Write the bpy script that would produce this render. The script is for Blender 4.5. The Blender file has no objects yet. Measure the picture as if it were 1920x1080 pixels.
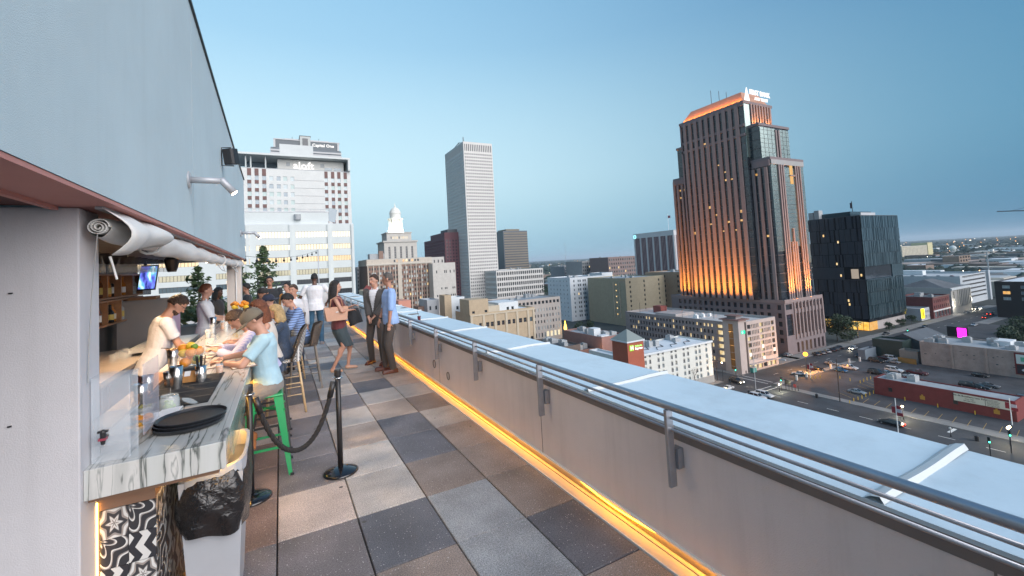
import bpy, bmesh, math, random
from mathutils import Vector, Matrix, noise as mnoise
random.seed(7)
PI = math.pi
SC = bpy.context.scene
COL = SC.collection

# ------------------------------------------------------------------ camera
FX, CX, CY = 816.1873, 960.0, 449.0116          # focal length and principal point, in pixels of the 1920x1080 photograph
YAW, PIT, ROL = 0.4917, 0.0512, -0.0551
CAM = Vector((0, 0, 1.9))
_f = Vector((math.sin(YAW), math.cos(YAW), 0)); _r = Vector((math.cos(YAW), -math.sin(YAW), 0)); _u = Vector((0, 0, 1))
_f2 = _f*math.cos(PIT) + _u*math.sin(PIT); _u2 = _u*math.cos(PIT) - _f*math.sin(PIT)
RR = _r*math.cos(ROL) + _u2*math.sin(ROL); UU = _u2*math.cos(ROL) - _r*math.sin(ROL); FF = _f2
cd = bpy.data.cameras.new('camera'); cam = bpy.data.objects.new('camera', cd); COL.objects.link(cam)
cam.matrix_world = Matrix(((RR.x, UU.x, -FF.x, CAM.x), (RR.y, UU.y, -FF.y, CAM.y), (RR.z, UU.z, -FF.z, CAM.z), (0, 0, 0, 1)))
cd.sensor_fit = 'HORIZONTAL'; cd.sensor_width = 36; cd.lens = 36*FX/1920
cd.shift_x = 0; cd.shift_y = -(540-CY)/1920
cd.clip_start = 0.05; cd.clip_end = 60000
SC.camera = cam

def ray(px, py): return RR*((px-CX)/FX) - UU*((py-CY)/FX) + FF
def onX(px, py, v): d = ray(px, py); return CAM + d*((v-CAM.x)/d.x)
def onY(px, py, v): d = ray(px, py); return CAM + d*((v-CAM.y)/d.y)
def onZ(px, py, v): d = ray(px, py); return CAM + d*((v-CAM.z)/d.z)

# ------------------------------------------------------------------ sky, dusk light, exposure
SUN_AZ = math.radians(160)                       # the sun has just set behind the camera, a little to its right
w = bpy.data.worlds.new('World'); SC.world = w; w.use_nodes = True
nt = w.node_tree; nt.nodes.clear()
tc = nt.nodes.new('ShaderNodeTexCoord'); sx = nt.nodes.new('ShaderNodeSeparateXYZ'); nt.links.new(tc.outputs['Generated'], sx.inputs[0])
def ramp(stops, inp, mode='EASE'):
    cr = nt.nodes.new('ShaderNodeValToRGB'); cr.color_ramp.interpolation = mode; e = cr.color_ramp.elements
    while len(e) < len(stops): e.new(0.5)
    for k, (p, c) in enumerate(stops): e[k].position = p; e[k].color = (*c, 1)
    nt.links.new(inp, cr.inputs[0]); return cr.outputs[0]
SKYC = [(0.0, (0.245, 0.43, 0.59)), (0.07, (0.29, 0.49, 0.655)), (0.20, (0.47, 0.68, 0.83)), (0.45, (0.25, 0.48, 0.73)), (1.0, (0.06, 0.25, 0.56))]
el = ramp(SKYC, sx.outputs['Z'], 'B_SPLINE')
# gentle fall in brightness from the left of the view to the right
dp = nt.nodes.new('ShaderNodeVectorMath'); dp.operation = 'DOT_PRODUCT'; dp.inputs[1].default_value = (-0.42, 0.91, 0)
nt.links.new(tc.outputs['Generated'], dp.inputs[0])
mr = nt.nodes.new('ShaderNodeMapRange'); mr.interpolation_type = 'SMOOTHSTEP'
mr.inputs[1].default_value = -0.50; mr.inputs[2].default_value = 1.0; mr.inputs[3].default_value = 0.0; mr.inputs[4].default_value = 1.0
nt.links.new(dp.outputs['Value'], mr.inputs[0])
mu = nt.nodes.new('ShaderNodeMix'); mu.data_type = 'RGBA'; mu.blend_type = 'MULTIPLY'; mu.inputs[0].default_value = 1.0
gc = nt.nodes.new('ShaderNodeMix'); gc.data_type = 'RGBA'; gc.inputs[6].default_value = (0.175, 0.36, 0.455, 1); gc.inputs[7].default_value = (1.22, 1.13, 1.0, 1)
nt.links.new(mr.outputs[0], gc.inputs[0])
nt.links.new(el, mu.inputs[6]); nt.links.new(gc.outputs[2], mu.inputs[7])
bg = nt.nodes.new('ShaderNodeBackground'); bg.inputs[1].default_value = 0.64
wo = nt.nodes.new('ShaderNodeOutputWorld')
nt.links.new(mu.outputs[2], bg.inputs[0]); nt.links.new(bg.outputs[0], wo.inputs[0])
sl = bpy.data.lights.new('sun', 'SUN'); so = bpy.data.objects.new('sun', sl); COL.objects.link(so)
sl.energy = 2.9; sl.angle = math.radians(75); sl.color = (1.0, 0.94, 0.92)
SE = math.radians(20)
sd = Vector((math.sin(SUN_AZ)*math.cos(SE), math.cos(SUN_AZ)*math.cos(SE), math.sin(SE)))
so.rotation_euler = sd.to_track_quat('Z', 'Y').to_euler()
SC.view_settings.view_transform = 'Standard'; SC.view_settings.look = 'None'
SC.view_settings.exposure = 1.05; SC.view_settings.gamma = 1.0; SC.view_settings.use_curve_mapping = False
SC.cycles.max_bounces = 6; SC.cycles.transparent_max_bounces = 12
SC.cycles.sample_clamp_indirect = 4.0
SC.cycles.use_denoising = True

# ------------------------------------------------------------------ materials
MATS = {}
def _mix(nt, a, b, fac):
    m = nt.nodes.new('ShaderNodeMix'); m.data_type = 'RGBA'
    m.inputs[6].default_value = (*a, 1); m.inputs[7].default_value = (*b, 1)
    nt.links.new(fac, m.inputs[0]); return m.outputs[2]
def mat(name, col, rough=0.6, metal=0.0, var=0.0, scale=3.0, bump=0.0, bscale=40.0, spec=0.5, coat=0.0, trans=0.0, emit=None, estr=0.0, alpha=1.0, sheen=0.0, streak=0.0, bdist=0.02):
    """a Principled material: base colour with noise variation (var) and a fine bump"""
    if name in MATS: return MATS[name]
    m = bpy.data.materials.new(name); m.use_nodes = True; nt = m.node_tree
    b = nt.nodes['Principled BSDF']
    b.inputs['Base Color'].default_value = (*col, 1); b.inputs['Roughness'].default_value = rough; b.inputs['Metallic'].default_value = metal
    b.inputs['Specular IOR Level'].default_value = spec; b.inputs['Coat Weight'].default_value = coat
    b.inputs['Transmission Weight'].default_value = trans; b.inputs['Alpha'].default_value = alpha
    b.inputs['Sheen Weight'].default_value = sheen
    if emit: b.inputs['Emission Color'].default_value = (*emit, 1); b.inputs['Emission Strength'].default_value = estr
    if var or bump:
        tc = nt.nodes.new('ShaderNodeTexCoord')
    if var:
        n = nt.nodes.new('ShaderNodeTexNoise'); n.inputs['Scale'].default_value = scale; n.inputs['Detail'].default_value = 6; n.inputs['Roughness'].default_value = 0.65
        nt.links.new(tc.outputs['Object'], n.inputs['Vector'])
        lo = tuple(c*(1-var) for c in col); hi = tuple(min(1, c*(1+var)) for c in col)
        mr = nt.nodes.new('ShaderNodeMapRange'); mr.inputs[1].default_value = 0.3; mr.inputs[2].default_value = 0.7
        nt.links.new(n.outputs['Fac'], mr.inputs[0])
        cout = _mix(nt, lo, hi, mr.outputs[0])
        if streak:      # rain streaks and grime, stretched downwards (or soft puddle marks when streak < 0)
            mp = nt.nodes.new('ShaderNodeMapping'); mp.inputs['Scale'].default_value = (5, 5, 0.35) if streak > 0 else (1.6, 1.6, 1); nt.links.new(tc.outputs['Object'], mp.inputs[0])
            n3 = nt.nodes.new('ShaderNodeTexNoise'); n3.inputs['Scale'].default_value = 1.6; n3.inputs['Detail'].default_value = 8; n3.inputs['Roughness'].default_value = 0.7; nt.links.new(mp.outputs[0], n3.inputs['Vector'])
            m3 = nt.nodes.new('ShaderNodeMapRange'); m3.inputs[1].default_value = 0.50; m3.inputs[2].default_value = 0.78; m3.inputs[4].default_value = abs(streak); nt.links.new(n3.outputs['Fac'], m3.inputs[0])
            m4 = nt.nodes.new('ShaderNodeMix'); m4.data_type = 'RGBA'; m4.inputs[7].default_value = (col[0]*0.45, col[1]*0.43, col[2]*0.40, 1); nt.links.new(m3.outputs[0], m4.inputs[0]); nt.links.new(cout, m4.inputs[6]); cout = m4.outputs[2]
        nt.links.new(cout, b.inputs['Base Color'])
    if bump:
        n2 = nt.nodes.new('ShaderNodeTexNoise'); n2.inputs['Scale'].default_value = bscale; n2.inputs['Detail'].default_value = 4
        nt.links.new(tc.outputs['Object'], n2.inputs['Vector'])
        bp = nt.nodes.new('ShaderNodeBump'); bp.inputs['Strength'].default_value = bump; bp.inputs['Distance'].default_value = bdist
        nt.links.new(n2.outputs['Fac'], bp.inputs['Height']); nt.links.new(bp.outputs[0], b.inputs['Normal'])
    MATS[name] = m; return m
def glow(name, col, s):
    if name in MATS: return MATS[name]
    m = bpy.data.materials.new(name); m.use_nodes = True; nt = m.node_tree; nt.nodes.clear()
    e = nt.nodes.new('ShaderNodeEmission'); e.inputs[0].default_value = (*col, 1); e.inputs[1].default_value = s
    o = nt.nodes.new('ShaderNodeOutputMaterial'); nt.links.new(e.outputs[0], o.inputs[0]); MATS[name] = m; return m
def noisy_glow(name, c1, c2, s, scale=0.4):
    """a lit room behind glass: emission that varies from blind to blind"""
    if name in MATS: return MATS[name]
    m = bpy.data.materials.new(name); m.use_nodes = True; nt = m.node_tree; nt.nodes.clear()
    tc = nt.nodes.new('ShaderNodeTexCoord'); n = nt.nodes.new('ShaderNodeTexNoise'); n.inputs['Scale'].default_value = scale; n.inputs['Detail'].default_value = 5
    nt.links.new(tc.outputs['Object'], n.inputs['Vector'])
    mr = nt.nodes.new('ShaderNodeMapRange'); mr.inputs[1].default_value = 0.32; mr.inputs[2].default_value = 0.68; nt.links.new(n.outputs['Fac'], mr.inputs[0])
    e = nt.nodes.new('ShaderNodeEmission'); e.inputs[1].default_value = s; nt.links.new(_mix(nt, c1, c2, mr.outputs[0]), e.inputs[0])
    g = nt.nodes.new('ShaderNodeBsdfGlossy'); g.inputs['Roughness'].default_value = 0.08
    ad = nt.nodes.new('ShaderNodeMixShader'); ad.inputs[0].default_value = 0.12
    nt.links.new(e.outputs[0], ad.inputs[1]); nt.links.new(g.outputs[0], ad.inputs[2])
    o = nt.nodes.new('ShaderNodeOutputMaterial'); nt.links.new(ad.outputs[0], o.inputs[0]); MATS[name] = m; return m

# ------------------------------------------------------------------ mesh helper
class MB:
    def __init__(s): s.v = []; s.f = []; s.m = []; s.cur = 0
    def quad(s, a, b, c, d, mi=None):
        i = len(s.v); s.v += [tuple(a), tuple(b), tuple(c), tuple(d)]; s.f.append((i, i+1, i+2, i+3)); s.m.append(s.cur if mi is None else mi); return s
    def poly(s, pts, mi=None):
        i = len(s.v); s.v += [tuple(p) for p in pts]; s.f.append(tuple(range(i, i+len(pts)))); s.m.append(s.cur if mi is None else mi); return s
    def box(s, x0, y0, z0, x1, y1, z1, mi=None):
        if x0 > x1: x0, x1 = x1, x0
        if y0 > y1: y0, y1 = y1, y0
        if z0 > z1: z0, z1 = z1, z0
        i = len(s.v)
        s.v += [(x0,y0,z0),(x1,y0,z0),(x1,y1,z0),(x0,y1,z0),(x0,y0,z1),(x1,y0,z1),(x1,y1,z1),(x0,y1,z1)]
        for q in ((3,2,1,0),(4,5,6,7),(0,1,5,4),(1,2,6,5),(2,3,7,6),(3,0,4,7)):
            s.f.append(tuple(i+k for k in q)); s.m.append(s.cur if mi is None else mi)
        return s
    def obox(s, c, ax, ay, az, mi=None):
        """oriented box: centre, three half-axis vectors"""
        c, ax, ay, az = Vector(c), Vector(ax), Vector(ay), Vector(az); i = len(s.v)
        for q in ((-1,-1,-1),(1,-1,-1),(1,1,-1),(-1,1,-1),(-1,-1,1),(1,-1,1),(1,1,1),(-1,1,1)):
            s.v.append(tuple(c + ax*q[0] + ay*q[1] + az*q[2]))
        for q in ((3,2,1,0),(4,5,6,7),(0,1,5,4),(1,2,6,5),(2,3,7,6),(3,0,4,7)):
            s.f.append(tuple(i+k for k in q)); s.m.append(s.cur if mi is None else mi)
        return s
    def bar(s, a, b, w, h, up=(0,0,1), mi=None):
        a, b = Vector(a), Vector(b); d = (b-a); L = d.length; d.normalize(); up = Vector(up)
        if abs(d.dot(up)) > 0.95: up = Vector((1,0,0))
        sx = d.cross(up).normalized(); uz = sx.cross(d).normalized()
        return s.obox((a+b)/2, d*(L/2), sx*(w/2), uz*(h/2), mi)
    def tube(s, pts, r, n=8, mi=None, caps=True, closed=False):
        pts = [Vector(p) for p in pts]; rs = r if isinstance(r, (list, tuple)) else [r]*len(pts)
        i0 = len(s.v); k = len(pts); prev = None
        for j, p in enumerate(pts):
            if closed: t = pts[(j+1) % k] - pts[j-1]
            else: t = pts[min(j+1, k-1)] - pts[max(j-1, 0)]
            t.normalize()
            if prev is None:
                a = Vector((0,0,1)) if abs(t.z) < 0.9 else Vector((1,0,0)); u = t.cross(a).normalized()
            else:
                u = prev - t*prev.dot(t); u.normalize()
            prev = u; v = t.cross(u)
            for q in range(n):
                an = 2*PI*q/n; s.v.append(tuple(p + (u*math.cos(an) + v*math.sin(an))*rs[j]))
        mm = s.cur if mi is None else mi
        for j in range(k if closed else k-1):
            for q in range(n):
                a = i0 + j*n + q; b = i0 + j*n + (q+1) % n; c = i0 + ((j+1) % k)*n + (q+1) % n; d = i0 + ((j+1) % k)*n + q
                s.f.append((a, b, c, d)); s.m.append(mm)
        if caps and not closed:
            s.f.append(tuple(i0+q for q in reversed(range(n)))); s.m.append(mm)
            s.f.append(tuple(i0+(k-1)*n+q for q in range(n))); s.m.append(mm)
        return s
    def lathe(s, prof, c=(0,0,0), n=16, mi=None, sx=1, sy=1, cap=True):
        i0 = len(s.v); c = Vector(c); mm = s.cur if mi is None else mi
        for r, z in prof:
            for q in range(n):
                an = 2*PI*q/n; s.v.append((c.x + r*sx*math.cos(an), c.y + r*sy*math.sin(an), c.z + z))
        for j in range(len(prof)-1):
            for q in range(n):
                s.f.append((i0+j*n+q, i0+j*n+(q+1) % n, i0+(j+1)*n+(q+1) % n, i0+(j+1)*n+q)); s.m.append(mm)
        if cap:
            s.f.append(tuple(i0+q for q in reversed(range(n)))); s.m.append(mm)
            k = i0+(len(prof)-1)*n; s.f.append(tuple(k+q for q in range(n))); s.m.append(mm)
        return s
    def ell(s, c, rx, ry, rz, n=12, m=8, rot=None, mi=None):
        """ellipsoid"""
        c = Vector(c); i0 = len(s.v); mm = s.cur if mi is None else mi
        for j in range(m+1):
            th = PI*j/m
            for q in range(n):
                ph = 2*PI*q/n; p = Vector((rx*math.sin(th)*math.cos(ph), ry*math.sin(th)*math.sin(ph), -rz*math.cos(th)))
                if rot is not None: p = rot @ p
                s.v.append(tuple(c+p))
        for j in range(m):
            for q in range(n):
                s.f.append((i0+j*n+q, i0+j*n+(q+1) % n, i0+(j+1)*n+(q+1) % n, i0+(j+1)*n+q)); s.m.append(mm)
        return s
    def cap(s, a, b, r0, r1, n=10, mi=None):
        """tapered capsule with round ends"""
        a, b = Vector(a), Vector(b); d = (b-a).normalized(); pts = []; rs = []
        for t in (0.02, 0.4, 0.75): pts.append(a - d*r0*math.cos(t*PI/2)); rs.append(max(1e-3, r0*math.sin(t*PI/2)))
        pts += [a, b]; rs += [r0, r1]
        for t in (0.75, 0.4, 0.02): pts.append(b + d*r1*math.cos(t*PI/2)); rs.append(max(1e-3, r1*math.sin(t*PI/2)))
        return s.tube(pts, rs, n, mi)
    def prism(s, pts, z0, z1, mi=None):
        """vertical prism over a counter-clockwise footprint"""
        n = len(pts); i = len(s.v); mm = s.cur if mi is None else mi
        s.v += [(p[0], p[1], z0) for p in pts] + [(p[0], p[1], z1) for p in pts]
        s.f.append(tuple(i+k for k in reversed(range(n)))); s.f.append(tuple(i+n+k for k in range(n))); s.m += [mm, mm]
        for k in range(n): s.f.append((i+k, i+(k+1) % n, i+n+(k+1) % n, i+n+k)); s.m.append(mm)
        return s
    def tr(s, M):
        s.v = [tuple(M @ Vector(p)) for p in s.v]; return s
    def mesh(s, name, mats, smooth=False, off=None):
        me = bpy.data.meshes.new(name)
        vs = s.v if off is None else [(p[0]-off.x, p[1]-off.y, p[2]-off.z) for p in s.v]
        me.from_pydata(vs, [], s.f)
        if not isinstance(mats, (list, tuple)): mats = [mats]
        for m in mats: me.materials.append(m)
        if len(mats) > 1: me.polygons.foreach_set('material_index', s.m)
        if smooth: me.polygons.foreach_set('use_smooth', [True]*len(me.polygons))
        me.update(); return me
    def build(s, name, mats, parent=None, smooth=False, local=False, **tags):
        """link as one mesh object; vertices are in world space unless local"""
        off = None if (local or parent is None) else wloc(parent)
        o = bpy.data.objects.new(name, s.mesh(name, mats, smooth, off)); COL.objects.link(o)
        if parent is not None: o.parent = parent
        for k, v in tags.items(): o[k] = v
        return o
def wloc(o):
    v = Vector((0,0,0))
    while o is not None: v = v + o.location; o = o.parent
    return v
def thing(name, label, cat, loc=(0,0,0), group=None, rz=0.0):
    o = bpy.data.objects.new(name, None); COL.objects.link(o); o.location = loc; o.rotation_euler = (0, 0, rz); o.empty_display_size = 0.2
    o['label'] = label; o['category'] = cat
    if group: o['group'] = group
    return o
def tag(o, label, cat, group=None):
    o['label'] = label; o['category'] = cat
    if group: o['group'] = group
    return o
def inst(me, name, loc, parent=None, rz=0.0, m=None, rot=None):
    """another object on shared mesh data; loc is in the parent's space"""
    o = bpy.data.objects.new(name, me); COL.objects.link(o); o.location = loc
    o.rotation_euler = rot if rot is not None else (0, 0, rz)
    if parent is not None: o.parent = parent
    if m is not None: o.material_slots[0].link = 'OBJECT'; o.material_slots[0].material = m
    return o
def copy_tree(o, parent=None):
    c = o.copy(); COL.objects.link(c)
    if parent is not None: c.parent = parent
    for ch in list(o.children): copy_tree(ch, c)
    return c
def bevel(o, wd=0.01, seg=2):
    b = o.modifiers.new('bevel', 'BEVEL'); b.width = wd; b.segments = seg; b.limit_method = 'ANGLE'; return o
def spot(name, loc, target, energy, col, size=1.2, rad=0.1, parent=None, blend=0.6):
    l = bpy.data.lights.new(name, 'SPOT'); l.energy = energy; l.color = col; l.spot_size = size; l.spot_blend = 1.0 if 'pier' in name else blend; l.shadow_soft_size = rad
    o = bpy.data.objects.new(name, l); COL.objects.link(o); o.location = loc
    o.rotation_euler = (Vector(target)-Vector(loc)).to_track_quat('-Z', 'Y').to_euler(); return o
def point(name, loc, energy, col, rad=0.1):
    l = bpy.data.lights.new(name, 'POINT'); l.energy = energy; l.color = col; l.shadow_soft_size = rad
    o = bpy.data.objects.new(name, l); COL.objects.link(o); o.location = loc; return o
def text(name, body, loc, size, m, parent=None, rot=(PI/2,0,0), ext=0.02, align='CENTER', sx=1.0, bold=0.0):
    """raised lettering turned into a mesh"""
    c = bpy.data.curves.new(name, 'FONT'); c.body = body; c.size = size; c.extrude = ext; c.align_x = align; c.align_y = 'CENTER'; c.resolution_u = 2; c.offset = bold
    t = bpy.data.objects.new(name, c); COL.objects.link(t)
    dg = bpy.context.evaluated_depsgraph_get(); dg.update()
    me = bpy.data.meshes.new_from_object(t.evaluated_get(dg)); bpy.data.objects.remove(t)
    me.materials.clear(); me.materials.append(m)
    o = bpy.data.objects.new(name, me); COL.objects.link(o)
    o.location = Vector(loc) - (wloc(parent) if parent else Vector((0,0,0))); o.rotation_euler = rot; o.scale = (sx, 1, 1)
    if parent: o.parent = parent
    return o
GZ = -45.0                                        # street level below the roof terrace
# ================================================================== ROOF TERRACE
STUCCO = mat('stucco white', (0.62, 0.62, 0.61), 0.85, var=0.05, scale=1.2, bump=0.35, bscale=160)
STUCCO2 = mat('stucco pale', (0.60, 0.56, 0.54), 0.85, var=0.06, scale=1.5, bump=0.3, bscale=170)
PARA = mat('parapet stucco', (0.72, 0.635, 0.61), 0.8, streak=0.18, var=0.07, scale=1.1, bump=0.25, bscale=150)
MEMB = mat('roof membrane white', (0.53, 0.65, 0.72), 0.42, streak=-0.30, var=0.07, scale=0.9, bump=0.15, bscale=12)
MEMB2 = mat('membrane strip', (0.50, 0.54, 0.55), 0.5, var=0.04, scale=5)
STEEL = mat('brushed steel', (0.36, 0.37, 0.40), 0.38, metal=0.85, var=0.12, scale=6)
BLACK = mat('black powder coat', (0.02, 0.02, 0.022), 0.35)
GREYM = mat('grey metal', (0.45, 0.46, 0.48), 0.45, metal=0.3)
CHROME = mat('polished steel', (0.82, 0.80, 0.77), 0.24, metal=1.0)
BROWN = mat('brown fascia', (0.20, 0.165, 0.15), 0.6, var=0.12, scale=3)  # brown shared by the painted shade band, hose rings and wall joints
WHITEM = mat('white metal', (0.75, 0.75, 0.74), 0.4)

def paver_mat(name, c):
    """cast concrete paver: speckled aggregate, faint stains"""
    m = bpy.data.materials.new(name); m.use_nodes = True; nt = m.node_tree; b = nt.nodes['Principled BSDF']; b.inputs['Roughness'].default_value = 0.62
    tc = nt.nodes.new('ShaderNodeTexCoord'); oi = nt.nodes.new('ShaderNodeObjectInfo')
    geo = nt.nodes.new('ShaderNodeNewGeometry')
    n1 = nt.nodes.new('ShaderNodeTexNoise'); n1.inputs['Scale'].default_value = 2.3; n1.inputs['Detail'].default_value = 7; nt.links.new(geo.outputs['Position'], n1.inputs['Vector'])
    n2 = nt.nodes.new('ShaderNodeTexNoise'); n2.inputs['Scale'].default_value = 130; n2.inputs['Detail'].default_value = 3; nt.links.new(geo.outputs['Position'], n2.inputs['Vector'])
    v = nt.nodes.new('ShaderNodeTexVoronoi'); v.inputs['Scale'].default_value = 55; nt.links.new(geo.outputs['Position'], v.inputs['Vector'])
    mr = nt.nodes.new('ShaderNodeMapRange'); mr.inputs[1].default_value = 0.3; mr.inputs[2].default_value = 0.7; nt.links.new(n1.outputs['Fac'], mr.inputs[0])
    base = _mix(nt, tuple(x*0.70 for x in c), tuple(min(1, x*1.18) for x in c), mr.outputs[0])
    rv = nt.nodes.new('ShaderNodeMapRange'); rv.inputs[3].default_value = 0.84; rv.inputs[4].default_value = 1.16; nt.links.new(oi.outputs['Random'], rv.inputs[0])
    vm = nt.nodes.new('ShaderNodeVectorMath'); vm.operation = 'SCALE'; nt.links.new(base, vm.inputs[0]); nt.links.new(rv.outputs[0], vm.inputs['Scale']); base = vm.outputs[0]
    mr2 = nt.nodes.new('ShaderNodeMapRange'); mr2.inputs[1].default_value = 0.35; mr2.inputs[2].default_value = 0.65; nt.links.new(n2.outputs['Fac'], mr2.inputs[0])
    mm = nt.nodes.new('ShaderNodeMix'); mm.data_type = 'RGBA'; mm.blend_type = 'MULTIPLY'; mm.inputs[0].default_value = 0.55
    nt.links.new(base, mm.inputs[6])
    g = nt.nodes.new('ShaderNodeCombineColor'); 
    for k in range(3): nt.links.new(mr2.outputs[0], g.inputs[k])
    nt.links.new(g.outputs[0], mm.inputs[7])
    # pale chips of aggregate
    cm = nt.nodes.new('ShaderNodeMath'); cm.operation = 'LESS_THAN'; cm.inputs[1].default_value = 0.16; nt.links.new(v.outputs['Distance'], cm.inputs[0])
    vc = nt.nodes.new('ShaderNodeSeparateColor'); nt.links.new(v.outputs['Color'], vc.inputs[0])
    c2 = nt.nodes.new('ShaderNodeMath'); c2.operation = 'GREATER_THAN'; c2.inputs[1].default_value = 0.62; nt.links.new(vc.outputs[0], c2.inputs[0])
    c3 = nt.nodes.new('ShaderNodeMath'); c3.operation = 'MULTIPLY'; nt.links.new(cm.outputs[0], c3.inputs[0]); nt.links.new(c2.outputs[0], c3.inputs[1])
    m2 = nt.nodes.new('ShaderNodeMix'); m2.data_type = 'RGBA'; nt.links.new(c3.outputs[0], m2.inputs[0]); nt.links.new(mm.outputs[2], m2.inputs[6]); m2.inputs[7].default_value = (0.62, 0.60, 0.58, 1)
    # gum spots and spills
    v3 = nt.nodes.new('ShaderNodeTexVoronoi'); v3.inputs['Scale'].default_value = 2.6; nt.links.new(geo.outputs['Position'], v3.inputs['Vector'])
    c4 = nt.nodes.new('ShaderNodeMath'); c4.operation = 'LESS_THAN'; c4.inputs[1].default_value = 0.045; nt.links.new(v3.outputs['Distance'], c4.inputs[0])
    m3 = nt.nodes.new('ShaderNodeMix'); m3.data_type = 'RGBA'; nt.links.new(c4.outputs[0], m3.inputs[0]); nt.links.new(m2.outputs[2], m3.inputs[6]); m3.inputs[7].default_value = (0.08, 0.07, 0.065, 1)
    nt.links.new(m3.outputs[2], b.inputs['Base Color'])
    bp = nt.nodes.new('ShaderNodeBump'); bp.inputs['Strength'].default_value = 0.3; bp.inputs['Distance'].default_value = 0.003
    nt.links.new(n2.outputs['Fac'], bp.inputs['Height']); nt.links.new(bp.outputs[0], b.inputs['Normal'])
    return m
PV = {'p': paver_mat('paver pink beige', (0.68, 0.56, 0.49)), 'l': paver_mat('paver light', (0.62, 0.56, 0.51)), 't': paver_mat('paver tan', (0.52, 0.42, 0.355)),
      'b': paver_mat('paver brown', (0.375, 0.295, 0.25)), 'd': paver_mat('paver dark grey', (0.21, 0.205, 0.225)), 'm': paver_mat('paver mauve grey', (0.29, 0.255, 0.255)),
      'g': paver_mat('paver blue grey', (0.40, 0.40, 0.405)), 'k': paver_mat('paver warm red', (0.36, 0.25, 0.21))}
SEAM = mat('paver pedestal gap', (0.02, 0.02, 0.02), 0.9)  # near-black bed seen in the joints between pavers
PX0, PW, PY0, PD = -0.065, 0.545, 3.665, 0.712
bed = MB().box(-8, -4, -0.30, 2.020, 24.0, -0.045).build('terrace_floor', SEAM, kind='structure')
pm = MB()
# one paver with eased edges, shared by all
def paver_mesh(wx, wy):
    b = MB(); e = 0.005; g = 0.0048; x0, x1, y0, y1 = g, wx-g, g, wy-g
    b.poly([(x0+e, y0+e, 0), (x1-e, y0+e, 0), (x1-e, y1-e, 0), (x0+e, y1-e, 0)])
    lo = [(x0, y0), (x1, y0), (x1, y1), (x0, y1)]; hi = [(x0+e, y0+e), (x1-e, y0+e), (x1-e, y1-e), (x0+e, y1-e)]
    for k in range(4):
        n = (k+1) % 4
        b.quad((*lo[k], -e), (*lo[n], -e), (*hi[n], 0), (*hi[k], 0)); b.quad((*lo[k], -0.043), (*lo[n], -0.043), (*lo[n], -e), (*lo[k], -e))
    b.poly([(x0, y1, -0.043), (x1, y1, -0.043), (x1, y0, -0.043), (x0, y0, -0.043)])
    return b.mesh('paver', PV['l'])
PVM = paver_mesh(PW, PD); PVE = paver_mesh(2.018-(PX0+3*PW), PD)
layout = {   # columns: -1 (under the stools), A-B, B-C, C-D, D-E
    -4: 'kmdbd', -3: 'kmgdb', -2: 'kmbgd', -1: 'mmdgb', 0: 'kplbb', 1: 'kmldb', 2: 'kmtdl', 3: 'pmltb', 4: 'kpmll', 5: 'mdldt', 6: 'kmgbt', 7: 'mdgtb', 8: 'dgdgb', 9: 'mdltb', 10: 'kgdlt', 11: 'mdgbt'}
rnd = random.Random(3)
for r in range(-7, 28):
    row = layout.get(r) or ''.join(rnd.choice('dmgltb') for _ in range(5))
    for c in range(-4, 4):
        ch = row[max(0, c+1)] if c >= -1 else rnd.choice('kmb')
        if c < -1 and r < 8: continue
        o = inst(PVE if c == 3 else PVM, 'paver', (PX0+c*PW, PY0+r*PD, rnd.uniform(-0.0012, 0.0012)), bed, m=PV[ch])
        o.rotation_euler = (rnd.uniform(-0.0012, 0.0012), rnd.uniform(-0.0012, 0.0012), rnd.uniform(-0.001, 0.001))

# --- the hotel under the terrace (drops to the street) and the parapet
hotel = MB().box(-30, -6, GZ, 3.0, 26.0, -0.302).build('hotel_building', STUCCO2); tag(hotel, 'pale hotel block that carries the roof terrace', 'building')
pw = thing('parapet_wall', 'low stucco parapet wall with wide white coping along the terrace', 'wall', (2.2, 9, 0))
Y0, Y1 = -2.5, 23.0
b = MB(); b.box(2.16, Y0, 0.075, 3.0, Y1, 0.735); b.build('stucco_wall', PARA, pw)
b = MB(); b.box(2.19, Y0, -0.29, 2.99, Y1, 0.0745); b.build('wall_base', mat('base metal', (0.50, 0.44, 0.38), 0.5), pw)
b = MB(); b.box(2.145, Y0, 0.06, 2.159, Y1, 0.078); b.build('drip_edge', WHITEM, pw)
b = MB(); b.box(2.155, Y0, 0.736, 3.01, Y1, 0.822); b.build('fascia', BROWN, pw)  # dark band: the wall's shade under the coping is put into its colour
# coping: slightly uneven white membrane with a bright front edge and a turned-down outer edge
b = MB(); NY = 130
for i in range(NY):
    ya, yb = Y0+(Y1-Y0)*i/NY, Y0+(Y1-Y0)*(i+1)/NY
    def zz(x, y): return 0.826 + 0.007*mnoise.noise(Vector((x*1.3, y*0.8, 0)))*min(1, (x-2.148)*4)
    xs = [2.148, 2.2, 2.4, 2.6, 2.8, 3.0, 3.035]
    for k in range(6): b.quad((xs[k], ya, zz(xs[k], ya)), (xs[k+1], ya, zz(xs[k+1], ya)), (xs[k+1], yb, zz(xs[k+1], yb)), (xs[k], yb, zz(xs[k], yb)))
    b.quad((2.148, ya, 0.808), (2.148, ya, zz(2.148, ya)), (2.148, yb, zz(2.148, yb)), (2.148, yb, 0.808))
    b.quad((3.035, ya, zz(3.035, ya)), (3.035, ya, 0.70), (3.035, yb, 0.70), (3.035, yb, zz(3.035, yb)))
b.build('coping', MEMB, pw, smooth=True)
b0 = MB()
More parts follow.
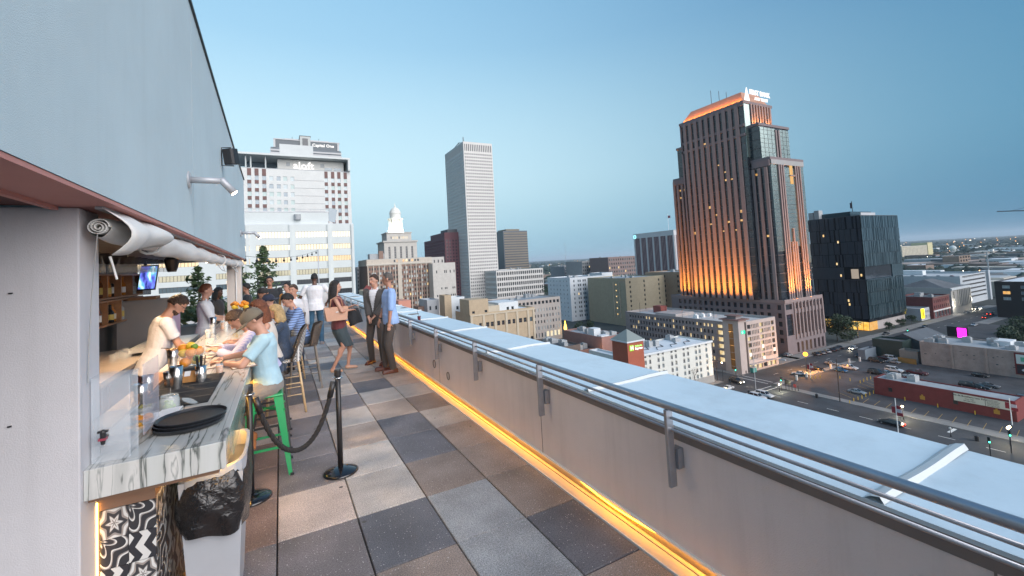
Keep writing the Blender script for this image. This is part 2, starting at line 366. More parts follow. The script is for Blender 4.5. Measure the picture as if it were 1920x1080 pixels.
for k in range(12):
    yc = 0.95 + 1.93*k
    s = MB(); n = 8
    for j in range(n):
        xa, xb = 2.15+(3.04-2.15)*j/n, 2.15+(3.04-2.15)*(j+1)/n
        za, zb = 0.838+0.004*math.sin(xa*9+k), 0.838+0.004*math.sin(xb*9+k)
        s.quad((xa, yc-0.022, za-0.012), (xb, yc-0.022, zb-0.012), (xb, yc-0.008, zb+0.012), (xa, yc-0.008, za+0.012))
        s.quad((xa, yc-0.008, za+0.012), (xb, yc-0.008, zb+0.012), (xb, yc+0.024, zb+0.004), (xa, yc+0.024, za+0.004))
        s.quad((xa, yc+0.024, za+0.004), (xb, yc+0.024, zb+0.004), (xb, yc+0.05, zb-0.012), (xa, yc+0.05, za-0.012))
    s.poly([(3.04, yc-0.022, 0.80), (3.04, yc+0.05, 0.80), (3.04, yc+0.024, 0.842), (3.04, yc-0.008, 0.856)])
    s.build('coping_seam', MEMB2, pw)
# service covers on the wall
for (y, z, rr) in ((6.9, 0.33, 0.06), (6.25, 0.27, 0.055)):
    s = MB(); pts = [(2.152, y+rr*math.cos(a), z+rr*math.sin(a)) for a in [2*PI*i/14 for i in range(14)]]; s.tube(pts, 0.006, 6, closed=True); s.build('hose_ring', BROWN, pw)
# joints in the stucco
for k in range(5):
    MB().box(2.1575, 0.62+3.02*k, 0.08, 2.1602, 0.628+3.02*k, 0.735).build('wall_joint', BROWN, pw)
# --- light trough at the wall's foot
tr = thing('light_trough', 'narrow floor channel glowing amber along the parapet base', 'light strip', (2.08, 9, 0))
MB().box(2.0205, Y0, -0.30, 2.028, Y1, 0.004).build('edge_strip', WHITEM, tr)
MB().box(2.0285, Y0, -0.30, 2.125, Y1, -0.004).build('channel', mat('channel metal', (0.62, 0.52, 0.40), 0.5), tr)
MB().bar((2.147, Y0, -0.005), (2.147, Y1, -0.005), 0.030, 0.010).build('ledge', mat('base metal', (0.5, 0.44, 0.38), 0.5), tr)
LED = glow('amber led', (1.0, 0.41, 0.015), 17.0)
LEDW = glow('amber led bare', (1.0, 0.62, 0.12), 26.0)
pts = []
for i in range(0, 240):
    y = Y0 + (Y1-Y0)*i/239
    sag = 0.0
    if 2.05 < y < 3.25: sag = 0.022*math.sin((y-2.05)/1.2*PI)
    pts.append((2.178-1.6*sag, y, 0.058-0.6*sag))
nt = LED.node_tree; g_ = nt.nodes.new('ShaderNodeNewGeometry'); n_ = nt.nodes.new('ShaderNodeTexNoise'); n_.inputs['Scale'].default_value = 1.1; nt.links.new(g_.outputs['Position'], n_.inputs['Vector'])
m_ = nt.nodes.new('ShaderNodeMapRange'); m_.inputs[1].default_value = 0.3; m_.inputs[2].default_value = 0.7; m_.inputs[3].default_value = 10; m_.inputs[4].default_value = 24; nt.links.new(n_.outputs['Fac'], m_.inputs[0]); nt.links.new(m_.outputs[0], [n for n in nt.nodes if n.type == 'EMISSION'][0].inputs[1])
MB().tube(pts, 0.005, 5).build('led_strip', LED, tr)
# --- railing
rl = thing('railing', 'round steel handrail on flat posts in front of the parapet', 'railing', (2.08, 9, 0))
RY = [0.47 + 1.512*k for k in range(15)]
MB().tube([(2.08, Y0, 0.965), (2.08, 0.1, 0.965)] + [(2.08, y, 0.965) for y in RY] + [(2.08, 22.5, 0.965)], 0.024, 14).build('handrail', STEEL, rl, smooth=True)
for z in (0.893, 0.822):
    MB().tube([(2.092, Y0, z), (2.092, 22.5, z)], 0.0095, 8).build('lower_rail', STEEL, rl, smooth=True)
POST = MB().box(-0.028, -0.011, -0.465, 0.028, 0.011, 0.0)
POST = POST.mesh('post', STEEL)
BRK = MB().box(0.028, -0.03, -0.36, 0.075, 0.03, -0.24).mesh('bracket', STEEL)
for y in RY:
    p = inst(POST, 'post', (2.08-2.08, y-9, 0.945), rl); bevel(p, 0.004); q = inst(BRK, 'bracket', (0, 0, 0), p)
# --- things on the coping
cup = thing('drink_cup', 'small dark red drink with straw left on the white coping', 'cup', onZ(786, 601, 0.83))
c = wloc(cup); MB().lathe([(0.028, 0), (0.036, 0.09)], c, 10).build('glass', mat('dark red drink', (0.10, 0.01, 0.015), 0.15), cup)
MB().tube([c+Vector((0.01, 0, 0.02)), c+Vector((-0.03, 0.02, 0.2))], 0.004, 5).build('straw', BLACK, cup)
# --- terrace end: low wall, planters, poles
ew = thing('end_wall', 'white low wall closing the far end of the terrace', 'wall', (-1.5, 22.3, 0))
MB().box(-8, 22.2, -0.29, 2.14, 22.5, 1.0).build('wall', STUCCO, ew); MB().box(-8.03, 22.14, 1.001, 2.14, 22.56, 1.05).build('coping', MEMB, ew)
lp = thing('string_light_pole', 'slim grey pole holding string lights at the terrace end', 'pole', (1.50, 21.0, 0))
MB().tube([(1.50, 21, 0), (1.50, 21, 2.92)], 0.02, 8).build('pole', GREYM, lp, smooth=True)
sg = thing('string_lights', 'drooping string of small bulbs running to the slim pole', 'string lights', (0.3, 20.8, 2.7))
a, bb = Vector((-1.05, 10.9, 2.42)), Vector((1.50, 21, 2.90)); pts = []
for i in range(25):
    t = i/24; p = a.lerp(bb, t); p.z -= 0.42*4*t*(1-t)*0.5; pts.append(p)
MB().tube(pts, 0.005, 4).build('cable', BLACK, sg)
BULB = mat('bulb glass', (0.3, 0.28, 0.22), 0.1)
for i in range(3, 24, 2):
    p = pts[i]; MB().lathe([(0.012, 0), (0.014, -0.05), (0.035, -0.09), (0.03, -0.12), (0.008, -0.135)], p, 8).build('bulb', BLACK if i % 4 else BULB, sg)

# ------------------------------------------------------------------ upper storey over the bar
XW = -0.65
uw = thing('upper_wall', 'tall pale blue stucco upper storey rising above the open bar', 'wall', (-3, 5, 0))
b = MB(); YF = 10.95
prof = [(-4.0, 2.274), (YF, 2.274), (YF, 3.985), (8.6, 4.085), (4.45, 4.345), (-4.0, 4.90)]
i = len(b.v)
for x in (XW, -6.0): b.v += [(x, y, z) for y, z in prof]
n = len(prof); b.f.append(tuple(range(n))); b.f.append(tuple(n+k for k in reversed(range(n)))); b.m += [0, 0]
for k in range(n):
    if k == 0: continue
    b.f.append((k, n+k, n+(k+1) % n, (k+1) % n)); b.m.append(0)
WALLB = mat('stucco upper wall', (0.51, 0.625, 0.665), 0.85, streak=0.07, var=0.06, scale=0.8, bump=0.22, bscale=220)
b.build('stucco_face', WALLB, uw)
# cap flashing along the sloping top, control joints
f = MB()
for (ya, za), (yb, zb) in zip(prof[2:], prof[3:]): f.bar((XW-0.05, ya, za+0.012), (XW-0.05, yb, zb+0.012), 0.14, 0.022)
f.build('cap_flashing', BLACK, uw)
for y in (4.62, 1.2):
    MB().box(XW-0.001, y, 2.276, XW+0.0015, y+0.006, 4.3).build('control_joint', mat('joint blue grey', (0.40, 0.46, 0.49), 0.9), uw)  # thin joint strip, a little darker than the wall
SOF = mat('pink glow soffit', (0.52, 0.24, 0.21), 0.7, var=0.06, scale=2)  # pink glow of an unseen sign is put into the soffit colour
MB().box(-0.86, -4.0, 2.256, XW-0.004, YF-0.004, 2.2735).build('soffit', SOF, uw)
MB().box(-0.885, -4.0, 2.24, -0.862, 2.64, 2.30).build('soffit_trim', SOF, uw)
MB().box(-6.0, -4, 2.262, -0.8855, 2.655, 2.2735).build('recess_shade', mat('recess shade dark red', (0.12, 0.05, 0.045), 0.8), uw)  # flat dark sheet: shade of the higher ceiling is put into its colour
# near pillar (full wall left of the bar)
pl = thing('bar_pillar', 'broad pale stucco pier at the near end of the bar', 'wall', (-2.5, 2.75, 0))
bevel(MB().box(-6.0, 2.66, -0.04, -0.80, 2.905, 2.255).build('stucco_face', mat('pier stucco', (0.60, 0.585, 0.60), 0.85, streak=0.14, var=0.07, scale=1.0, bump=0.22, bscale=260), pl), 0.006)
for (px, py) in ((20, 550), (18, 800)):
    q = onY(px, py, 2.658); MB().obox(q, (0.006, 0, 0), (0, 0.004, 0), (0, 0, 0.003)).build('screw_hole', BLACK, pl)
# far column
fc = thing('far_column', 'square white column at the far end of the bar', 'column', (-0.82, 10.6, 0))
bevel(MB().box(-0.945, 10.42, -0.04, -0.70, 10.68, 2.255).build('shaft', mat('column paint', (0.66, 0.60, 0.55), 0.8, var=0.04), fc), 0.006)
s = MB(); s.tube([(-0.79, 10.41, 1.15), (-0.79, 10.41, 2.2)], 0.012, 6); s.build('conduit', WHITEM, fc)
s = MB()
for k in range(3): s.tube([(-0.79+(0.055+0.008*k)*math.cos(a), 10.405-0.008*k, 1.10+(0.055+0.008*k)*math.sin(a)) for a in [2*PI*i/14 for i in range(14)]], 0.006, 5, closed=True)
s.build('cord_coil', WHITEM, fc)
# bar ceiling of dark boards
ce = MB().box(-4.2, 2.91, 2.262, -0.89, YF-0.1, 2.2735).build('bar_ceiling', mat('ceiling dark', (0.03, 0.026, 0.025), 0.7), kind='structure')
CB = mat('dark ceiling board', (0.045, 0.035, 0.032), 0.45, var=0.4, scale=4)
CBM = MB().box(0, 0.006, -0.018, 3.2, 0.194, 0).mesh('board', CB)
k = 0; y = 2.95
while y < 10.75: inst(CBM, 'board', (-4.12, y, 2.2605), ce); y += 0.2
# bar back wall
bw = thing('bar_back_wall', 'dark wall behind the bottle shelves', 'wall', (-2.4, 6.5, 0))
MB().box(-2.5, 2.91, -0.04, -2.36, 10.55, 2.26).build('wall', mat('bar wall', (0.07, 0.06, 0.06), 0.7, var=0.2), bw)
# recessed ceiling spots
for (px, py) in ((243, 464), (317, 477), (390, 491)):
    p = onZ(px, py, 2.238); t = thing('ceiling_spot', {243: 'small round ceiling spot nearest the pier', 317: 'middle small ceiling spot above the bar', 390: 'small ceiling spot nearest the far column'}[px], 'light', p, 'recessed spots in the bar ceiling')
    MB().lathe([(0.055, 0), (0.05, -0.01), (0.035, -0.012)], p, 12).build('ring', GREYM, t)
    MB().lathe([(0.034, -0.013), (0.034, -0.016)], p, 12).build('lamp_face', glow('spot face', (1, 0.72, 0.38), 30), t)
    spot('ceiling spot lamp', p+Vector((0, 0, -0.03)), p+Vector((0.1, -0.1, -2)), 90, (1, 0.66, 0.36), 2.2, 0.05)
for (x, y) in ((-1.2, 5.2), (-1.1, 7.3), (-1.2, 9.6)):
    pass
# wall lamps (bent tube spots)
def wall_lamp(px, py, lab, big):
    q = onX(px, py, XW+0.001)
    t = thing('wall_lamp', lab, 'light', q, 'bent tube spot lamps on the upper wall')
    s = MB(); s.lathe([(0.07, 0), (0.07, 0.012), (0.06, 0.016)], (0, 0, 0), 16); s.tr(Matrix.Translation(q) @ Matrix.Rotation(PI/2, 4, 'Y')); s.build('wall_plate', GREYM, t, smooth=False)
    e = q+Vector((0.235, 0.0, 0)); s = MB(); s.tube([q, e], 0.027, 12); s.build('arm', GREYM, t, smooth=True)
    h = e+Vector((0.085, -0.0, -0.10)); s = MB(); s.tube([e-Vector((0.012, 0, -0.01)), e, h], [0.027, 0.029, 0.031], 12); s.build('head', GREYM, t, smooth=True)
    d = (h-e).normalized(); s = MB(); s.tube([h+d*0.001, h+d*0.006], 0.026, 12); s.build('lens', glow('lamp lens', (1, 0.86, 0.66), 14), t)
    spot('wall lamp light', h+d*0.03, h+d*2+Vector((0, 0, 0)), 25, (1, 0.8, 0.58), 1.6, 0.03)
wall_lamp(353, 337, 'larger nearer bent tube spot lamp beneath the loudspeaker', 1)
wall_lamp(451, 437, 'small far bent tube spot lamp at the end of the upper wall', 0)
# loudspeaker
q = onX(433, 294, XW+0.11); t = thing('loudspeaker', 'black outdoor loudspeaker bracketed high on the pale upper wall', 'speaker', q)
s = MB(); R = Matrix.Translation(q) @ Matrix.Rotation(math.radians(-34), 4, 'Z') @ Matrix.Rotation(math.radians(12), 4, 'X')
s.prism([(-0.065, 0.066), (-0.078, -0.036), (-0.054, -0.072), (0.054, -0.072), (0.078, -0.036), (0.065, 0.066)], -0.105, 0.105); s.tr(R); bevel(s.build('cabinet', mat('black plastic', (0.018, 0.02, 0.024), 0.4), t), 0.010, 3)
s = MB(); s.box(-0.051, -0.0768, -0.09, 0.051, -0.0729, 0.09); s.tr(R); s.build('grille', mat('grille mesh', (0.03, 0.032, 0.036), 0.7, bump=0.8, bscale=300), t)
s = MB(); s.tube([R @ Vector((-0.0, 0.03, 0.12)), q+Vector((-0.105, 0.02, 0.12)), q+Vector((-0.105, 0.02, -0.12)), R @ Vector((0, 0.03, -0.12))], 0.008, 6); s.build('bracket', BLACK, t)
# rolled canvas blind
CANV = mat('white canvas', (0.70, 0.69, 0.66), 0.75, var=0.05, scale=3, bump=0.25, bscale=14, sheen=0.2)
rb = thing('rolled_blind', 'rolled white canvas blind tied up under the soffit', 'blind', (-0.74, 6, 2.1))
s = MB(); N = 90; ring = 18
for i in range(N+1):
    y = 2.68 + (10.75-2.68)*i/N; t = i/N
    rr = 0.038 + 0.024*min(1, (y-2.68)/0.8) + 0.012*math.sin(t*PI*2.1+0.4) + 0.005*math.sin(y*7)
    for ty in (3.55, 7.3, 9.3): rr *= 1 - 0.30*math.exp(-((y-ty)/0.10)**2)
    zc = 2.165 - 0.02*math.sin(t*PI)
    for q in range(ring):
        a = 2*PI*q/ring; w_ = 1+0.05*math.sin(3*a+y*5)+0.03*math.sin(5*a-y*11)
        s.v.append((-0.735+rr*0.92*w_*math.cos(a), y, zc+rr*1.06*w_*math.sin(a)))
for i in range(N):
    for q in range(ring):
        s.f.append((i*ring+q, i*ring+(q+1) % ring, (i+1)*ring+(q+1) % ring, (i+1)*ring+q)); s.m.append(0)
s.f.append(tuple(N*ring+q for q in range(ring))); s.m.append(0)
s.build('canvas_roll', CANV, rb, smooth=True)
# spiral end of the roll (layered cloth)
s = MB(); prev = None
for i in range(60):
    a = i*0.32; r = 0.037-0.00053*i; r *= 1+0.06*math.sin(a*2.3)
    p = (r*math.cos(a), r*math.sin(a))
    if prev:
        s.quad((-0.735+prev[0], 2.652, 2.165+prev[1]), (-0.735+p[0], 2.652, 2.165+p[1]), (-0.735+p[0], 2.72, 2.165+p[1]), (-0.735+prev[0], 2.72, 2.165+prev[1]))
    prev = p
o = s.build('cloth_spiral', CANV, rb, smooth=True); so2 = o.modifiers.new('t', 'SOLIDIFY'); so2.thickness = 0.0035
# canvas drawn from the soffit down over the roll, hanging corner
s = MB(); G = 14
for i in range(G+1):
    for j in range(9):
        u, v = i/G, j/8
        y = 2.61+0.9*u
        ang = PI*0.55 - v*PI*0.95
        x = -0.70 + 0.045*math.cos(ang) + (0.03*math.sin(u*9) * v)
        z = 2.252 - v*(0.22-0.09*u) - 0.006*math.sin(u*14)
        s.v.append((x + 0.05*math.sin(v*PI), y + 0.05*v*(1-u), z))
for i in range(G):
    for j in range(8):
        a = i*9+j; s.f.append((a, a+1, a+10, a+9)); s.m.append(0)
o = s.build('hanging_flap', CANV, rb, smooth=True); so2 = o.modifiers.new('t', 'SOLIDIFY'); so2.thickness = 0.005
for y in (3.55, 7.3, 9.3):
    s = MB(); s.tube([(-0.735+0.066*math.cos(a), y, 2.150+0.072*math.sin(a)) for a in [2*PI*i/14 for i in range(14)]], 0.008, 6, closed=True)
    if y > 5: s.tube([(-0.70, y, 2.06), (-0.66, y-0.2, 1.985), (-0.67, y-0.4, 2.0), (-0.71, y-0.55, 2.07)], 0.006, 5)
    s.build('tie', CANV, rb)
s = MB(); s.tube([(-0.735, 2.65, 2.13), (-0.77, 2.70, 1.85), (-0.792, 2.74, 1.62), (-0.793, 2.73, 1.45)], 0.0022, 5); s.build('pull_cord', mat('cord grey', (0.35, 0.35, 0.34), 0.8), rb)
s = MB(); s.tube([(-0.71, 2.72, 2.03), (-0.70, 2.72, 1.99), (-0.685, 2.72, 1.92)], [0.006, 0.004, 0.005], 6); s.build('toggle_strap', CANV, rb)
MB().box(-0.735, 2.62, 2.243, -0.705, 10.8, 2.2555).build('head_track', GREYM, rb)
# ================================================================== THE CITY BELOW
GL_DARK = mat('window glass dark', (0.025, 0.032, 0.04), 0.12, spec=0.6)
GL_BLUE = mat('window glass blue', (0.07, 0.11, 0.13), 0.10, spec=0.7)
GL_PALE = mat('window blind pale', (0.45, 0.52, 0.53), 0.25)
GL_SKY = mat('window glass sky', (0.20, 0.26, 0.30), 0.12, spec=0.8)
WARM = noisy_glow('lit window warm', (1.0, 0.62, 0.22), (1.0, 0.80, 0.45), 0.62, 0.7)
AMBER = noisy_glow('lit window amber', (1.0, 0.45, 0.10), (1.0, 0.62, 0.22), 0.5, 0.5)
CREAM = noisy_glow('lit office cream', (1.0, 0.78, 0.42), (1.0, 0.90, 0.66), 0.55, 0.35)
ROOFG = mat('roof gravel grey', (0.30, 0.33, 0.35), 0.9, var=0.22, scale=0.12)
ROOFW = mat('roof white', (0.60, 0.64, 0.67), 0.8, var=0.10, scale=0.2)
ROOFD = mat('roof dark', (0.10, 0.11, 0.12), 0.9, var=0.3, scale=0.15)
HVACM = mat('rooftop unit grey', (0.34, 0.36, 0.37), 0.6, var=0.15, scale=1)
def wallm(name, c, var=0.10, scale=0.25): return mat(name, c, 0.85, var=var, scale=scale, bump=0.1, bscale=3)

def spread(a, b, n, frac, margin=0.0):
    """n equal openings between a and b, each taking frac of its bay"""
    a += margin; b -= margin; w = (b-a)/n
    return [(a+w*(k+0.5-frac/2), a+w*(k+0.5+frac/2)) for k in range(n)]
_pane = {}
def facade(bld, wall, face, fx, a0, a1, z0, z1, cols, rows, depth=0.35, lit=0.0, litm=None, glass=None, rnd=None, skip=None, frame=None, fmat=None, name='window'):
    """a wall with a grid of recessed openings. face S (-Y) / W (-X) / E / N; returns nothing, adds to the MB and makes the window parts"""
    rnd = rnd or random.Random(hash((round(fx), round(a0), face)) & 0xffff)
    litm = litm or [WARM]; glass = glass or [GL_DARK]
    sg = {'S': 1, 'W': 1, 'N': -1, 'E': -1}[face]
    P = (lambda u, z, d: (u, fx+sg*d, z)) if face in 'SN' else (lambda u, z, d: (fx+sg*d, u, z))
    us = [a0]
    for c in cols: us += [c[0], c[1]]
    us.append(a1)
    for k in range(0, len(us)-1, 2):
        if us[k+1]-us[k] > 1e-4: wall.quad(P(us[k], z0, 0), P(us[k+1], z0, 0), P(us[k+1], z1, 0), P(us[k], z1, 0))
    holes = []
    for ci, (ua, ub) in enumerate(cols):
        zc = z0
        for ri, (za, zb) in enumerate(rows):
            if skip and skip(ci, ri): continue
            if za-zc > 1e-4: wall.quad(P(ua, zc, 0), P(ub, zc, 0), P(ub, za, 0), P(ua, za, 0))
            for q in ((ua, za, ub, za), (ub, za, ub, zb), (ub, zb, ua, zb), (ua, zb, ua, za)):
                wall.quad(P(q[0], q[1], 0), P(q[2], q[3], 0), P(q[2], q[3], depth), P(q[0], q[1], depth))
            holes.append((ua, ub, za, zb)); zc = zb
        if z1-zc > 1e-4: wall.quad(P(ua, zc, 0), P(ub, zc, 0), P(ub, z1, 0), P(ua, z1, 0))
    pick = lambda: rnd.choice(litm) if rnd.random() < lit else rnd.choice(glass)
    if len(holes) <= 170:
        off = wloc(bld)
        for (ua, ub, za, zb) in holes:
            key = (face in 'SN', round(ub-ua, 2), round(zb-za, 2), frame, fmat.name if fmat else '')
            if key not in _pane:
                b = MB(); w_, h_ = (ub-ua)/2, (zb-za)/2
                def bx(u0, u1, v0, v1, d0, d1, mi):
                    if face in 'SN': b.box(u0, d0, v0, u1, d1, v1, mi)
                    else: b.box(d0, u0, v0, d1, u1, v1, mi)
                bx(-w_, w_, -h_, h_, -0.02, 0.02, 0)
                if frame:
                    nx, nz = frame; t = min(0.09, (ub-ua)/12)
                    for k in range(nx+1): uu = -w_+2*w_*k/nx; bx(max(-w_, uu-t/2), min(w_, uu+t/2), -h_, h_, -0.07, 0.07, 1)
                    for k in range(nz+1): vv = -h_+2*h_*k/nz; bx(-w_, w_, max(-h_, vv-t/2), min(h_, vv+t/2), -0.065, 0.065, 1)
                _pane[key] = b.mesh(name, [GL_DARK, fmat or BLACK])
            inst(_pane[key], name, Vector(P((ua+ub)/2, (za+zb)/2, depth+0.02)) - off, bld, m=pick())
    elif holes:
        ms = []; g = MB()
        for h in holes:
            m = pick()
            if m not in ms: ms.append(m)
            ua, ub, za, zb = h; g.quad(P(ua, za, depth), P(ub, za, depth), P(ub, zb, depth), P(ua, zb, depth), ms.index(m))
        g.build('windows', ms, bld, kind='stuff')
def bldg(name, label, x0, y0, x1, y1, zt, wall, S=None, W=None, E=None, roof=None, par=0.7, z0=GZ, cat='building', group=None, parent=None, units=0, coping=None):
    b = parent or thing(name, label, cat, ((x0+x1)/2, (y0+y1)/2, z0), group)
    m = MB()
    for face, sp, fx, a0, a1 in (('S', S, y0, x0, x1), ('W', W, x0, y0, y1), ('E', E, x1, y0, y1), ('N', None, y1, x0, x1)):
        sp = dict(sp) if sp else {}
        sp.setdefault('cols', []); sp.setdefault('rows', [])
        for s2 in sp.pop('layers', [None]):
            d = dict(sp); za, zb = z0, zt
            if s2: d.update({k: v for k, v in s2.items() if k not in ('z0', 'z1')}); za = s2.get('z0', z0); zb = s2.get('z1', zt)
            facade(b, m, face, fx, a0, a1, za, zb, **d)
    m.build('walls', wall, b)
    MB().box(x0+0.28, y0+0.28, zt-par-0.2, x1-0.28, y1-0.28, zt-par).build('roof', roof or ROOFG, b)
    r = MB(); t = 0.3
    r.box(x0+0.01, y0+0.01, zt-par-0.3, x0+t, y1-0.01, zt+0.001); r.box(x1-t, y0+0.01, zt-par-0.3, x1-0.01, y1-0.01, zt+0.001)
    r.box(x0+t, y0+0.01, zt-par-0.3, x1-t, y0+t, zt+0.001); r.box(x0+t, y1-t, zt-par-0.3, x1-t, y1-0.01, zt+0.001)
    r.build('roof_parapet', coping or wall, b)
    rn = random.Random(int(x0*7+y0*3))
    for k in range(units):
        ux, uy = rn.uniform(x0+2, x1-3), rn.uniform(y0+2, y1-3); sx_, sy_, sz_ = rn.uniform(1.2, 3.2), rn.uniform(1.2, 3.2), rn.uniform(0.9, 2.2)
        u_ = MB().box(ux, uy, zt-par, ux+sx_, uy+sy_, zt-par+sz_)
        u_.box(ux+0.2, uy+0.2, zt-par+sz_, ux+sx_*0.5, uy+sy_*0.6, zt-par+sz_+0.35)
        u_.build('rooftop_unit', HVACM, b)
    return b
def block(b, name, x0, y0, x1, y1, z0, z1, m): return MB().box(x0, y0, z0, x1, y1, z1).build(name, m, b)

# ------------------------------------------------------------------ ground, streets, pavements
ASPH = mat('asphalt', (0.042, 0.048, 0.056), 0.85, streak=-0.6, var=0.40, scale=0.15, bump=0.2, bscale=4)
ASPL = mat('asphalt lot', (0.050, 0.053, 0.060), 0.88, streak=-0.6, var=0.45, scale=0.12, bump=0.2, bscale=4)
CONC = mat('concrete pavement', (0.20, 0.20, 0.195), 0.85, var=0.18, scale=0.3)
PAINT = mat('road paint white', (0.62, 0.62, 0.60), 0.7, var=0.2, scale=1.5)
PAINTY = mat('road paint yellow', (0.34, 0.22, 0.06), 0.7, var=0.3, scale=1.5)
MB().box(-25000, -6000, GZ-2, 30000, 42000, GZ).build('ground', mat('city ground', (0.035, 0.045, 0.045), 0.9, var=0.45, scale=0.02), kind='structure')
def sheet(name, x0, y0, x1, y1, dz, m): return MB().quad((x0, y0, GZ+dz), (x1, y0, GZ+dz), (x1, y1, GZ+dz), (x0, y1, GZ+dz)) or None
def lay(name, rects, dz, m, parent=None):
    b = MB()
    for (x0, y0, x1, y1) in rects: b.quad((x0, y0, GZ+dz), (x1, y0, GZ+dz), (x1, y1, GZ+dz), (x0, y1, GZ+dz))
    return b.build(name, m, parent, **({} if parent else {'kind': 'structure'}))
st = lay('street', [(128.5, -80, 146, 93.5), (138.5, 106.5, 149.3, 420)], 0.02, ASPH)
av = lay('avenue', [(30, 93.5, 900, 106.5)], 0.024, ASPH)
lot = lay('parking_lot', [(149, 10, 211.5, 91.2)], 0.02, ASPL)
lay('side_lot', [(258, 30, 330, 91.2)], 0.02, ASPL)
def pave(rects):
    b = MB()
    for (x0, y0, x1, y1) in rects: b.box(x0, y0, GZ+0.001, x1, y1, GZ+0.14)
    return b.build('pavement', CONC, kind='structure')
pave([(146, 33, 149, 91.2), (146, -60, 149, 26), (149, 91.2, 157, 93.5), (168, 91.2, 200, 93.4), (150, 106.5, 188, 107), (149.4, 106.6, 151.7, 168), (176, 107, 191, 112), (188, 106.6, 262, 112), (262, 106.6, 420, 111.5), (136.3, 107.5, 138.4, 200), (100, 104.8, 138.4, 106.8), (126, -60, 128.4, 92), (330, 88, 420, 93.4)])
lay('lane_marking', [(137.1, y, 137.3, y+3) for y in range(-20, 86, 8)] + [(141.3, 46+k*0.001, 145.2, 46.7) for k in range(1)] + [(x, 99.9, x+3, 100.05) for x in range(160, 420, 9)], 0.034, PAINT, st)
lay('crosswalk_line', [(147.5, 94.5, 147.8, 105.8), (150.3, 94.5, 150.6, 105.8), (129, 92.2, 146, 92.5), (129, 90.2, 146, 90.5)], 0.034, PAINT, st)
# parking bays (each line its own part of the lot)
LINE = MB().box(0, -0.06, 0.001, 5.6, 0.06, 0.012).mesh('bay_line', PAINTY)
for k in range(13): inst(LINE, 'bay_line', (149.6, 34.5+2.75*k, GZ+0.022), lot, rz=math.radians(8))
for k in range(10): inst(LINE, 'bay_line', (168, 42+2.75*k, GZ+0.022), lot)
for k in range(8): inst(LINE, 'bay_line', (152+3*k, 71.5, GZ+0.022), lot, rz=math.radians(60))
MB().box(149.2, 33.6, GZ+0.021, 161.5, 33.85, GZ+0.04).build('yellow_kerb_line', PAINTY, lot)
# lighter strip of old paving along the lot edge
lay('worn_apron', [(149.1, 36, 150.6, 60)], 0.028, mat('worn concrete', (0.17, 0.17, 0.165), 0.9, var=0.3, scale=0.4), lot)

# ------------------------------------------------------------------ white office block and hotels at the left
W1 = wallm('white office paint', (0.56, 0.60, 0.59), 0.04)
rows = [(-22.0, -20.4), (-18.0, -16.4), (-14.0, -12.4), (-10.1, -8.4), (-5.2, -3.6), (-1.494, -0.012), (1.473, 3.124), (5.441, 7.099), (9.258, 10.922), (13.089, 14.926)]
b = thing('office_block', 'white office block with long strips of lit windows', 'building', (-10, 165, GZ))
m = MB(); cols = [(-61, -52), (-50.4, -41.4), (-39.8, -30.8), (-29.2, -20.0), (-18.4, -9.2), (-7.6, -6.142-0.9), (-6.142, 2.908), (4.523, 13.668), (15.17, 20.507)]
cols = [(-61, -52), (-50.4, -41.4), (-39.8, -30.8), (-29.2, -20.2), (-16.2, -7.75), (-6.14, 2.91), (4.52, 13.67), (15.17, 20.51)]
warmrow = {9: [noisy_glow('lit strip white', (1.0, 0.86, 0.60), (1, 0.95, 0.80), 0.62, 0.3)], 8: [CREAM], 7: [noisy_glow('lit strip gold', (1.0, 0.62, 0.20), (1.0, 0.78, 0.42), 0.52, 0.3)], 6: [noisy_glow('strip dim', (0.62, 0.58, 0.34), (0.75, 0.68, 0.42), 0.36, 0.3)]}
zc = -45
for ri in range(len(rows)):
    zt = (rows[ri][1]+rows[ri+1][0])/2 if ri+1 < len(rows) else 17.2
    facade(b, m, 'S', 150, -62, 21.6, zc, zt, cols, [rows[ri]], depth=0.30, lit=1.0 if ri in warmrow else 0.0, litm=warmrow.get(ri), glass=[GL_DARK, GL_BLUE], frame=(11, 1), fmat=BLACK)
    zc = zt
m.quad((-62, 150, -45), (-62, 190, -45), (-62, 190, 17.2), (-62, 150, 17.2)); m.quad((21.6, 150, -45), (21.6, 190, -45), (21.6, 190, 17.2), (21.6, 150, 17.2)); m.quad((-62, 190, -45), (21.6, 190, -45), (21.6, 190, 17.2), (-62, 190, 17.2))
m.build('walls', W1, b)
block(b, 'roof', -62, 150.01, 21.6, 190, 17.2, 17.35, ROOFW)
for x in (-8.3, 3.2, 14.0, 21.2): block(b, 'pilaster', x-0.38, 149.55, x+0.38, 149.99, -45, 17.1, W1)
block(b, 'penthouse', -30, 151.2, 14.2, 186, 17.351, 21.1, W1); block(b, 'penthouse_coping', -30.1, 151.1, 14.3, 186.1, 21.101, 21.35, GREYM)
for k in range(9): MB().tube([(-12+3.0*k, 151.3, 21.35), (-12+3.0*k, 151.3, 22.1)], 0.05, 5).build('rail_post', GREYM, b)
MB().tube([(-14, 151.3, 22.1), (14.2, 151.3, 22.1)], 0.05, 5).build('roof_rail', GREYM, b)
MB().tube([(5.2, 150.9, 18.7), (5.2, 150.9, 20.4)], 1.0, 14).build('wall_vent', HVACM, b)
MB().obox((15.4, 151.5, 20.2), (1.2, 0, -0.35), (0, 0.15, 0), (0.4, 0, 2.1)).build('billboard_back', GL_SKY, b)
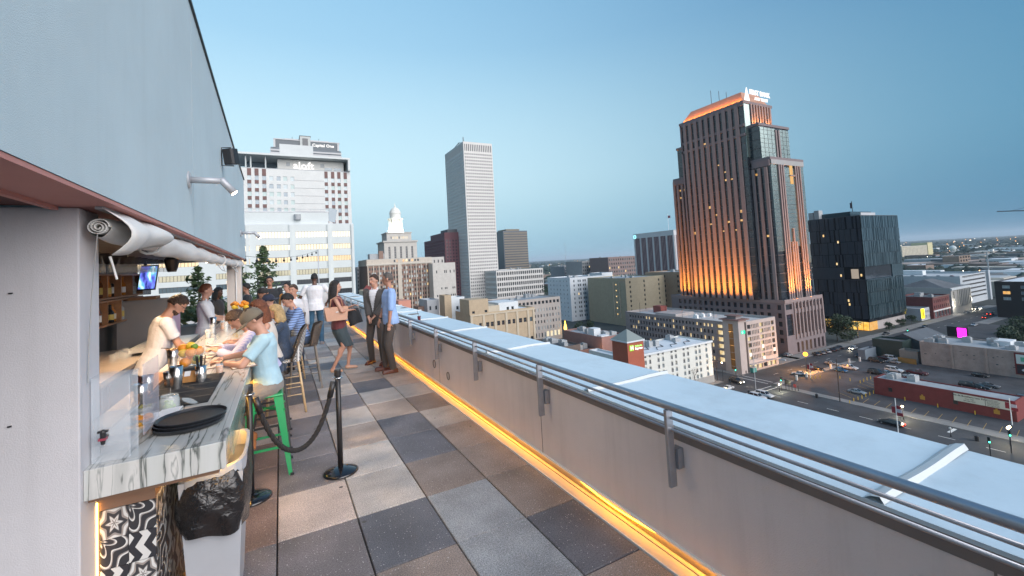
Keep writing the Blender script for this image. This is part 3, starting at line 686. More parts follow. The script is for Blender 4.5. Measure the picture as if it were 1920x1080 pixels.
# hotel with the curled roof canopy
A1 = wallm('hotel grey panel', (0.60, 0.61, 0.59), 0.05); BRN = wallm('brown spandrel', (0.17, 0.10, 0.09), 0.08)
b = thing('hotel_tower', 'pale grey hotel tower with brown spandrels under a wide flat roof canopy', 'building', (10, 275, GZ))
def az(py): return onY(520, py, 260).z
def ax(px, py=350): return onY(px, py, 260).x
m = MB(); ztop = onY(455, 314, 260).z
cl = [(ax(464), ax(471.5)), (ax(478), ax(485.5)), (ax(492), ax(499.5)), (ax(505), ax(513)), (ax(519), ax(526.5)), (ax(531.5), ax(539)), (ax(545), ax(552))]
cr_ = [(ax(609), ax(615)), (ax(621.5), ax(627.5)), (ax(633), ax(639)), (ax(645), ax(651))]
rws = []
for k in range(26):
    zt = az(330.5+14.8*k); rws.append((zt-2.35, zt))
rws = sorted(r for r in rws if r[0] > -40)
facade(b, m, 'S', 260, ax(440), ax(657.5), GZ, ztop, cl+cr_, rws, depth=0.25, lit=0.0, glass=[GL_PALE, GL_PALE, GL_SKY, mat('window blind mint', (0.40, 0.50, 0.48), 0.3)], rnd=random.Random(5))
m.quad((ax(657.5), 260, GZ), (ax(657.5), 290, GZ), (ax(657.5), 290, ztop), (ax(657.5), 260, ztop)); m.quad((ax(440), 260, GZ), (ax(440), 290, GZ), (ax(440), 290, ztop), (ax(440), 260, ztop)); m.quad((ax(440), 290, GZ), (ax(657.5), 290, GZ), (ax(657.5), 290, ztop), (ax(440), 290, ztop))
m.build('walls', A1, b)
SPM = {}
for c in cl[:3]+cr_:
    for k, r in enumerate(rws):
        z_hi = rws[k+1][0]-0.02 if k+1 < len(rws) else min(ztop-0.2, r[1]+5.2)
        if r[1] < -12: continue
        MB().box(c[0], 259.86, r[1]+0.02, c[1], 259.99, z_hi).build('spandrel', BRN, b)
for k in range(6): block(b, 'floor_joint', ax(552.5), 259.93, ax(608), 259.985, az(337+14.8*k), az(336.2+14.8*k), wallm('joint grey', (0.36, 0.37, 0.37), 0.05))
block(b, 'roof', ax(440), 260.01, ax(657.5), 290, ztop, ztop+0.3, ROOFG)
zl, zr = onY(455, 288, 257).z, onY(655, 297, 257).z
xr = onY(656, 297, 257).x
MB().box(ax(520, 300), 263, ztop+0.31, ax(645, 300), 285, zr-1.2).build('penthouse', wallm('penthouse cream', (0.56, 0.56, 0.53), 0.04), b)
MB().box(ax(434), 257, zr-0.75, xr, 288, zr+0.25).build('canopy', wallm('canopy pale', (0.58, 0.61, 0.60), 0.03), b)
MB().box(xr-1.1, 257.05, ztop+0.31, xr-0.02, 287, zr-0.76).build('canopy_side', wallm('canopy pale', (0.58, 0.61, 0.60), 0.03), b)
for px in (461.5, 471, 499): MB().tube([(ax(px), 260.5, ztop+0.3), (ax(px), 260.5, zr-0.8)], 0.35, 8).build('canopy_column', W1, b)
MB().box(ax(460), 275, ztop+0.3, ax(519), 276, zr-1.0).build('glass_screen', GL_SKY, b)
for px in (538, 603): block(b, 'louvre', ax(px), 262.9, ax(px+7), 262.99, az(308), az(301), HVACM)
for px in (611, 628): block(b, 'clerestory', ax(px), 262.88, ax(px+14), 262.985, az(313), az(308), GL_SKY)
SIGNW = glow('sign white', (1.0, 0.97, 0.95), 0.75)
text('lettering', 'aloft', (ax(571), 262.8, az(306.8)), 5.6, SIGNW, b, ext=0.12, sx=1.05); text('lettering', 'HOTELS', (ax(573), 262.8, az(314.2)), 1.5, SIGNW, b, ext=0.1, sx=1.2)
block(b, 'lift_house', onY(524, 280, 270).x, 270, onY(587, 280, 270).x, 284, zr+0.26, onY(560, 272, 270).z, wallm('lift grey', (0.52, 0.54, 0.53), 0.05))
# bank tower behind it
b = thing('bank_tower', 'grey banded tower with stepped dark crown behind the pale hotel', 'building', (20, 340, GZ))
def cz(py): return onY(573, py, 330).z
def cx_(px): return onY(px, 270, 330).x
STN = wallm('bank stone', (0.50, 0.50, 0.50), 0.05)
block(b, 'shaft', cx_(507), 330.6, cx_(639), 370, GZ, cz(279), wallm('bank dark glass', (0.16, 0.18, 0.20), 0.1))
for k in range(4): block(b, 'stone_band', cx_(506.5)-0.2, 330.2, cx_(639)+0.3, 330.59, cz(302-5.4*k), cz(299-5.4*k), STN)
block(b, 'crown', cx_(514), 331, cx_(636), 366, cz(278.9), cz(264.5), mat('crown dark', (0.055, 0.075, 0.09), 0.3))
block(b, 'crown_cap', cx_(513), 330.6, cx_(637), 366.4, cz(264.4), cz(262.6), STN)
block(b, 'crown_upper', cx_(534), 332, cx_(617), 362, cz(262.5), cz(260.5), STN)
block(b, 'crest', cx_(562.5), 329.6, cx_(582), 345, cz(276), cz(256), wallm('crest stone', (0.46, 0.48, 0.46), 0.05)); block(b, 'crest_window', cx_(567), 329.45, cx_(577.5), 329.59, cz(274), cz(260), GL_DARK)
block(b, 'crest_cap', cx_(561.5), 329.4, cx_(583), 345.2, cz(255.9), cz(255.2), BLACK)
for px in (514.5, 634): block(b, 'corner_pier', cx_(px)-0.6, 330.3, cx_(px)+0.6, 330.98, cz(279), cz(265), STN)
text('lettering', 'Capital One', (cx_(606), 330.8, cz(270.6)), 2.9, SIGNW, b, ext=0.1, bold=0.05)
for px in (549, 600): MB().tube([(cx_(px), 340, cz(262)), (cx_(px), 340, cz(251))], 0.15, 5).build('antenna', BLACK, b)
# grey gridded block seen through the bar
G1 = wallm('grid grey', (0.30, 0.32, 0.34), 0.08)
bldg('office_slab', 'grey office slab with a close window grid beyond the bar', -75, 230, -35.4, 255, 9, G1, S=dict(cols=spread(-75, -35.4, 26, 0.5, 0.5), rows=spread(-44, 8.5, 16, 0.55), lit=0.01, glass=[GL_DARK, GL_BLUE]))
# ------------------------------------------------------------------ old bank with lantern tower
b = thing('old_bank', 'broad brown brick office block with pale stone piers', 'building', (75, 320, GZ))
BRK_ = wallm('brown brick', (0.235, 0.155, 0.12), 0.12, 0.6); STO = wallm('pale stone', (0.50, 0.45, 0.38), 0.10, 0.5)
xl, xr = 52.6, 98.0
m = MB(); bays = spread(xl+0.7, xr-0.7, 24, 0.52); rws = spread(-44, 3.6, 15, 0.55)
facade(b, m, 'S', 310, xl, xr, GZ, 4.2, bays, rws, depth=0.3, lit=0.05, glass=[GL_DARK, GL_DARK, GL_PALE], rnd=random.Random(8))
m.quad((xl, 310, GZ), (xl, 345, GZ), (xl, 345, 4.2), (xl, 310, 4.2)); m.quad((xr, 310, GZ), (xr, 345, GZ), (xr, 345, 4.2), (xr, 310, 4.2)); m.quad((xl, 345, GZ), (xr, 345, GZ), (xr, 345, 4.2), (xl, 345, 4.2)); m.build('walls', BRK_, b)
for k in range(13): u = xl+0.4+(xr-xl-0.8)*k/12; block(b, 'stone_pier', u-0.28, 309.5, u+0.28, 309.99, GZ, 4.2, STO)
block(b, 'wide_pier', xl+20.6, 309.3, xl+23.4, 309.48, GZ, 8.6, STO)
block(b, 'attic', xl-0.3, 309.6, xr+0.3, 345.3, 4.201, 8.7, STO); block(b, 'cornice', xl-0.6, 309.2, xr+0.6, 345.6, 4.8, 5.4, wallm('pale stone light', (0.56, 0.53, 0.47), 0.08))
for k in range(9): block(b, 'attic_window', xl+18+2.1*k, 309.45, xl+19.2+2.1*k, 309.59, 6.3, 7.9, [GL_DARK, AMBER, WARM, AMBER, WARM, GL_DARK, AMBER, GL_DARK, GL_DARK][k])
block(b, 'roof', xl, 310, xr, 345, 8.701, 8.9, ROOFG)
block(b, 'rooftop_unit', xl+3, 316, xl+13, 324, 8.9, 12.8, HVACM); block(b, 'rooftop_tank', xl+9, 314, xl+12, 316.5, 8.9, 14.5, BRK_)
t = thing('lantern_tower', 'stone setback tower with lit white domed lantern above the brown block', 'tower', (81, 342, 8))
L1 = wallm('tower limestone', (0.46, 0.44, 0.40), 0.10, 0.5)
m = MB(); facade(t, m, 'S', 330, 68.7, 93.4, -10, 21.5, spread(68.7, 93.4, 5, 0.34, 1.6), [(9.2, 18.2)], depth=0.5, glass=[GL_DARK], frame=(2, 5), fmat=L1)
m.quad((68.7, 330, -10), (68.7, 354, -10), (68.7, 354, 21.5), (68.7, 330, 21.5)); m.quad((93.4, 330, -10), (93.4, 354, -10), (93.4, 354, 21.5), (93.4, 330, 21.5)); m.build('lower_stage', L1, t)
block(t, 'cornice', 67.9, 329.2, 94.2, 354.8, 21.5, 22.5, L1); block(t, 'roof', 68.5, 330, 93.6, 354, 22.5, 22.7, ROOFG)
m = MB(); facade(t, m, 'S', 333, 71.5, 90.2, 22.6, 28.6, spread(71.5, 90.2, 9, 0.4, 2.5), [(24.2, 26)], depth=0.3, glass=[GL_DARK, WARM, CREAM], rnd=random.Random(2)); m.quad((71.5, 333, 22.6), (71.5, 351, 22.6), (71.5, 351, 28.6), (71.5, 333, 28.6)); m.quad((90.2, 333, 22.6), (90.2, 351, 22.6), (90.2, 351, 28.6), (90.2, 333, 28.6)); m.quad((71.5, 333, 28.6), (90.2, 333, 28.6), (90.2, 351, 28.6), (71.5, 351, 28.6)); m.build('upper_stage', L1, t)
block(t, 'upper_cornice', 71.0, 332.5, 90.7, 351.5, 28.601, 29.3, L1)
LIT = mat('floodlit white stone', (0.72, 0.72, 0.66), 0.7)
c = (80.6, 342, 0)
MB().lathe([(5.6, 29.3), (5.6, 31.6)], c, 24).build('drum_base', LIT, t)
MB().lathe([(3.9, 31.6), (3.9, 40.0)], c, 24).build('drum_core', LIT, t)
for k in range(14): a = 2*PI*k/14; MB().tube([(c[0]+4.8*math.cos(a), c[1]+4.8*math.sin(a), 31.6), (c[0]+4.8*math.cos(a), c[1]+4.8*math.sin(a), 39.6)], 0.42, 8).build('column', LIT, t)
MB().lathe([(5.7, 39.6), (5.9, 40.6), (4.2, 40.8), (4.2, 44.2), (4.5, 44.4), (4.3, 45.4), (3.6, 47.2), (2.2, 48.8), (0.7, 49.6), (0.3, 51.5), (0.05, 53)], c, 24).build('dome', LIT, t, smooth=False)
for k in range(6): a = 2*PI*k/6+0.3; point('lantern floodlight', (c[0]+7.6*math.cos(a), c[1]+7.6*math.sin(a), 30.6), 3200, (1, 0.96, 0.82), 0.5)
# pale block at its right, small roofs at its left
bldg('stone_block', 'pale stone block with few windows right of the brown building', 95.6, 300, 112.6, 330, 3.9, wallm('cream stone', (0.52, 0.50, 0.46), 0.08, 0.4), S=dict(cols=[(98, 98.8), (101.3, 102.1), (104.0, 104.7), (105.2, 105.9), (108.2, 109.0), (109.8, 110.6), (111.2, 111.9)], rows=[(-31.5, -30), (-25, -23.5), (-20.2, -18.7), (-15, -13.6), (-3.4, -1.4)], glass=[GL_DARK], skip=lambda c, r: (c+r*3) % 4 == 1))
bldg('stepped_block', 'pale stepped block between the stone block and the maroon tower', 99, 342, 119, 362, 9.2, wallm('cream stone 2', (0.48, 0.46, 0.43), 0.08, 0.4), S=dict(cols=spread(99, 119, 6, 0.3), rows=spread(-10, 8, 4, 0.5), glass=[GL_DARK]))
bldg('grey_block', 'grey ribbed block at the left edge of the brown building', 55, 372, 64, 392, 4.5, wallm('slate grey', (0.26, 0.28, 0.30), 0.06), S=dict(cols=spread(55, 64, 5, 0.45), rows=spread(-40, 3.5, 14, 0.5), glass=[GL_DARK]))
bldg('slim_tower', 'slim grey tower just behind the white office block', 38.5, 300, 42.5, 318, 13.8, wallm('slim grey', (0.34, 0.37, 0.38), 0.05), S=dict(cols=spread(38.5, 42.5, 4, 0.35), rows=spread(-40, 13, 14, 0.8), glass=[GL_BLUE]))
b = bldg('cream_house', 'small cream block with red hipped roof beside the brown building', 33.5, 210, 38.8, 222, -7.6, wallm('cream plaster', (0.50, 0.44, 0.33), 0.08))
MB().poly([(33.2, 209.7, -7.4), (39.1, 209.7, -7.4), (36.2, 216, -5.2)]).build('hip_roof', wallm('red tile', (0.22, 0.05, 0.04), 0.1), b)
b = bldg('pink_block', 'low pink stepped block under the brown building', 44.8, 190, 52, 203, -17.0, wallm('pink plaster', (0.48, 0.22, 0.16), 0.08)); block(b, 'upper_step', 44.9, 191, 50.3, 202, -17.4, -12.4, wallm('pink plaster', (0.48, 0.22, 0.16), 0.08))
# maroon tower
b = bldg('maroon_tower', 'maroon granite tower with a stepped top behind the white tower', 172.4, 490.6, 205, 573, 35, wallm('maroon granite', (0.13, 0.055, 0.065), 0.1), W=dict(cols=spread(490.6, 573, 22, 0.5, 1), rows=spread(-44, 33, 20, 0.55), glass=[mat('maroon glass', (0.04, 0.03, 0.045), 0.15)]), S=dict(cols=spread(172.4, 205, 8, 0.5, 1), rows=spread(-44, 33, 20, 0.55), glass=[mat('maroon glass', (0.04, 0.03, 0.045), 0.15)]))
block(b, 'upper_step', 172.6, 491, 204, 545, 34.2, 41, wallm('maroon granite', (0.13, 0.055, 0.065), 0.1)); block(b, 'plant_room', 178, 495, 200, 520, 41, 45, ROOFD)
# ------------------------------------------------------------------ white gridded tower with its podium
TW = wallm('white travertine', (0.60, 0.585, 0.555), 0.05, 0.3)
GT = [mat('tower glass a', (0.045, 0.05, 0.058), 0.15), mat('tower glass b', (0.07, 0.075, 0.085), 0.15), mat('tower glass c', (0.03, 0.034, 0.04), 0.15)]
x0, y0, x1, y1, zt = 190.4, 462.3, 227.3, 525.5, 144.1
zr_ = [(-44+3.82*k+1.0, -44+3.82*k+2.95) for k in range(46)] + [(133.4, 141.5)]
b = bldg('gridded_tower', 'tall slender white tower with a dense grid of square windows', x0, y0, x1, y1, zt, TW, S=dict(cols=spread(x0, x1, 15, 0.50, 0.8), rows=zr_, depth=0.6, glass=GT, lit=0.003), W=dict(cols=spread(y0, y1, 22, 0.52, 0.8), rows=zr_, depth=0.6, glass=GT), roof=ROOFG)
MB().tube([(196, 475, zt-0.7), (196, 475, zt+9)], 0.5, 5).tube([(192, 505, zt-0.7), (196, 490, zt+6), (197, 476, zt+3)], 0.4, 5).tube([(196, 490, zt-0.7), (196, 490, zt+6.5)], 0.4, 5).build('roof_crane', BLACK, b)
x0, y0, x1, y1 = 209.3, 432.0, 270.0, 500
bldg('tower_podium', 'low white gridded podium in front of the tall gridded tower', x0, y0, x1, y1, -7.1, TW, S=dict(cols=spread(x0, x1, 22, 0.66, 0.6), rows=spread(-43, -7.8, 6, 0.62), depth=0.9, glass=GT, lit=0.01), W=dict(cols=spread(y0, 461, 11, 0.64, 0.6), rows=spread(-43, -7.8, 6, 0.62), depth=0.9, glass=GT), roof=ROOFG, units=5)
x0, y0, x1, y1 = 291.0, 570.0, 331.9, 612
b = bldg('bronze_tower', 'dark bronze tower with horizontal bands right of the white tower', x0, y0, x1, y1, 48.0, mat('bronze glass', (0.045, 0.06, 0.075), 0.25))
BZ = wallm('bronze spandrel', (0.175, 0.150, 0.115), 0.1)
for k in range(24):
    z = -42+3.72*k
    MB().box(x0+1.2, y0-0.3, z, x1-0.2, y0-0.01, z+1.9).build('spandrel', BZ, b)
block(b, 'plant_room', x0+8, y0+6, x1-10, y1-8, 48, 51, BZ)
# ------------------------------------------------------------------ tan blocks just beyond the parapet
TAN = wallm('tan brick', (0.40, 0.315, 0.215), 0.09, 0.7); TANL = wallm('tan plaster', (0.46, 0.40, 0.305), 0.07, 0.5); WHP = wallm('white plaster', (0.58, 0.62, 0.64), 0.06, 0.4)
yk = 175.8
def kx(px, py=600): return onY(px, py, yk).x
def kz(px, py): return onY(px, py, yk).z
zt = kz(960, 580)
cols = []
for a, c in ((886, 891), (898, 903), (911, 917), (920, 925.5), (932, 937.5), (941, 946), (952, 957.5), (961, 966), (973, 979), (982, 987.5), (993.5, 998.5)): cols.append((kx(a), kx(c)))
rowz = [(kz(900, y+9), kz(900, y)) for y in (646, 631, 616.5, 602)]
rowz = [(-44+4.3*k, -44+4.3*k+2.6) for k in range(0, 4)] + [(z0, z1) for z0, z1 in [(kz(940, 638), kz(940, 629)), (kz(940, 624), kz(940, 615)), (kz(940, 609.5), kz(940, 601))]]
rowz = sorted(rowz); rowz = [r for i, r in enumerate(rowz) if i == 0 or r[0] > rowz[i-1][1]+0.3]
b = bldg('tan_offices', 'tan brick office block with paired tall windows beyond the parapet', kx(882, 600), yk, kx(1003, 600), 205, zt, TAN, S=dict(cols=cols, rows=rowz, depth=0.35, lit=0.04, glass=[GL_DARK, GL_DARK, GL_BLUE], frame=(1, 2), fmat=BRN), roof=ROOFW, units=3)
for px in (884, 907, 928.5, 949.5, 970, 990.5, 1001): block(b, 'pilaster', kx(px)-0.5, yk-0.28, kx(px)+0.5, yk-0.01, GZ, zt-1.2, TANL)
block(b, 'cornice', kx(882), yk-0.32, kx(1003)+0.2, yk-0.012, zt-1.19, zt-0.6, TANL)
m = MB(); zt2 = kz(890, 562)
facade(b, m, 'S', yk-0.05, kx(881), kx(917), zt-0.6, zt2, [(kx(886), kx(891)), (kx(909.5), kx(914.5))], [(kz(890, 592), kz(890, 583.5))], depth=0.3, glass=[GL_DARK])
m.quad((kx(881), yk-0.05, zt-0.6), (kx(881), 187, zt-0.6), (kx(881), 187, zt2), (kx(881), yk-0.05, zt2)); m.quad((kx(917), yk-0.05, zt-0.6), (kx(917), 187, zt-0.6), (kx(917), 187, zt2), (kx(917), yk-0.05, zt2)); m.quad((kx(881), yk-0.05, zt2), (kx(917), yk-0.05, zt2), (kx(917), 187, zt2), (kx(881), 187, zt2)); m.build('tower_block', TAN, b)
m = MB(); zt3 = kz(950, 567)
facade(b, m, 'S', yk+1, kx(938), kx(975), zt-0.7, zt3, [(kx(953), kx(957.5)), (kx(962), kx(966.5))], [(kz(950, 583.5), kz(950, 576))], depth=0.3, glass=[GL_DARK])
m.quad((kx(938), yk+1, zt-0.6), (kx(938), 190, zt-0.6), (kx(938), 190, zt3), (kx(938), yk+1, zt3)); m.quad((kx(938), yk+1, zt3), (kx(975), yk+1, zt3), (kx(975), 190, zt3), (kx(938), 190, zt3)); m.quad((kx(975), yk+1, zt-0.6), (kx(975), 190, zt-0.6), (kx(975), 190, zt3), (kx(975), yk+1, zt3)); m.build('white_penthouse', WHP, b)
MB().box(kx(917)+0.02, yk+0.02, zt-0.55, kx(938)-0.02, 188, kz(925, 573)).build('rear_block', TANL, b)
bldg('white_annex', 'narrow white block with one window column between tan blocks', 69.6, 193.6, 76.5, 203, -13.2, WHP, S=dict(cols=[(72.2, 73.4), (75.2, 76.1)], rows=[(-43+4*k, -41.4+4*k) for k in range(7)], glass=[GL_DARK]))
bldg('tan_tower_block', 'narrow tan stair tower left of the tan offices', 66.3, 192.6, 69.58, 200, -11.8, TAN)
bldg('grey_annex', 'low grey annex with pale roof under the stone block', 60.3, 200, 66, 214, -13.8, wallm('grey plaster', (0.34, 0.36, 0.38), 0.08), S=dict(cols=spread(60.3, 66, 2, 0.3), rows=[(-30, -28), (-24, -22), (-18.6, -16.8)], glass=[GL_DARK]), roof=ROOFW)
bldg('brown_annex', 'small dark brown block at the foot of the brick tower', 57.4, 205, 60.2, 214, -17.0, BRK_)
# pale stone block and white block
x0, y0, x1, y1, zt = 123.0, 217.6, 146.8, 242.2, -20.1
b = bldg('stone_offices', 'pale stone block with small windows and dark top-floor openings', x0-14, y0, x1, y1, zt, wallm('pinkish stone', (0.46, 0.42, 0.385), 0.07, 0.5), S=dict(cols=spread(x0-14, x1, 18, 0.36, 0.5), depth=0.3, glass=[GL_SKY, GL_PALE, GL_DARK], rows=[(-42.6, -40), (-38.2, -36.3), (-34.5, -32.8), (-31.1, -29.4), (-27.7, -26.0)], layers=[dict(z1=-25.2), dict(z0=-25.2, cols=spread(x0-8, x1, 12, 0.62, 0.4), rows=[(-23.4, -21.7)], glass=[GL_DARK])]), roof=ROOFG, units=5)
for k in range(4): block(b, 'entrance_window', 136.2+2.6*k, y0-0.2, 137.5+2.6*k, y0-0.01, -42.5, -39.6, CREAM)
MB().lathe([(0.1, -44), (0.7, -41), (0.9, -39), (0.5, -37), (0.05, -34.5)], (148.6, 216.5, 0), 10).build('lit_sculpture', glow('flame amber', (1, 0.55, 0.08), 3.0), b)
x0, y0, x1, y1, zt = 191.2, 269.0, 226.6, 300, -12.5
WB = wallm('white painted wall', (0.62, 0.66, 0.69), 0.04)
bldg('white_offices', 'white block with rows of paired windows and a blank left flank', x0, y0, x1, y1, zt, WB, S=dict(cols=[(x0+3.2, x0+4.2)] + [v for k in range(6) for v in ((x0+7.2+4.7*k, x0+8.3+4.7*k), (x0+9.0+4.7*k, x0+10.1+4.7*k))], rows=spread(-43, -13.6, 9, 0.5), depth=0.35, lit=0.01, glass=[GL_DARK, GL_DARK, GL_BLUE]), W=dict(cols=spread(y0, y1, 6, 0.22, 2), rows=spread(-43, -13.6, 9, 0.4), depth=0.3, glass=[GL_SKY, GL_DARK]), roof=ROOFG, units=3)
x0, y0, x1, y1, zt = 202.3, 221.6, 238.5, 262, -13.2
TN = wallm('olive tan concrete', (0.34, 0.30, 0.215), 0.08, 0.4)
b = bldg('tan_hotel', 'broad blank tan block with narrow window columns near the white block', x0, y0, x1, y1, zt, TN, S=dict(cols=[(x0+3.4, x0+4.6), (x0+16.2, x0+17.4), (x0+30, x0+31.2)], rows=spread(-43, -14.5, 9, 0.5), glass=[GL_DARK]), W=dict(cols=[], rows=[]), roof=ROOFG, units=4)
for u in (y0+6, y0+12): block(b, 'wall_rib', x0-0.35, u, x0-0.01, u+0.5, -40, -16, TANL)
for k in range(6): block(b, 'flank_lamp', x0-0.2, y0+9, x0-0.01, y0+9.7, -38+4*k, -37.2+4*k, WARM)
bldg('brown_wing', 'darker tan wing lit orange beside the bronze striped tower', 219.8+19, 204.2, 262, 240, -11.2, wallm('brown concrete', (0.30, 0.215, 0.15), 0.1, 0.4), S=dict(cols=spread(239, 262, 4, 0.2), rows=spread(-43, -12.5, 9, 0.5), glass=[GL_DARK]), W=dict(cols=spread(204, 240, 3, 0.15), rows=spread(-43, -12.5, 9, 0.5), glass=[GL_DARK]), roof=ROOFG, units=2)
# striped tower with flagpole
x0, y0, y1, zt = 322.2, 284.7, 335.9, 22.7
ST = wallm('ribbed white concrete', (0.52, 0.53, 0.54), 0.05); MG = mat('dark maroon glass', (0.075, 0.035, 0.045), 0.2)
b = thing('striped_tower', 'white tower with dark vertical window stripes left of the lit skyscraper', 'building', (345, 310, GZ))
block(b, 'core', x0+0.6, y0, 372, y1, GZ, zt-4.2, MG); block(b, 'attic', x0, y0-0.3, 372, y1+0.3, zt-4.2, zt, ST); block(b, 'roof_edge', x0-0.2, y0-0.5, 372, y1+0.5, zt, zt+0.5, STN)
for k in range(7):
    u = y0+0.4+(y1-y0-0.8)*k/6; block(b, 'wide_pier', x0, u-0.75, x0+0.59, u+0.75, GZ, zt-4.21, ST)
    if k < 6:
        for j in range(1, 5): v = u+(y1-y0-0.8)/6*j/5; block(b, 'thin_pier', x0+0.2, v-0.27, x0+0.59, v+0.27, GZ, zt-4.21, wallm('pink grey rib', (0.34, 0.26, 0.27), 0.05))
for k in range(9): u = x0+2+5*k; block(b, 'end_pier', u-0.7, y0-0.25, u+0.7, y0-0.01, GZ, zt-4.21, ST)
s = MB(); q = onX(1190, 444.5, x0-0.3); s.tube([q+Vector((0, 1.6*math.cos(a), 1.6*math.sin(a))) for a in [2*PI*i/16 for i in range(16)]], 0.28, 5, closed=True); s.build('round_logo', glow('logo cyan', (0.25, 0.75, 0.95), 1.6), b)
q = onX(1254, 432, 350); MB().tube([q, q+Vector((0, 0, 17))], 0.15, 5).build('flagpole', WHITEM, b)
MB().box(q.x, q.y-0.1, q.z+12.5, q.x+0.05, q.y-3.2, q.z+15).build('flag', mat('flag', (0.25, 0.08, 0.10), 0.8), b)
# ------------------------------------------------------------------ middle distance blocks
mid = [('low grey block with ribbed front in the middle distance', 1058, 1118, 497, 700, 505, (0.26, 0.28, 0.30), 12),
       ('taller grey block with light roof cabin in the middle distance', 1091, 1122, 489, 640, 505, (0.30, 0.31, 0.31), 8),
       ('cream block between the grey one and the brown-topped one', 1119, 1140, 492, 720, 500, (0.45, 0.43, 0.37), 6),
       ('white-banded block with a brown top floor', 1140, 1190, 481, 610, 505, (0.20, 0.15, 0.14), 12)]
for lab, pa, pb, ptop, d, pbm, c, n in mid:
    dd = ray((pa+pb)/2, ptop); hd = math.hypot(dd.x, dd.y); p = CAM + dd*(d/hd); yy = p.y
    xa, xb = onY(pa, ptop, yy).x, onY(pb, ptop, yy).x
    b = bldg('distant_block', lab, xa, yy, xb, yy+40, p.z, wallm('mid wall '+lab[:8], c, 0.06), S=dict(cols=spread(xa, xb, n, 0.5), rows=spread(-43, p.z-1, 8, 0.5), depth=0.4, glass=[GL_DARK, GL_BLUE], lit=0.03), units=2, group='city blocks in the middle distance')
b = bldg('low_white_block', 'small plain white block in front of the brown-topped one', 355, 430, 372, 455, -18, WB)
# pink low building with cluttered roof, low brick roofs
PK = wallm('dusty pink brick', (0.285, 0.165, 0.145), 0.10, 0.5)
b = bldg('pink_brick_hall', 'low dusty pink brick building with cluttered grey roof', 116.4, 143.8, 128.9, 171.4, -31.3, PK, roof=ROOFG, units=9)
block(b, 'roof_house', 117.5, 150, 121, 154, -32, -28.6, WHP); block(b, 'stair_box', 116.5, 144, 120.5, 147, -31.2, -30.7, ROOFW)
bldg('brick_shophouse', 'dark brick low building with grey roof clutter left of the pink hall', 97, 146, 107, 168, -33, wallm('dark brick', (0.12, 0.10, 0.09), 0.15, 0.6), S=dict(cols=spread(97, 107, 3, 0.35), rows=[(-41, -39), (-37, -35)], glass=[GL_BLUE, GL_SKY]), roof=ROOFD, units=7)
bldg('low_brick_annex', 'lower brick annex with dark roof touching the pink hall', 107.2, 148, 116.2, 160, -36, wallm('red brick annex', (0.17, 0.10, 0.085), 0.15, 0.6), roof=ROOFD, units=4)
bldg('parking_shed', 'long flat pale shed roof behind the chain hotel', 98, 118, 118, 138, -39.5, wallm('shed wall', (0.30, 0.31, 0.32), 0.1), roof=ROOFW, units=3)
point('yard lamp light', (112.5, 139.5, -37.5), 500, (1, 0.5, 0.15), 0.3)
t = thing('yard_lamp', 'orange lamp on the wall below the pink hall', 'lamp', (112.5, 140.3, -38)); MB().ell((112.5, 140.3, -37.8), 0.35, 0.35, 0.35, 8, 6).build('lamp_globe', glow('sodium glow', (1, 0.42, 0.08), 12), t); MB().tube([(112.5, 140.3, GZ), (112.5, 140.3, -38.2)], 0.08, 5).build('post', BLACK, t)
# ------------------------------------------------------------------ chain hotel
yh, x0, x1, zt = 106.9, 102.8, 136.1, -30.3
HW = wallm('hotel cream white', (0.58, 0.59, 0.55), 0.05, 0.4)
def hx(px): return onY(px, 655, yh).x
def hz(px, py): return onY(px, py, yh).z
cc = []
for a in (1209, 1217.5, 1233.5, 1242, 1258.5, 1266.5, 1281.5, 1289.5, 1304.5, 1311.5, 1324.3): cc.append((hx(a-1.9), hx(a+1.9)))
zrow = [hz(1320, 642+11.6*k) for k in range(6)]
b = bldg('chain_hotel', 'white six-storey hotel with grey-green pyramid tower and flat white roof', x0, yh, x1, 121.5, zt, HW, S=dict(cols=cc, rows=sorted((z-1.35, z) for z in zrow), depth=0.22, glass=[GL_DARK, GL_DARK, GL_BLUE, mat('red curtain', (0.25, 0.03, 0.03), 0.5)] if False else [GL_DARK, GL_DARK, GL_BLUE], frame=(2, 1), fmat=WHITEM), roof=ROOFW, par=0.45, units=6)
for c in cc:
    for z in zrow[:5]: MB().box(c[0]+0.1, yh-0.05, z-2.15, c[1]-0.1, yh-0.005, z-1.75).build('vent_grille', mat('grille beige', (0.45, 0.45, 0.40), 0.6), b)
block(b, 'roof_moulding', x0-0.2, yh-0.45, x1+0.3, yh-0.012, zt-0.55, zt+0.05, WHP); block(b, 'ground_band', x0, yh-0.2, x1+0.02, yh-0.012, GZ, GZ+2.6, wallm('hotel base grey', (0.28, 0.28, 0.27), 0.1))
for k in range(4): hx0 = 106+6.8*k; MB().tube([(hx0, 110, zt-0.35), (hx0+2.5, 113, zt-0.35), (hx0+5, 112.2, zt-0.3), (hx0+6.5, 115, zt-0.35)], 0.14, 5).build('roof_pipe', ROOFD, b)
RB = wallm('terracotta tower', (0.33, 0.09, 0.05), 0.08, 0.6)
yt = 103.6; xa, xb = onY(1177, 660, yt).x, onY(1207, 655, yt).x; zt2 = onY(1190, 641, yt).z
m = MB(); facade(b, m, 'S', yt, xa, xb, GZ, zt2, [(xa+0.9, xa+2.0), (xb-1.7, xb-0.6)], [(-43+3.1*k, -41.6+3.1*k) for k in range(3)], depth=0.2, glass=[GL_DARK], frame=(2, 1), fmat=WHITEM)
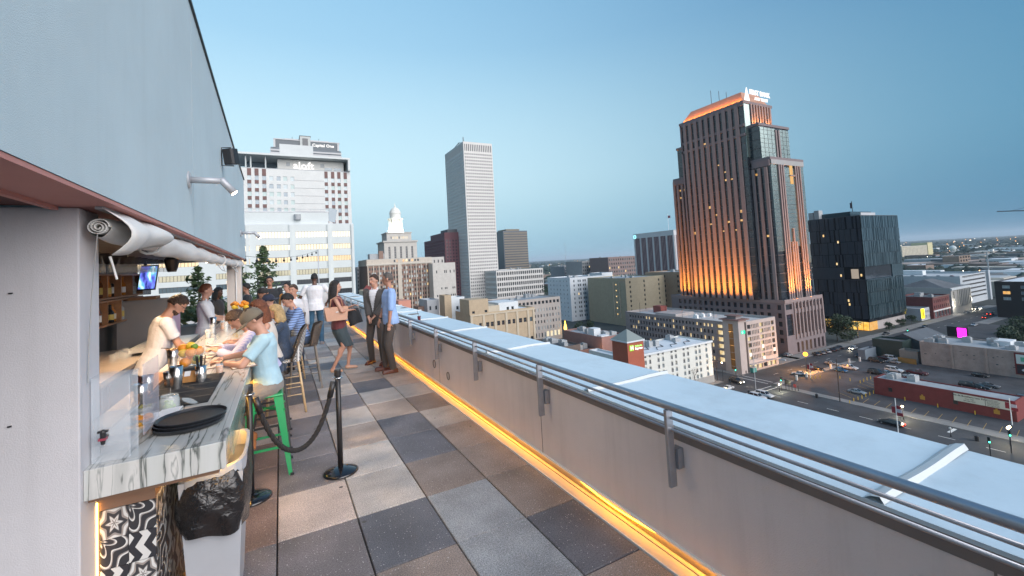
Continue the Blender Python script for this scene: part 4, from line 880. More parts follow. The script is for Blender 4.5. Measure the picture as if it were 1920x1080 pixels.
m.quad((xa, yt, GZ), (xa, yt+7, GZ), (xa, yt+7, zt2), (xa, yt, zt2)); m.quad((xb, yt, GZ), (xb, yt+7, GZ), (xb, yt+7, zt2), (xb, yt, zt2)); m.quad((xa, yt+7, GZ), (xb, yt+7, GZ), (xb, yt+7, zt2), (xa, yt+7, zt2)); m.build('tower', RB, b)
block(b, 'tower_cornice', xa-0.35, yt-0.35, xb+0.35, yt+7.35, zt2, zt2+0.45, WHP)
m = MB(); q = [(xa-0.3, yt-0.3), (xb+0.3, yt-0.3), (xb+0.3, yt+7.3), (xa-0.3, yt+7.3)]; ap = ((xa+xb)/2, yt+3.5, zt2+3.6)
for k in range(4): m.poly([(*q[k], zt2+0.45), (*q[(k+1) % 4], zt2+0.45), ap])
m.build('pyramid_roof', wallm('grey green slate', (0.20, 0.235, 0.225), 0.06), b)
sx0, sx1, sz0, sz1 = onY(1180.5, 655, yt).x, onY(1187.5, 655, yt).x, onY(1184, 658, yt).z, onY(1184, 647.5, yt).z
block(b, 'sign_panel', sx0, yt-0.25, sx1, yt-0.012, sz0, sz1, glow('sign yellow green', (0.45, 0.85, 0.05), 0.55))
text('lettering', 'H', ((sx0+sx1)/2, yt-0.29, (sz0+sz1)/2), 1.7, SIGNW, b, ext=0.02, bold=0.06)
text('lettering', 'Holiday Inn', ((sx1+xb)/2+0.05, yt-0.05, sz1-0.45), 0.62, glow('sign green', (0.25, 0.8, 0.15), 1.6), b, ext=0.04)
text('lettering', 'Express', ((sx1+xb)/2+0.1, yt-0.05, sz1-1.25), 0.98, SIGNW, b, ext=0.05, bold=0.03)
q = onZ(1158, 669, -34.0); wx1 = onY(1175, 664, q.y).x
bldg('hotel_wing', 'lower white hotel wing with flat pale roof left of the tower', q.x, q.y, wx1, onX(1104, 656, q.x).y, -34.0, HW, S=dict(cols=spread(q.x, wx1, 2, 0.3), rows=[(-43+3.1*k, -41.4+3.1*k) for k in range(3)], glass=[GL_DARK], depth=0.2), W=dict(cols=spread(q.y, q.y+10, 5, 0.25), rows=[(-38, -36.4)], glass=[GL_DARK], depth=0.2), roof=ROOFW, coping=WHP)
# ------------------------------------------------------------------ parking garage
x0, y0, y1, x1, zt = 151.8, 107.0, 167.8, 175.4, -25.9
OFFD = noisy_glow('stair lamps', (0.25, 0.10, 0.02), (1.0, 0.5, 0.15), 0.5, 1.5); GC = wallm('garage grey-mauve', (0.24, 0.215, 0.215), 0.08, 0.4); GC2 = wallm('garage concrete light', (0.36, 0.33, 0.32), 0.08, 0.4)
GLIT = noisy_glow('garage lamps', (0.75, 0.50, 0.18), (1.0, 0.86, 0.58), 0.55, 0.35); GDRK = mat('garage dark interior', (0.03, 0.03, 0.032), 0.7)
b = thing('parking_garage', 'grey multi-storey car park with lit decks and a corner stair tower', 'car park', (163, 137, GZ))
m = MB(); cols = spread(y0+10.5, y1-2.5, 27, 0.55)
rws = [(-41.6+2.62*k, -40.1+2.62*k) for k in range(6)]
facade(b, m, 'W', x0, y0+9.5, y1, GZ, zt, cols, rws, depth=0.5, lit=0.26, litm=[GLIT], glass=[GDRK], rnd=random.Random(4))
m.quad((x0, y1, GZ), (x1, y1, GZ), (x1, y1, zt), (x0, y1, zt)); m.quad((x1, y0, GZ), (x1, y1, GZ), (x1, y1, zt), (x1, y0, zt)); m.build('walls', GC, b)
m = MB(); facade(b, m, 'W', x0, y0+6.2, y0+9.49, GZ, zt, [(y0+6.6, y0+9.2)], [(r[0]-0.1, r[1]+0.15) for r in rws], depth=0.9, lit=1.0, litm=[GLIT]); m.build('deck_bay', GC, b)
m = MB(); xs = [x0+5.0, x1-1.4]
cS = [(157.2, 159.3)] + [(159.9+0.95*k, 160.4+0.95*k) for k in range(5)] + [(165.0, 167.2)] + [(167.8+0.85*k, 168.25+0.85*k) for k in range(5)] + [(172.4, 174.2)]
facade(b, m, 'S', y0, x0+4.6, x1, -41.8, zt, cS, [(-40.6+2.35*k, -39.0+2.35*k) for k in range(6)], depth=0.7, lit=0.55, litm=[GLIT], glass=[GDRK, mat('garage olive', (0.12, 0.10, 0.05), 0.7)], rnd=random.Random(12))
facade(b, m, 'S', y0, x0+4.6, x1, GZ, -41.8, [(157.0+2.9*k, 159.3+2.9*k) for k in range(6)], [(-44.5, -42.4)], depth=0.6, lit=0.9, litm=[CREAM, WARM]); m.build('front', GC2, b)
block(b, 'deck', x0+0.3, y0+0.3, x1-0.3, y1-0.3, zt-1.4, zt-1.1, mat('deck concrete', (0.42, 0.43, 0.43), 0.85, var=0.12, scale=0.2))
r = MB(); r.box(x0+0.01, y0+9.5, zt-1.2, x0+0.3, y1, zt+0.002); r.box(x1-0.3, y0+0.3, zt-1.2, x1-0.01, y1, zt+0.002); r.box(x0+0.3, y1-0.3, zt-1.2, x1-0.3, y1-0.01, zt+0.002); r.box(x0+4.6, y0+0.01, zt-1.2, x1-0.3, y0+0.3, zt+0.002); r.build('roof_parapet', GC2, b)
block(b, 'stair_tower', x0-0.35, y0-0.4, x0+4.55, y0+6.15, GZ, zt+0.9, GC2); block(b, 'stair_glass', x0-0.42, y0+1.9, x0-0.352, y0+3.7, GZ+1.5, zt-0.5, mat('stair glass lit', (0.10, 0.05, 0.02), 0.2, emit=(1, 0.5, 0.12), estr=0.03))
for k in range(6): block(b, 'stair_landing', x0-0.46, y0+1.9, x0-0.425, y0+3.7, -42.5+2.62*k, -42.3+2.62*k, OFFD if k % 2 else GC)
block(b, 'dark_slot', x0+3.3, y0-0.45, x0+4.3, y0-0.402, GZ, zt, GDRK)
block(b, 'tower_cap', x0-1.2, y0-1.2, x0+5.6, y0+7.2, zt+0.901, zt+1.25, BRN); block(b, 'tower_lantern', x0+0.8, y0+1.2, x0+3.8, y0+5, zt+1.251, zt+2.3, GC); block(b, 'lantern_cap', x0+0.2, y0+0.6, x0+4.4, y0+5.6, zt+2.301, zt+2.55, BRN)
block(b, 'green_sign', x0+1.0, y0-0.6, x0+3.25, y0-0.402, zt-4.2, zt-3.0, glow('sign teal', (0.02, 0.55, 0.32), 1.0)); s = MB(); s.tube([(x0+1.45+0.35*math.cos(a), y0-0.66, zt-3.6+0.35*math.sin(a)) for a in [2*PI*i/12 for i in range(12)]], 0.08, 5, closed=True); s.build('sign_ring', SIGNW, b)
for (x, z) in ((157.9, -38.6), (166, -36.4), (166.2, -40.9), (173.2, -38.6)): block(b, 'banner', x-0.75, y0-0.12, x+0.75, y0-0.012, z-0.7, z+0.7, WHITEM)
block(b, 'awning', x0+4.6, y0-1.4, x1-0.5, y0-0.01, -42.2, -41.95, GC2)
block(b, 'roof_hut', 163, 155, 167, 160, zt-1.1, zt+2.2, wallm('hut red', (0.22, 0.06, 0.05), 0.1)); block(b, 'ramp_wall', 156, 140, 168, 152, zt-1.1, zt+0.3, GC2)
for k in range(5): MB().tube([(158+4*(k % 2), 112+13*k, zt-1.1), (158+4*(k % 2), 112+13*k, zt+4)], 0.07, 5).build('lamp_pole', BLACK, b)
for k in range(7): block(b, 'roof_barrier', 159+1.4*k, 131+1.5*(k % 3), 160+1.4*k, 132+1.5*(k % 3), zt-1.1, zt+0.2, WHITEM)
# ------------------------------------------------------------------ lit skyscraper
FS = wallm('rose granite', (0.185, 0.150, 0.155), 0.08, 0.5); FS2 = wallm('rose granite light', (0.24, 0.188, 0.182), 0.08, 0.5)
FG = mat('skyscraper glass', (0.020, 0.026, 0.034), 0.10, spec=0.7, var=0.5, scale=0.25); FGL = mat('skyscraper glass pale', (0.26, 0.32, 0.30), 0.18, metal=0.75, var=0.15, scale=0.2); OFFW = noisy_glow('office lit dim', (0.55, 0.26, 0.06), (1.0, 0.62, 0.25), 0.55, 1.1)  # paler glass tone stands in for sky reflected on the south faces
MUL = mat('mullion dark', (0.05, 0.045, 0.05), 0.5)
t = thing('skyscraper', 'stepped rose granite skyscraper with amber-lit piers and white roof sign', 'skyscraper', (206, 141, GZ))
# podium
m = MB(); facade(t, m, 'W', 191.9, 112.5, 174.2, GZ, -21.2, [(114, 115.8)] + spread(118, 170, 16, 0.55), [(-40+3.6*k, -37.8+3.6*k) for k in range(5)], depth=0.5, glass=[FG])
facade(t, m, 'S', 112.5, 191.9, 221.7, -38.5, -21.2, [(192.8, 197.4)] + spread(199, 221, 8, 0.6), [(-36.8, -27.6), (-25.6, -23.2)], depth=0.6, glass=[FG], frame=(1, 4), fmat=MUL)
facade(t, m, 'S', 112.5, 191.9, 221.7, GZ, -38.5, spread(198, 221, 7, 0.5), [(-44.5, -40.2)], depth=1.2, glass=[GDRK, WARM, GDRK])
m.quad((221.7, 112.5, GZ), (221.7, 174.2, GZ), (221.7, 174.2, -21.2), (221.7, 112.5, -21.2)); m.quad((191.9, 174.2, GZ), (221.7, 174.2, GZ), (221.7, 174.2, -21.2), (191.9, 174.2, -21.2)); m.build('podium', FS, t)
block(t, 'podium_roof', 192.0, 112.6, 221.6, 174.1, -21.8, -21.5, ROOFG); block(t, 'podium_band', 191.7, 112.3, 221.9, 112.49, -22.6, -21.1, FS2); block(t, 'podium_band', 191.7, 112.3, 191.89, 174.3, -22.6, -21.1, FS2)
for k in range(9): u = 199.0+22.2/8*k; block(t, 'podium_pier', u-0.45, 112.05, u+0.45, 112.49, -38.5, -22.61, FS2)
# glass volumes
block(t, 'shaft_glass', 193.4, 114.3, 218.8, 167.7, -21.49, 41.2, FG); block(t, 'core_glass', 191.0, 123, 212.4, 158.8, -21.48, 69.4, FG); block(t, 'mid_glass', 193.3, 118, 216.2, 164, 41.21, 57.6, FG)
block(t, 'shaft_cap', 193.0, 113.9, 219.2, 168.1, 41.201, 42.4, FS); block(t, 'mid_cap', 192.9, 117.6, 216.6, 164.4, 57.601, 58.8, FS); block(t, 'core_cap', 190.5, 122.5, 212.9, 159.3, 69.401, 70.6, FS)
# floor lines on the glass
g = MB()
for k in range(15):
    z = -18+4.05*k
    g.box(193.32, 114.35, z, 193.39, 167.6, z+0.35); g.box(193.4, 114.22, z, 218.75, 114.29, z+0.35)
for k in range(22):
    z = -18+4.05*k; g.box(190.92, 123.1, z, 190.99, 158.7, z+0.3)
    if z > 58: g.box(191, 122.92, z, 212.3, 122.99, z+0.3)
for k in range(4):
    z = 43+4.05*k; g.box(193.22, 118.1, z, 193.29, 163.9, z+0.3); g.box(193.3, 117.92, z, 216.1, 117.99, z+0.3)
g.build('floor_lines', MUL, t, kind='stuff')
# stone piers on the broad west face
pier_u = [126.4+3.28*k for k in range(10)]
for u in pier_u:
    block(t, 'stone_pier', 190.3, u-0.85, 190.91, u+0.85, -21.47, 69.3, FS2)
for u in (159.4, 162.2, 165.0, 167.4): block(t, 'stone_pier', 192.5, u-0.6, 193.31, u+0.6, -21.47, 38.5 if u < 166 else 41.1, FS2)
for u in (116.2, 119.2, 122.0): block(t, 'stone_pier', 192.5, u-0.65, 193.31, u+0.65, -21.47, 38.0, FS2)
for (za, zb) in ((58.6, 59.8), (54.2, 55.4), (68.3, 69.35)): block(t, 'stone_band', 190.5, 123, 190.90, 158.8, za, zb, FS)
block(t, 'stone_band', 192.6, 114.3, 193.30, 122.4, 38.4, 41.15, FS); block(t, 'stone_band', 192.6, 159.3, 193.30, 167.7, 38.8, 41.15, FS)
block(t, 'corner_pier', 190.5, 158.0, 190.93, 158.9, -21.4, 69.3, FS)
# south faces
block(t, 'sky_tone_glass', 193.42, 114.05, 198.3, 114.21, 0, 41.1, FGL); block(t, 'sky_tone_glass', 202.2, 114.05, 211.6, 114.21, 2, 38, FGL); block(t, 'sky_tone_glass', 216.0, 114.05, 218.7, 114.21, -6, 41.1, FGL)
gl = MB()
for k in range(20): z = 0.5+2.05*k; gl.box(193.42, 114.0, z, 198.3, 114.045, z+0.1)
for k in range(8): gl.box(193.5+2.9*k, 117.68, 42.6, 193.6+2.9*k, 117.745, 57) if 193.5+2.9*k < 205 or 193.5+2.9*k > 208.5 else None
for k in range(7): gl.box(193.5, 117.68, 43.5+2.05*k, 205, 117.745, 43.6+2.05*k); gl.box(208.5, 117.68, 43.5+2.05*k, 216, 117.745, 43.6+2.05*k); gl.box(193.42+0.8*k, 114.0, 0.3, 193.48+0.8*k, 114.04, 41) if k < 6 else None
for k in range(18): z = 2.5+2.05*k; gl.box(202.2, 114.0, z, 211.6, 114.045, z+0.1); gl.box(216, 114.0, z, 218.7, 114.045, z+0.1)
gl.build('glazing_bars', MUL, t, kind='stuff')
for x in (198.7, 200.4, 202.0, 204.3, 206.0, 207.7, 211.6, 213.3, 215.2): block(t, 'stone_pier', x-0.42, 113.5, x+0.42, 113.99, -21.47, 39 if x < 203 or x > 211 else (4 if x != 206 else 10), FS2)
block(t, 'stone_band', 193.4, 113.7, 218.8, 113.99, 39.0, 41.19, wallm('granite pale grey', (0.30, 0.31, 0.31), 0.08))  # paler grey stone band at the shaft top
block(t, 'balcony_glow', 207.4, 113.86, 209.6, 113.985, 30.5, 39, AMBER); block(t, 'balcony_rail', 207.0, 113.5, 211, 113.85, 34, 34.6, FS2)  # glowing slab stands in for the amber light on the balcony
block(t, 'sky_tone_glass', 193.5, 117.75, 205, 117.91, 42.6, 57, FGL); block(t, 'sky_tone_glass', 208.5, 117.75, 216, 117.91, 42.6, 57, FGL)
for x in (205.6, 207.8): block(t, 'stone_pier', x-0.5, 117.4, x+0.5, 117.90, 42.5, 56.5, FS2)
block(t, 'sky_tone_glass', 191.1, 122.75, 195.2, 122.91, 44, 69.2, FGL)
for k in range(8): x = 196.2+2.1*k; block(t, 'stone_pier', x-0.5, 122.3, x+0.5, 122.90, 58.9, 69.3, FS2)
block(t, 'lit_window', 195.4, 122.8, 199, 122.9, 54, 57, AMBER)
# sloping crown
q = [(191.6, 123.6), (211.8, 123.6), (211.8, 158.2), (191.6, 158.2)]; q2 = [(194.8, 126.0), (208.6, 126.0), (208.6, 154.5), (194.8, 154.5)]; m = MB()
for k in range(4): a, b2 = q[k], q[(k+1) % 4]; c, d = q2[(k+1) % 4], q2[k]; m.quad((*a, 70.6), (*b2, 70.6), (*c, 76.2), (*d, 76.2))
m.poly([(*p, 76.2) for p in q2]); m.build('crown', wallm('crown copper', (0.42, 0.23, 0.16), 0.08), t)
for (px, h) in ((1335, 9), (1350, 7), (1364, 5)): p = onX(px, 205, 200); MB().tube([(200, p.y, 76.2), (200, p.y, 76.2+h)], 0.13, 5).build('antenna', BLACK, t)
m = MB(); m.poly([(191.2, 122.0, 70.7), (195.0, 122.0, 70.7), (193.3, 122.0, 76.9)]); m.poly([(191.2, 122.35, 70.7), (195.0, 122.35, 70.7), (193.3, 122.35, 76.9)]); m.quad((191.2, 122.0, 70.7), (195.0, 122.0, 70.7), (195.0, 122.35, 70.7), (191.2, 122.35, 70.7)); m.quad((195.0, 122, 70.7), (193.3, 122, 76.9), (193.3, 122.35, 76.9), (195, 122.35, 70.7)); m.quad((191.2, 122, 70.7), (193.3, 122, 76.9), (193.3, 122.35, 76.9), (191.2, 122.35, 70.7)); m.build('sign_triangle', SIGNW, t)
text('lettering', 'FIRST BANK', (203.2, 122.1, 75.0), 3.2, SIGNW, t, ext=0.12, sx=0.92, bold=0.06); text('lettering', 'AND TRUST', (204.0, 122.1, 72.2), 2.0, SIGNW, t, ext=0.12, sx=0.95, bold=0.03)
# scattered lit office windows
rl_ = random.Random(21)
for k in range(15):
    u = rl_.choice(pier_u)+1.64; row = rl_.choice([3, 7, 7, 7, 8, 8, 8, 9, 10, 12, 13, 14, 15, 16, 18]); z = -18+4.05*row+0.5; wd = rl_.choice([0.5, 0.7, 0.78])
    if u > 157: continue
    MB().box(190.93, u-wd, z, 190.985, u+wd, z+rl_.choice([0.6, 0.9, 1.3])).build('lit_window', OFFW, t)
for k in range(9):
    u, z = rl_.choice([117.7, 120.6, 160.8, 163.6]), -18+4.05*rl_.choice([2, 6, 9, 11, 12, 13, 13, 14]); MB().box(193.33, u-0.7, z+0.4, 193.385, u+0.7, z+1.3).build('lit_window', OFFW, t)
for k in range(13): MB().box(191.0+0.001*k, 126+2.5*k, -20.9, 191.3, 127+2.5*k, -20.4).build('uplight_housing', BLACK, t)
for u in [p for p in pier_u]: spot('pier uplight', (187.4, u, -24.5), (190.6, u, 12), 36000, (1, 0.33, 0.03), 0.95, 0.4)
for u in (160.8, 163.6, 166.4): spot('pier uplight', (189.6, u, -24.5), (192.8, u, 12), 36000, (1, 0.33, 0.03), 0.95, 0.4)
for x in (198.7, 200.4, 202.0, 211.6, 213.3, 215.2, 206): spot('pier uplight', (x, 110.8, -23.5), (x, 113.7, 12), 32000, (1, 0.33, 0.04), 0.95, 0.4)
for u in [125.5+3.1*k for k in range(11)]: spot('crown uplight', (190.7, u, 70.9), (194.5, u, 74.5), 600, (1, 0.32, 0.04), 2.6, 0.4)
for x in (197, 202, 208): spot('crown uplight', (x, 120.5, 59.2), (x, 122.6, 66), 2000, (1, 0.36, 0.06), 1.8, 0.4)
# ------------------------------------------------------------------ dark glass block
x0, y0, x1, y1, zt = 272.1, 116.0, 315.3, 140.3, 16.6
y1 = 142
DK_SHADED = mat('dark blue panel', (0.032, 0.042, 0.058), 0.35, spec=0.5, var=0.12, scale=0.3); DK2 = mat('dark slot glass', (0.012, 0.015, 0.02), 0.12); DK_LIT = mat('teal panel', (0.055, 0.095, 0.115), 0.22, metal=0.4, var=0.12, scale=0.3)  # one panel in two tones: shaded west side, lighter south side
t = thing('dark_block', 'dark blue-black glass block with irregular vertical slots beside the skyscraper', 'building', (293, 128, GZ))
block(t, 'core', x0+0.4, y0+0.4, x1-0.2, y1-0.2, -40.2, zt-0.3, DK2)
rd = random.Random(9); nb = 8; H = (zt+38.5)/nb
for k in range(nb):
    za, zb = -38.5+H*k, -38.5+H*(k+1)-0.25
    if k == 3: continue
    m = MB(); u = y0
    while u < y1-0.3:
        wd = rd.choice([0.8, 1.5, 2.4, 3.0]); m.box(x0, u, za, x0+0.39, min(y1, u+wd), zb); u += wd+rd.choice([0.25, 0.5, 0.9])
    m.build('panel_band', DK_SHADED, t, kind='stuff')
    m = MB(); u = x0
    while u < x1-0.3:
        wd = rd.choice([0.5, 0.9, 1.4, 2.0]); m.box(u, y0, za, min(x1, u+wd), y0+0.39, zb); u += wd+rd.choice([0.2, 0.35, 0.6])
    m.build('panel_band', DK_LIT, t, kind='stuff')
za = -38.5+3*H
block(t, 'recess_glass', x0+0.2, y0+0.2, x1-14, y0+0.35, za, za+H-0.5, FG); 
block(t, 'panel_band', x1-13, y0, x1, y0+0.39, za, za+H-0.25, DK_LIT); block(t, 'panel_band', x0, y0+10, x0+0.39, y1, za, za+H-0.25, DK_SHADED)
block(t, 'terrace_slab', x0-1.2, y0-1.2, x1-13.5, y0-0.01, za-0.3, za+0.02, DK_LIT); block(t, 'terrace_slab', x0-1.2, y0, x0-0.01, y0+10, za-0.3, za+0.02, DK_SHADED); block(t, 'lounge_window', x0-0.08, y0+3, x0-0.01, y0+6.4, za+0.6, za+H-1.2, mat('lounge glow', (0.2, 0.17, 0.14), 0.3, emit=(0.8, 0.65, 0.5), estr=0.22))
for (u, z) in ((y0+1.5, za+1.8), (y0+11, za+1.6), (y0+18, za+24), (y0+8.5, za-12), (y0+8.2, za-14), (y0+11, za+20), (y0+12.5, za+8)): block(t, 'lit_window', x0-0.1, u, x0-0.012, u+0.7, z, z+1.3, WARM)
block(t, 'roof', x0+0.1, y0+0.1, x1-0.1, y1-0.1, zt-0.29, zt-0.05, ROOFD); block(t, 'plant_room', x0+4, y0+6, x1-16, y1-4, zt-0.05, zt+2.6, DK_LIT); block(t, 'roof_rail', x0+6, y0+2, x0+22, y0+2.3, zt, zt+1.6, GREYM)
for (yy, h) in ((y1-1.5, 4), (y1-4.5, 5)): block(t, 'cooling_tower', x0+1, yy-1.3, x0+5, yy+1.3, zt, zt+h, HVACM)
p = onX(1607, 403, x0+8); MB().tube([(p.x, p.y+2, zt), (p.x, p.y+2, zt+8.5)], 0.18, 5).build('flagpole', BLACK, t); MB().box(p.x-0.1, p.y+1.9, zt+4.5, p.x+0.1, p.y+2.9, zt+7.6).build('flag', mat('flag dark', (0.06, 0.03, 0.05), 0.8), t)
block(t, 'lobby_core', x0+3, y0+2, x1-2, y1-2, GZ, -40.21, GDRK)
block(t, 'lobby_glass', x0+1.5, y0+1.0, x0+1.6, y1-4, GZ+0.2, -40.3, noisy_glow('lobby gold', (1.0, 0.42, 0.04), (1.0, 0.70, 0.20), 0.7, 0.6)); block(t, 'lobby_glass', x0+1.6, y0+0.9, x0+10, y0+1.0, GZ+0.2, -40.3, AMBER); block(t, 'lobby_wall', x0+10, y0+0.9, x1-1, y0+1.2, GZ, -40.3, GC2)
for k in range(8): block(t, 'lobby_mullion', x0+1.3, y0+1+2.6*k, x0+1.49, y0+1.15+2.6*k, GZ, -40.3, BLACK)
# ------------------------------------------------------------------ row on the far side of the avenue
YB = wallm('white shop wall', (0.42, 0.44, 0.46), 0.08)
b = bldg('white_shop', 'small white shop with glowing yellow sign panel beside the dark block', 324, 113, 335.5, 128, -38, YB, S=dict(cols=spread(328, 335.3, 4, 0.4), rows=[(-44, -42.2), (-40.8, -39.4)], glass=[GL_DARK, CREAM, GL_DARK], depth=0.2))
block(b, 'yellow_sign', 324.2, 112.6, 327.4, 112.98, -43.5, -38.2, glow('sign yellow', (1.0, 0.72, 0.02), 1.7)); block(b, 'sign_figure', 325.2, 112.5, 326.3, 112.59, -42.3, -39.6, mat('sign brown', (0.15, 0.08, 0.02), 0.6))
bldg('brick_corner', 'dark brick house behind the white shop', 330, 129, 346, 146, -32.6, wallm('dark brick', (0.12, 0.10, 0.09), 0.15, 0.6), S=dict(cols=spread(330, 346, 5, 0.4), rows=[(-36.5, -34.5)], glass=[GL_DARK]), roof=ROOFD, units=4)
b = bldg('brick_shops', 'red brick terrace with white shopfronts along the avenue', 336.5, 111.5, 360, 128, -32.5, wallm('red brick row', (0.155, 0.045, 0.045), 0.12, 0.8), S=dict(depth=0.25, layers=[dict(z1=-40.3, cols=spread(337.5, 359, 5, 0.75), rows=[(-44.4, -41)], glass=[GL_BLUE, GL_DARK, GL_SKY], frame=(2, 1), fmat=WHITEM), dict(z0=-40.3, cols=spread(337, 359.5, 8, 0.42), rows=[(-39.4, -37.5), (-36, -34.2)], glass=[GL_DARK, GL_BLUE])]), roof=ROOFD, units=4)
block(b, 'shopfront_fascia', 336.4, 111.2, 360.1, 111.48, -41.0, -40.2, WHITEM); block(b, 'cornice', 336.3, 111.1, 360.2, 111.49, -33.1, -32.4, BRN)
b = bldg('classical_hall', 'pale classical hall with tall pilasters and low hipped roof', 362, 111, 392, 140, -29.0, wallm('pale limestone', (0.40, 0.40, 0.385), 0.07), S=dict(cols=[(365, 367)] + spread(372, 391, 7, 0.4), rows=[(-41, -36.5), (-35.2, -31.5)], glass=[GL_DARK, GL_BLUE], depth=0.5), roof=ROOFG)
for k in range(8): x = 372+19/7*k; block(b, 'pilaster', x-0.45, 110.5, x+0.45, 110.99, -41, -30.6, wallm('pale limestone', (0.40, 0.40, 0.385), 0.07))
block(b, 'cornice', 361.5, 110.3, 392.5, 110.98, -30.5, -29.3, WHP)
m = MB(); q = [(363, 113), (391, 113), (391, 139), (363, 139)]; ap = [(371, 126, -24.5), (383, 126, -24.5)]
m.quad((*q[0], -29.6), (*q[1], -29.6), ap[1], ap[0]); m.quad((*q[2], -29.6), (*q[3], -29.6), ap[0], ap[1]); m.poly([(*q[1], -29.6), (*q[2], -29.6), ap[1]]); m.poly([(*q[3], -29.6), (*q[0], -29.6), ap[0]]); m.build('hip_roof', ROOFD, b)
point('hall lamp', (363.5, 109, -39), 700, (1, 0.9, 0.72), 0.3); point('hall lamp', (392, 109, -38), 600, (1, 0.9, 0.72), 0.3)
# long white garage
PGW = wallm('pale garage concrete', (0.40, 0.44, 0.47), 0.06)
b = thing('long_garage', 'long pale concrete garage with open decks and parked cars on its roof', 'car park', (445, 150, GZ))
m = MB(); facade(b, m, 'S', 121, 412, 462, GZ, -24.5, [(416, 458)], [(-41+2.9*k, -39.8+2.9*k) for k in range(6)], depth=0.8, glass=[GDRK], name='deck_opening'); m.quad((412, 121, GZ), (412, 230, GZ), (412, 230, -25), (412, 121, -25)); m.quad((462, 121, GZ), (462, 230, GZ), (462, 230, -24.5), (462, 121, -24.5)); m.build('walls', PGW, b)
block(b, 'roof_deck', 412.2, 121.2, 461.8, 229, -26.2, -26.0, mat('deck pale', (0.40, 0.42, 0.43), 0.85)); block(b, 'end_fin', 460, 119.5, 463, 120.99, GZ, -23.5, PGW); block(b, 'roof_house', 440, 150, 446, 190, -26, -22.5, WHP)
bldg('curved_roof_hall', 'pale low hall with white roof behind the long garage', 440, 235, 500, 300, -28, PGW, roof=ROOFW)
# black block at the right edge
b = bldg('black_block', 'black apartment block with pale square windows at the right edge', 361, 40, 420, 92, -24.5, mat('black cladding', (0.018, 0.018, 0.022), 0.5), W=dict(cols=spread(42, 91, 7, 0.42), rows=[(-35+3.3*k, -33.3+3.3*k) for k in range(3)], glass=[GL_SKY, GL_SKY, GL_PALE, AMBER], depth=0.3, frame=(2, 1), fmat=WHITEM), roof=ROOFW, units=2)
# ------------------------------------------------------------------ lot buildings
PKW = mat('weathered pink wall', (0.33, 0.275, 0.245), 0.9, var=0.22, scale=0.35, bump=0.25, bscale=2)
b = bldg('pink_warehouse', 'weathered pinkish warehouse with blank patched wall and cluttered roof', 211.8, 46.5, 229, 75.2, -36.4, PKW, roof=ROOFG, par=0.5, units=12)
for u in (66.2, 57.5): block(b, 'wall_buttress', 211.45, u, 211.79, u+0.5, GZ, -36.5, PKW)
rp = random.Random(14)
for k in range(16): u, z = rp.uniform(48, 74), rp.uniform(-43, -38); block(b, 'wall_patch', 211.77, u, 211.797, u+rp.uniform(0.2, 0.7), z, z+rp.uniform(0.15, 0.5), ROOFD)
block(b, 'roof_cabin', 221, 54, 227, 58, -36.9, -35.0, WHP)
block(b, 'poster_frame', 211.5, 47.0, 211.79, 51.2, -43.8, -36.8, wallm('poster frame red', (0.16, 0.03, 0.03), 0.1))
block(b, 'poster', 211.42, 47.3, 211.49, 50.8, -40.3, -37.3, mat('poster pale', (0.55, 0.65, 0.62), 0.5)); block(b, 'poster_square', 211.36, 48.4, 211.415, 49.8, -39.5, -38.1, mat('poster green', (0.12, 0.42, 0.28), 0.5)); block(b, 'poster', 211.42, 47.3, 211.49, 50.8, -43.5, -40.7, mat('poster black', (0.02, 0.02, 0.03), 0.4)); MB().tube([(211.36, 49.6, -42.4), (211.36, 48.8, -41.8), (211.36, 47.6, -42.1)], 0.35, 6).build('poster_shape', mat('poster grey', (0.55, 0.58, 0.62), 0.4), b)
RDB = mat('red painted block', (0.165, 0.030, 0.028), 0.8, var=0.12, scale=0.6, bump=0.2, bscale=3)
b = bldg('red_building', 'long low dark red building with a cream lawyer sign in the parking lot', 161.3, 39.7, 168.2, 69.3, -39.9, RDB, roof=ROOFG, par=0.3, coping=RDB, units=3)
s0, s1 = onX(1789, 750, 161.2), onX(1899, 765, 161.2)
ya, yb = min(s0.y, s1.y), max(s0.y, s1.y); za, zb = onX(1791, 750.5, 161.2).z, onX(1791, 737, 161.2).z
SGB = mat('sign cream', (0.62, 0.60, 0.50), 0.6); SGT = mat('sign lettering', (0.03, 0.025, 0.025), 0.6)
block(b, 'sign_board', 161.15, ya, 161.29, yb, za, zb, SGB); ym = ya+(yb-ya)*0.44; block(b, 'sign_divider', 161.12, ym, 161.149, ym+0.08, za, zb, SGT)
RW = (PI/2, 0, -PI/2)
text('lettering', 'The de Boisblanc Law Firm', (161.13, (ym+yb)/2, zb-0.42), 0.62, SGT, b, rot=RW, ext=0.01, bold=0.01); text('lettering', 'Since 1980', (161.13, (ym+yb)/2, zb-1.05), 0.40, SGT, b, rot=RW, ext=0.01); text('lettering', '504-586-0005', (161.13, (ym+yb)/2, zb-1.55), 0.42, SGT, b, rot=RW, ext=0.01)
for k, s_ in enumerate(('Personal Injury', 'Criminal Defense', 'Auto Accidents', 'Workers Comp', 'Wrongful Death')): text('lettering', s_, (161.13, ym-0.25, zb-0.28-0.36*k), 0.34, SGT, b, rot=RW, ext=0.01, align='LEFT')
for u in (64.8, 50.4): block(b, 'wall_vent', 161.2, u, 161.29, u+0.9, -43.4, -42.2, BLACK)
for u in (57.3, 42.6):
    block(b, 'wall_emblem', 161.24, u, 161.29, u+1.1, -43.9, -42.9, mat('emblem yellow', (0.42, 0.22, 0.03), 0.7)); block(b, 'wall_emblem_top', 161.24, u+0.35, 161.29, u+0.75, -42.9, -42.5, mat('emblem yellow', (0.42, 0.22, 0.03), 0.7))
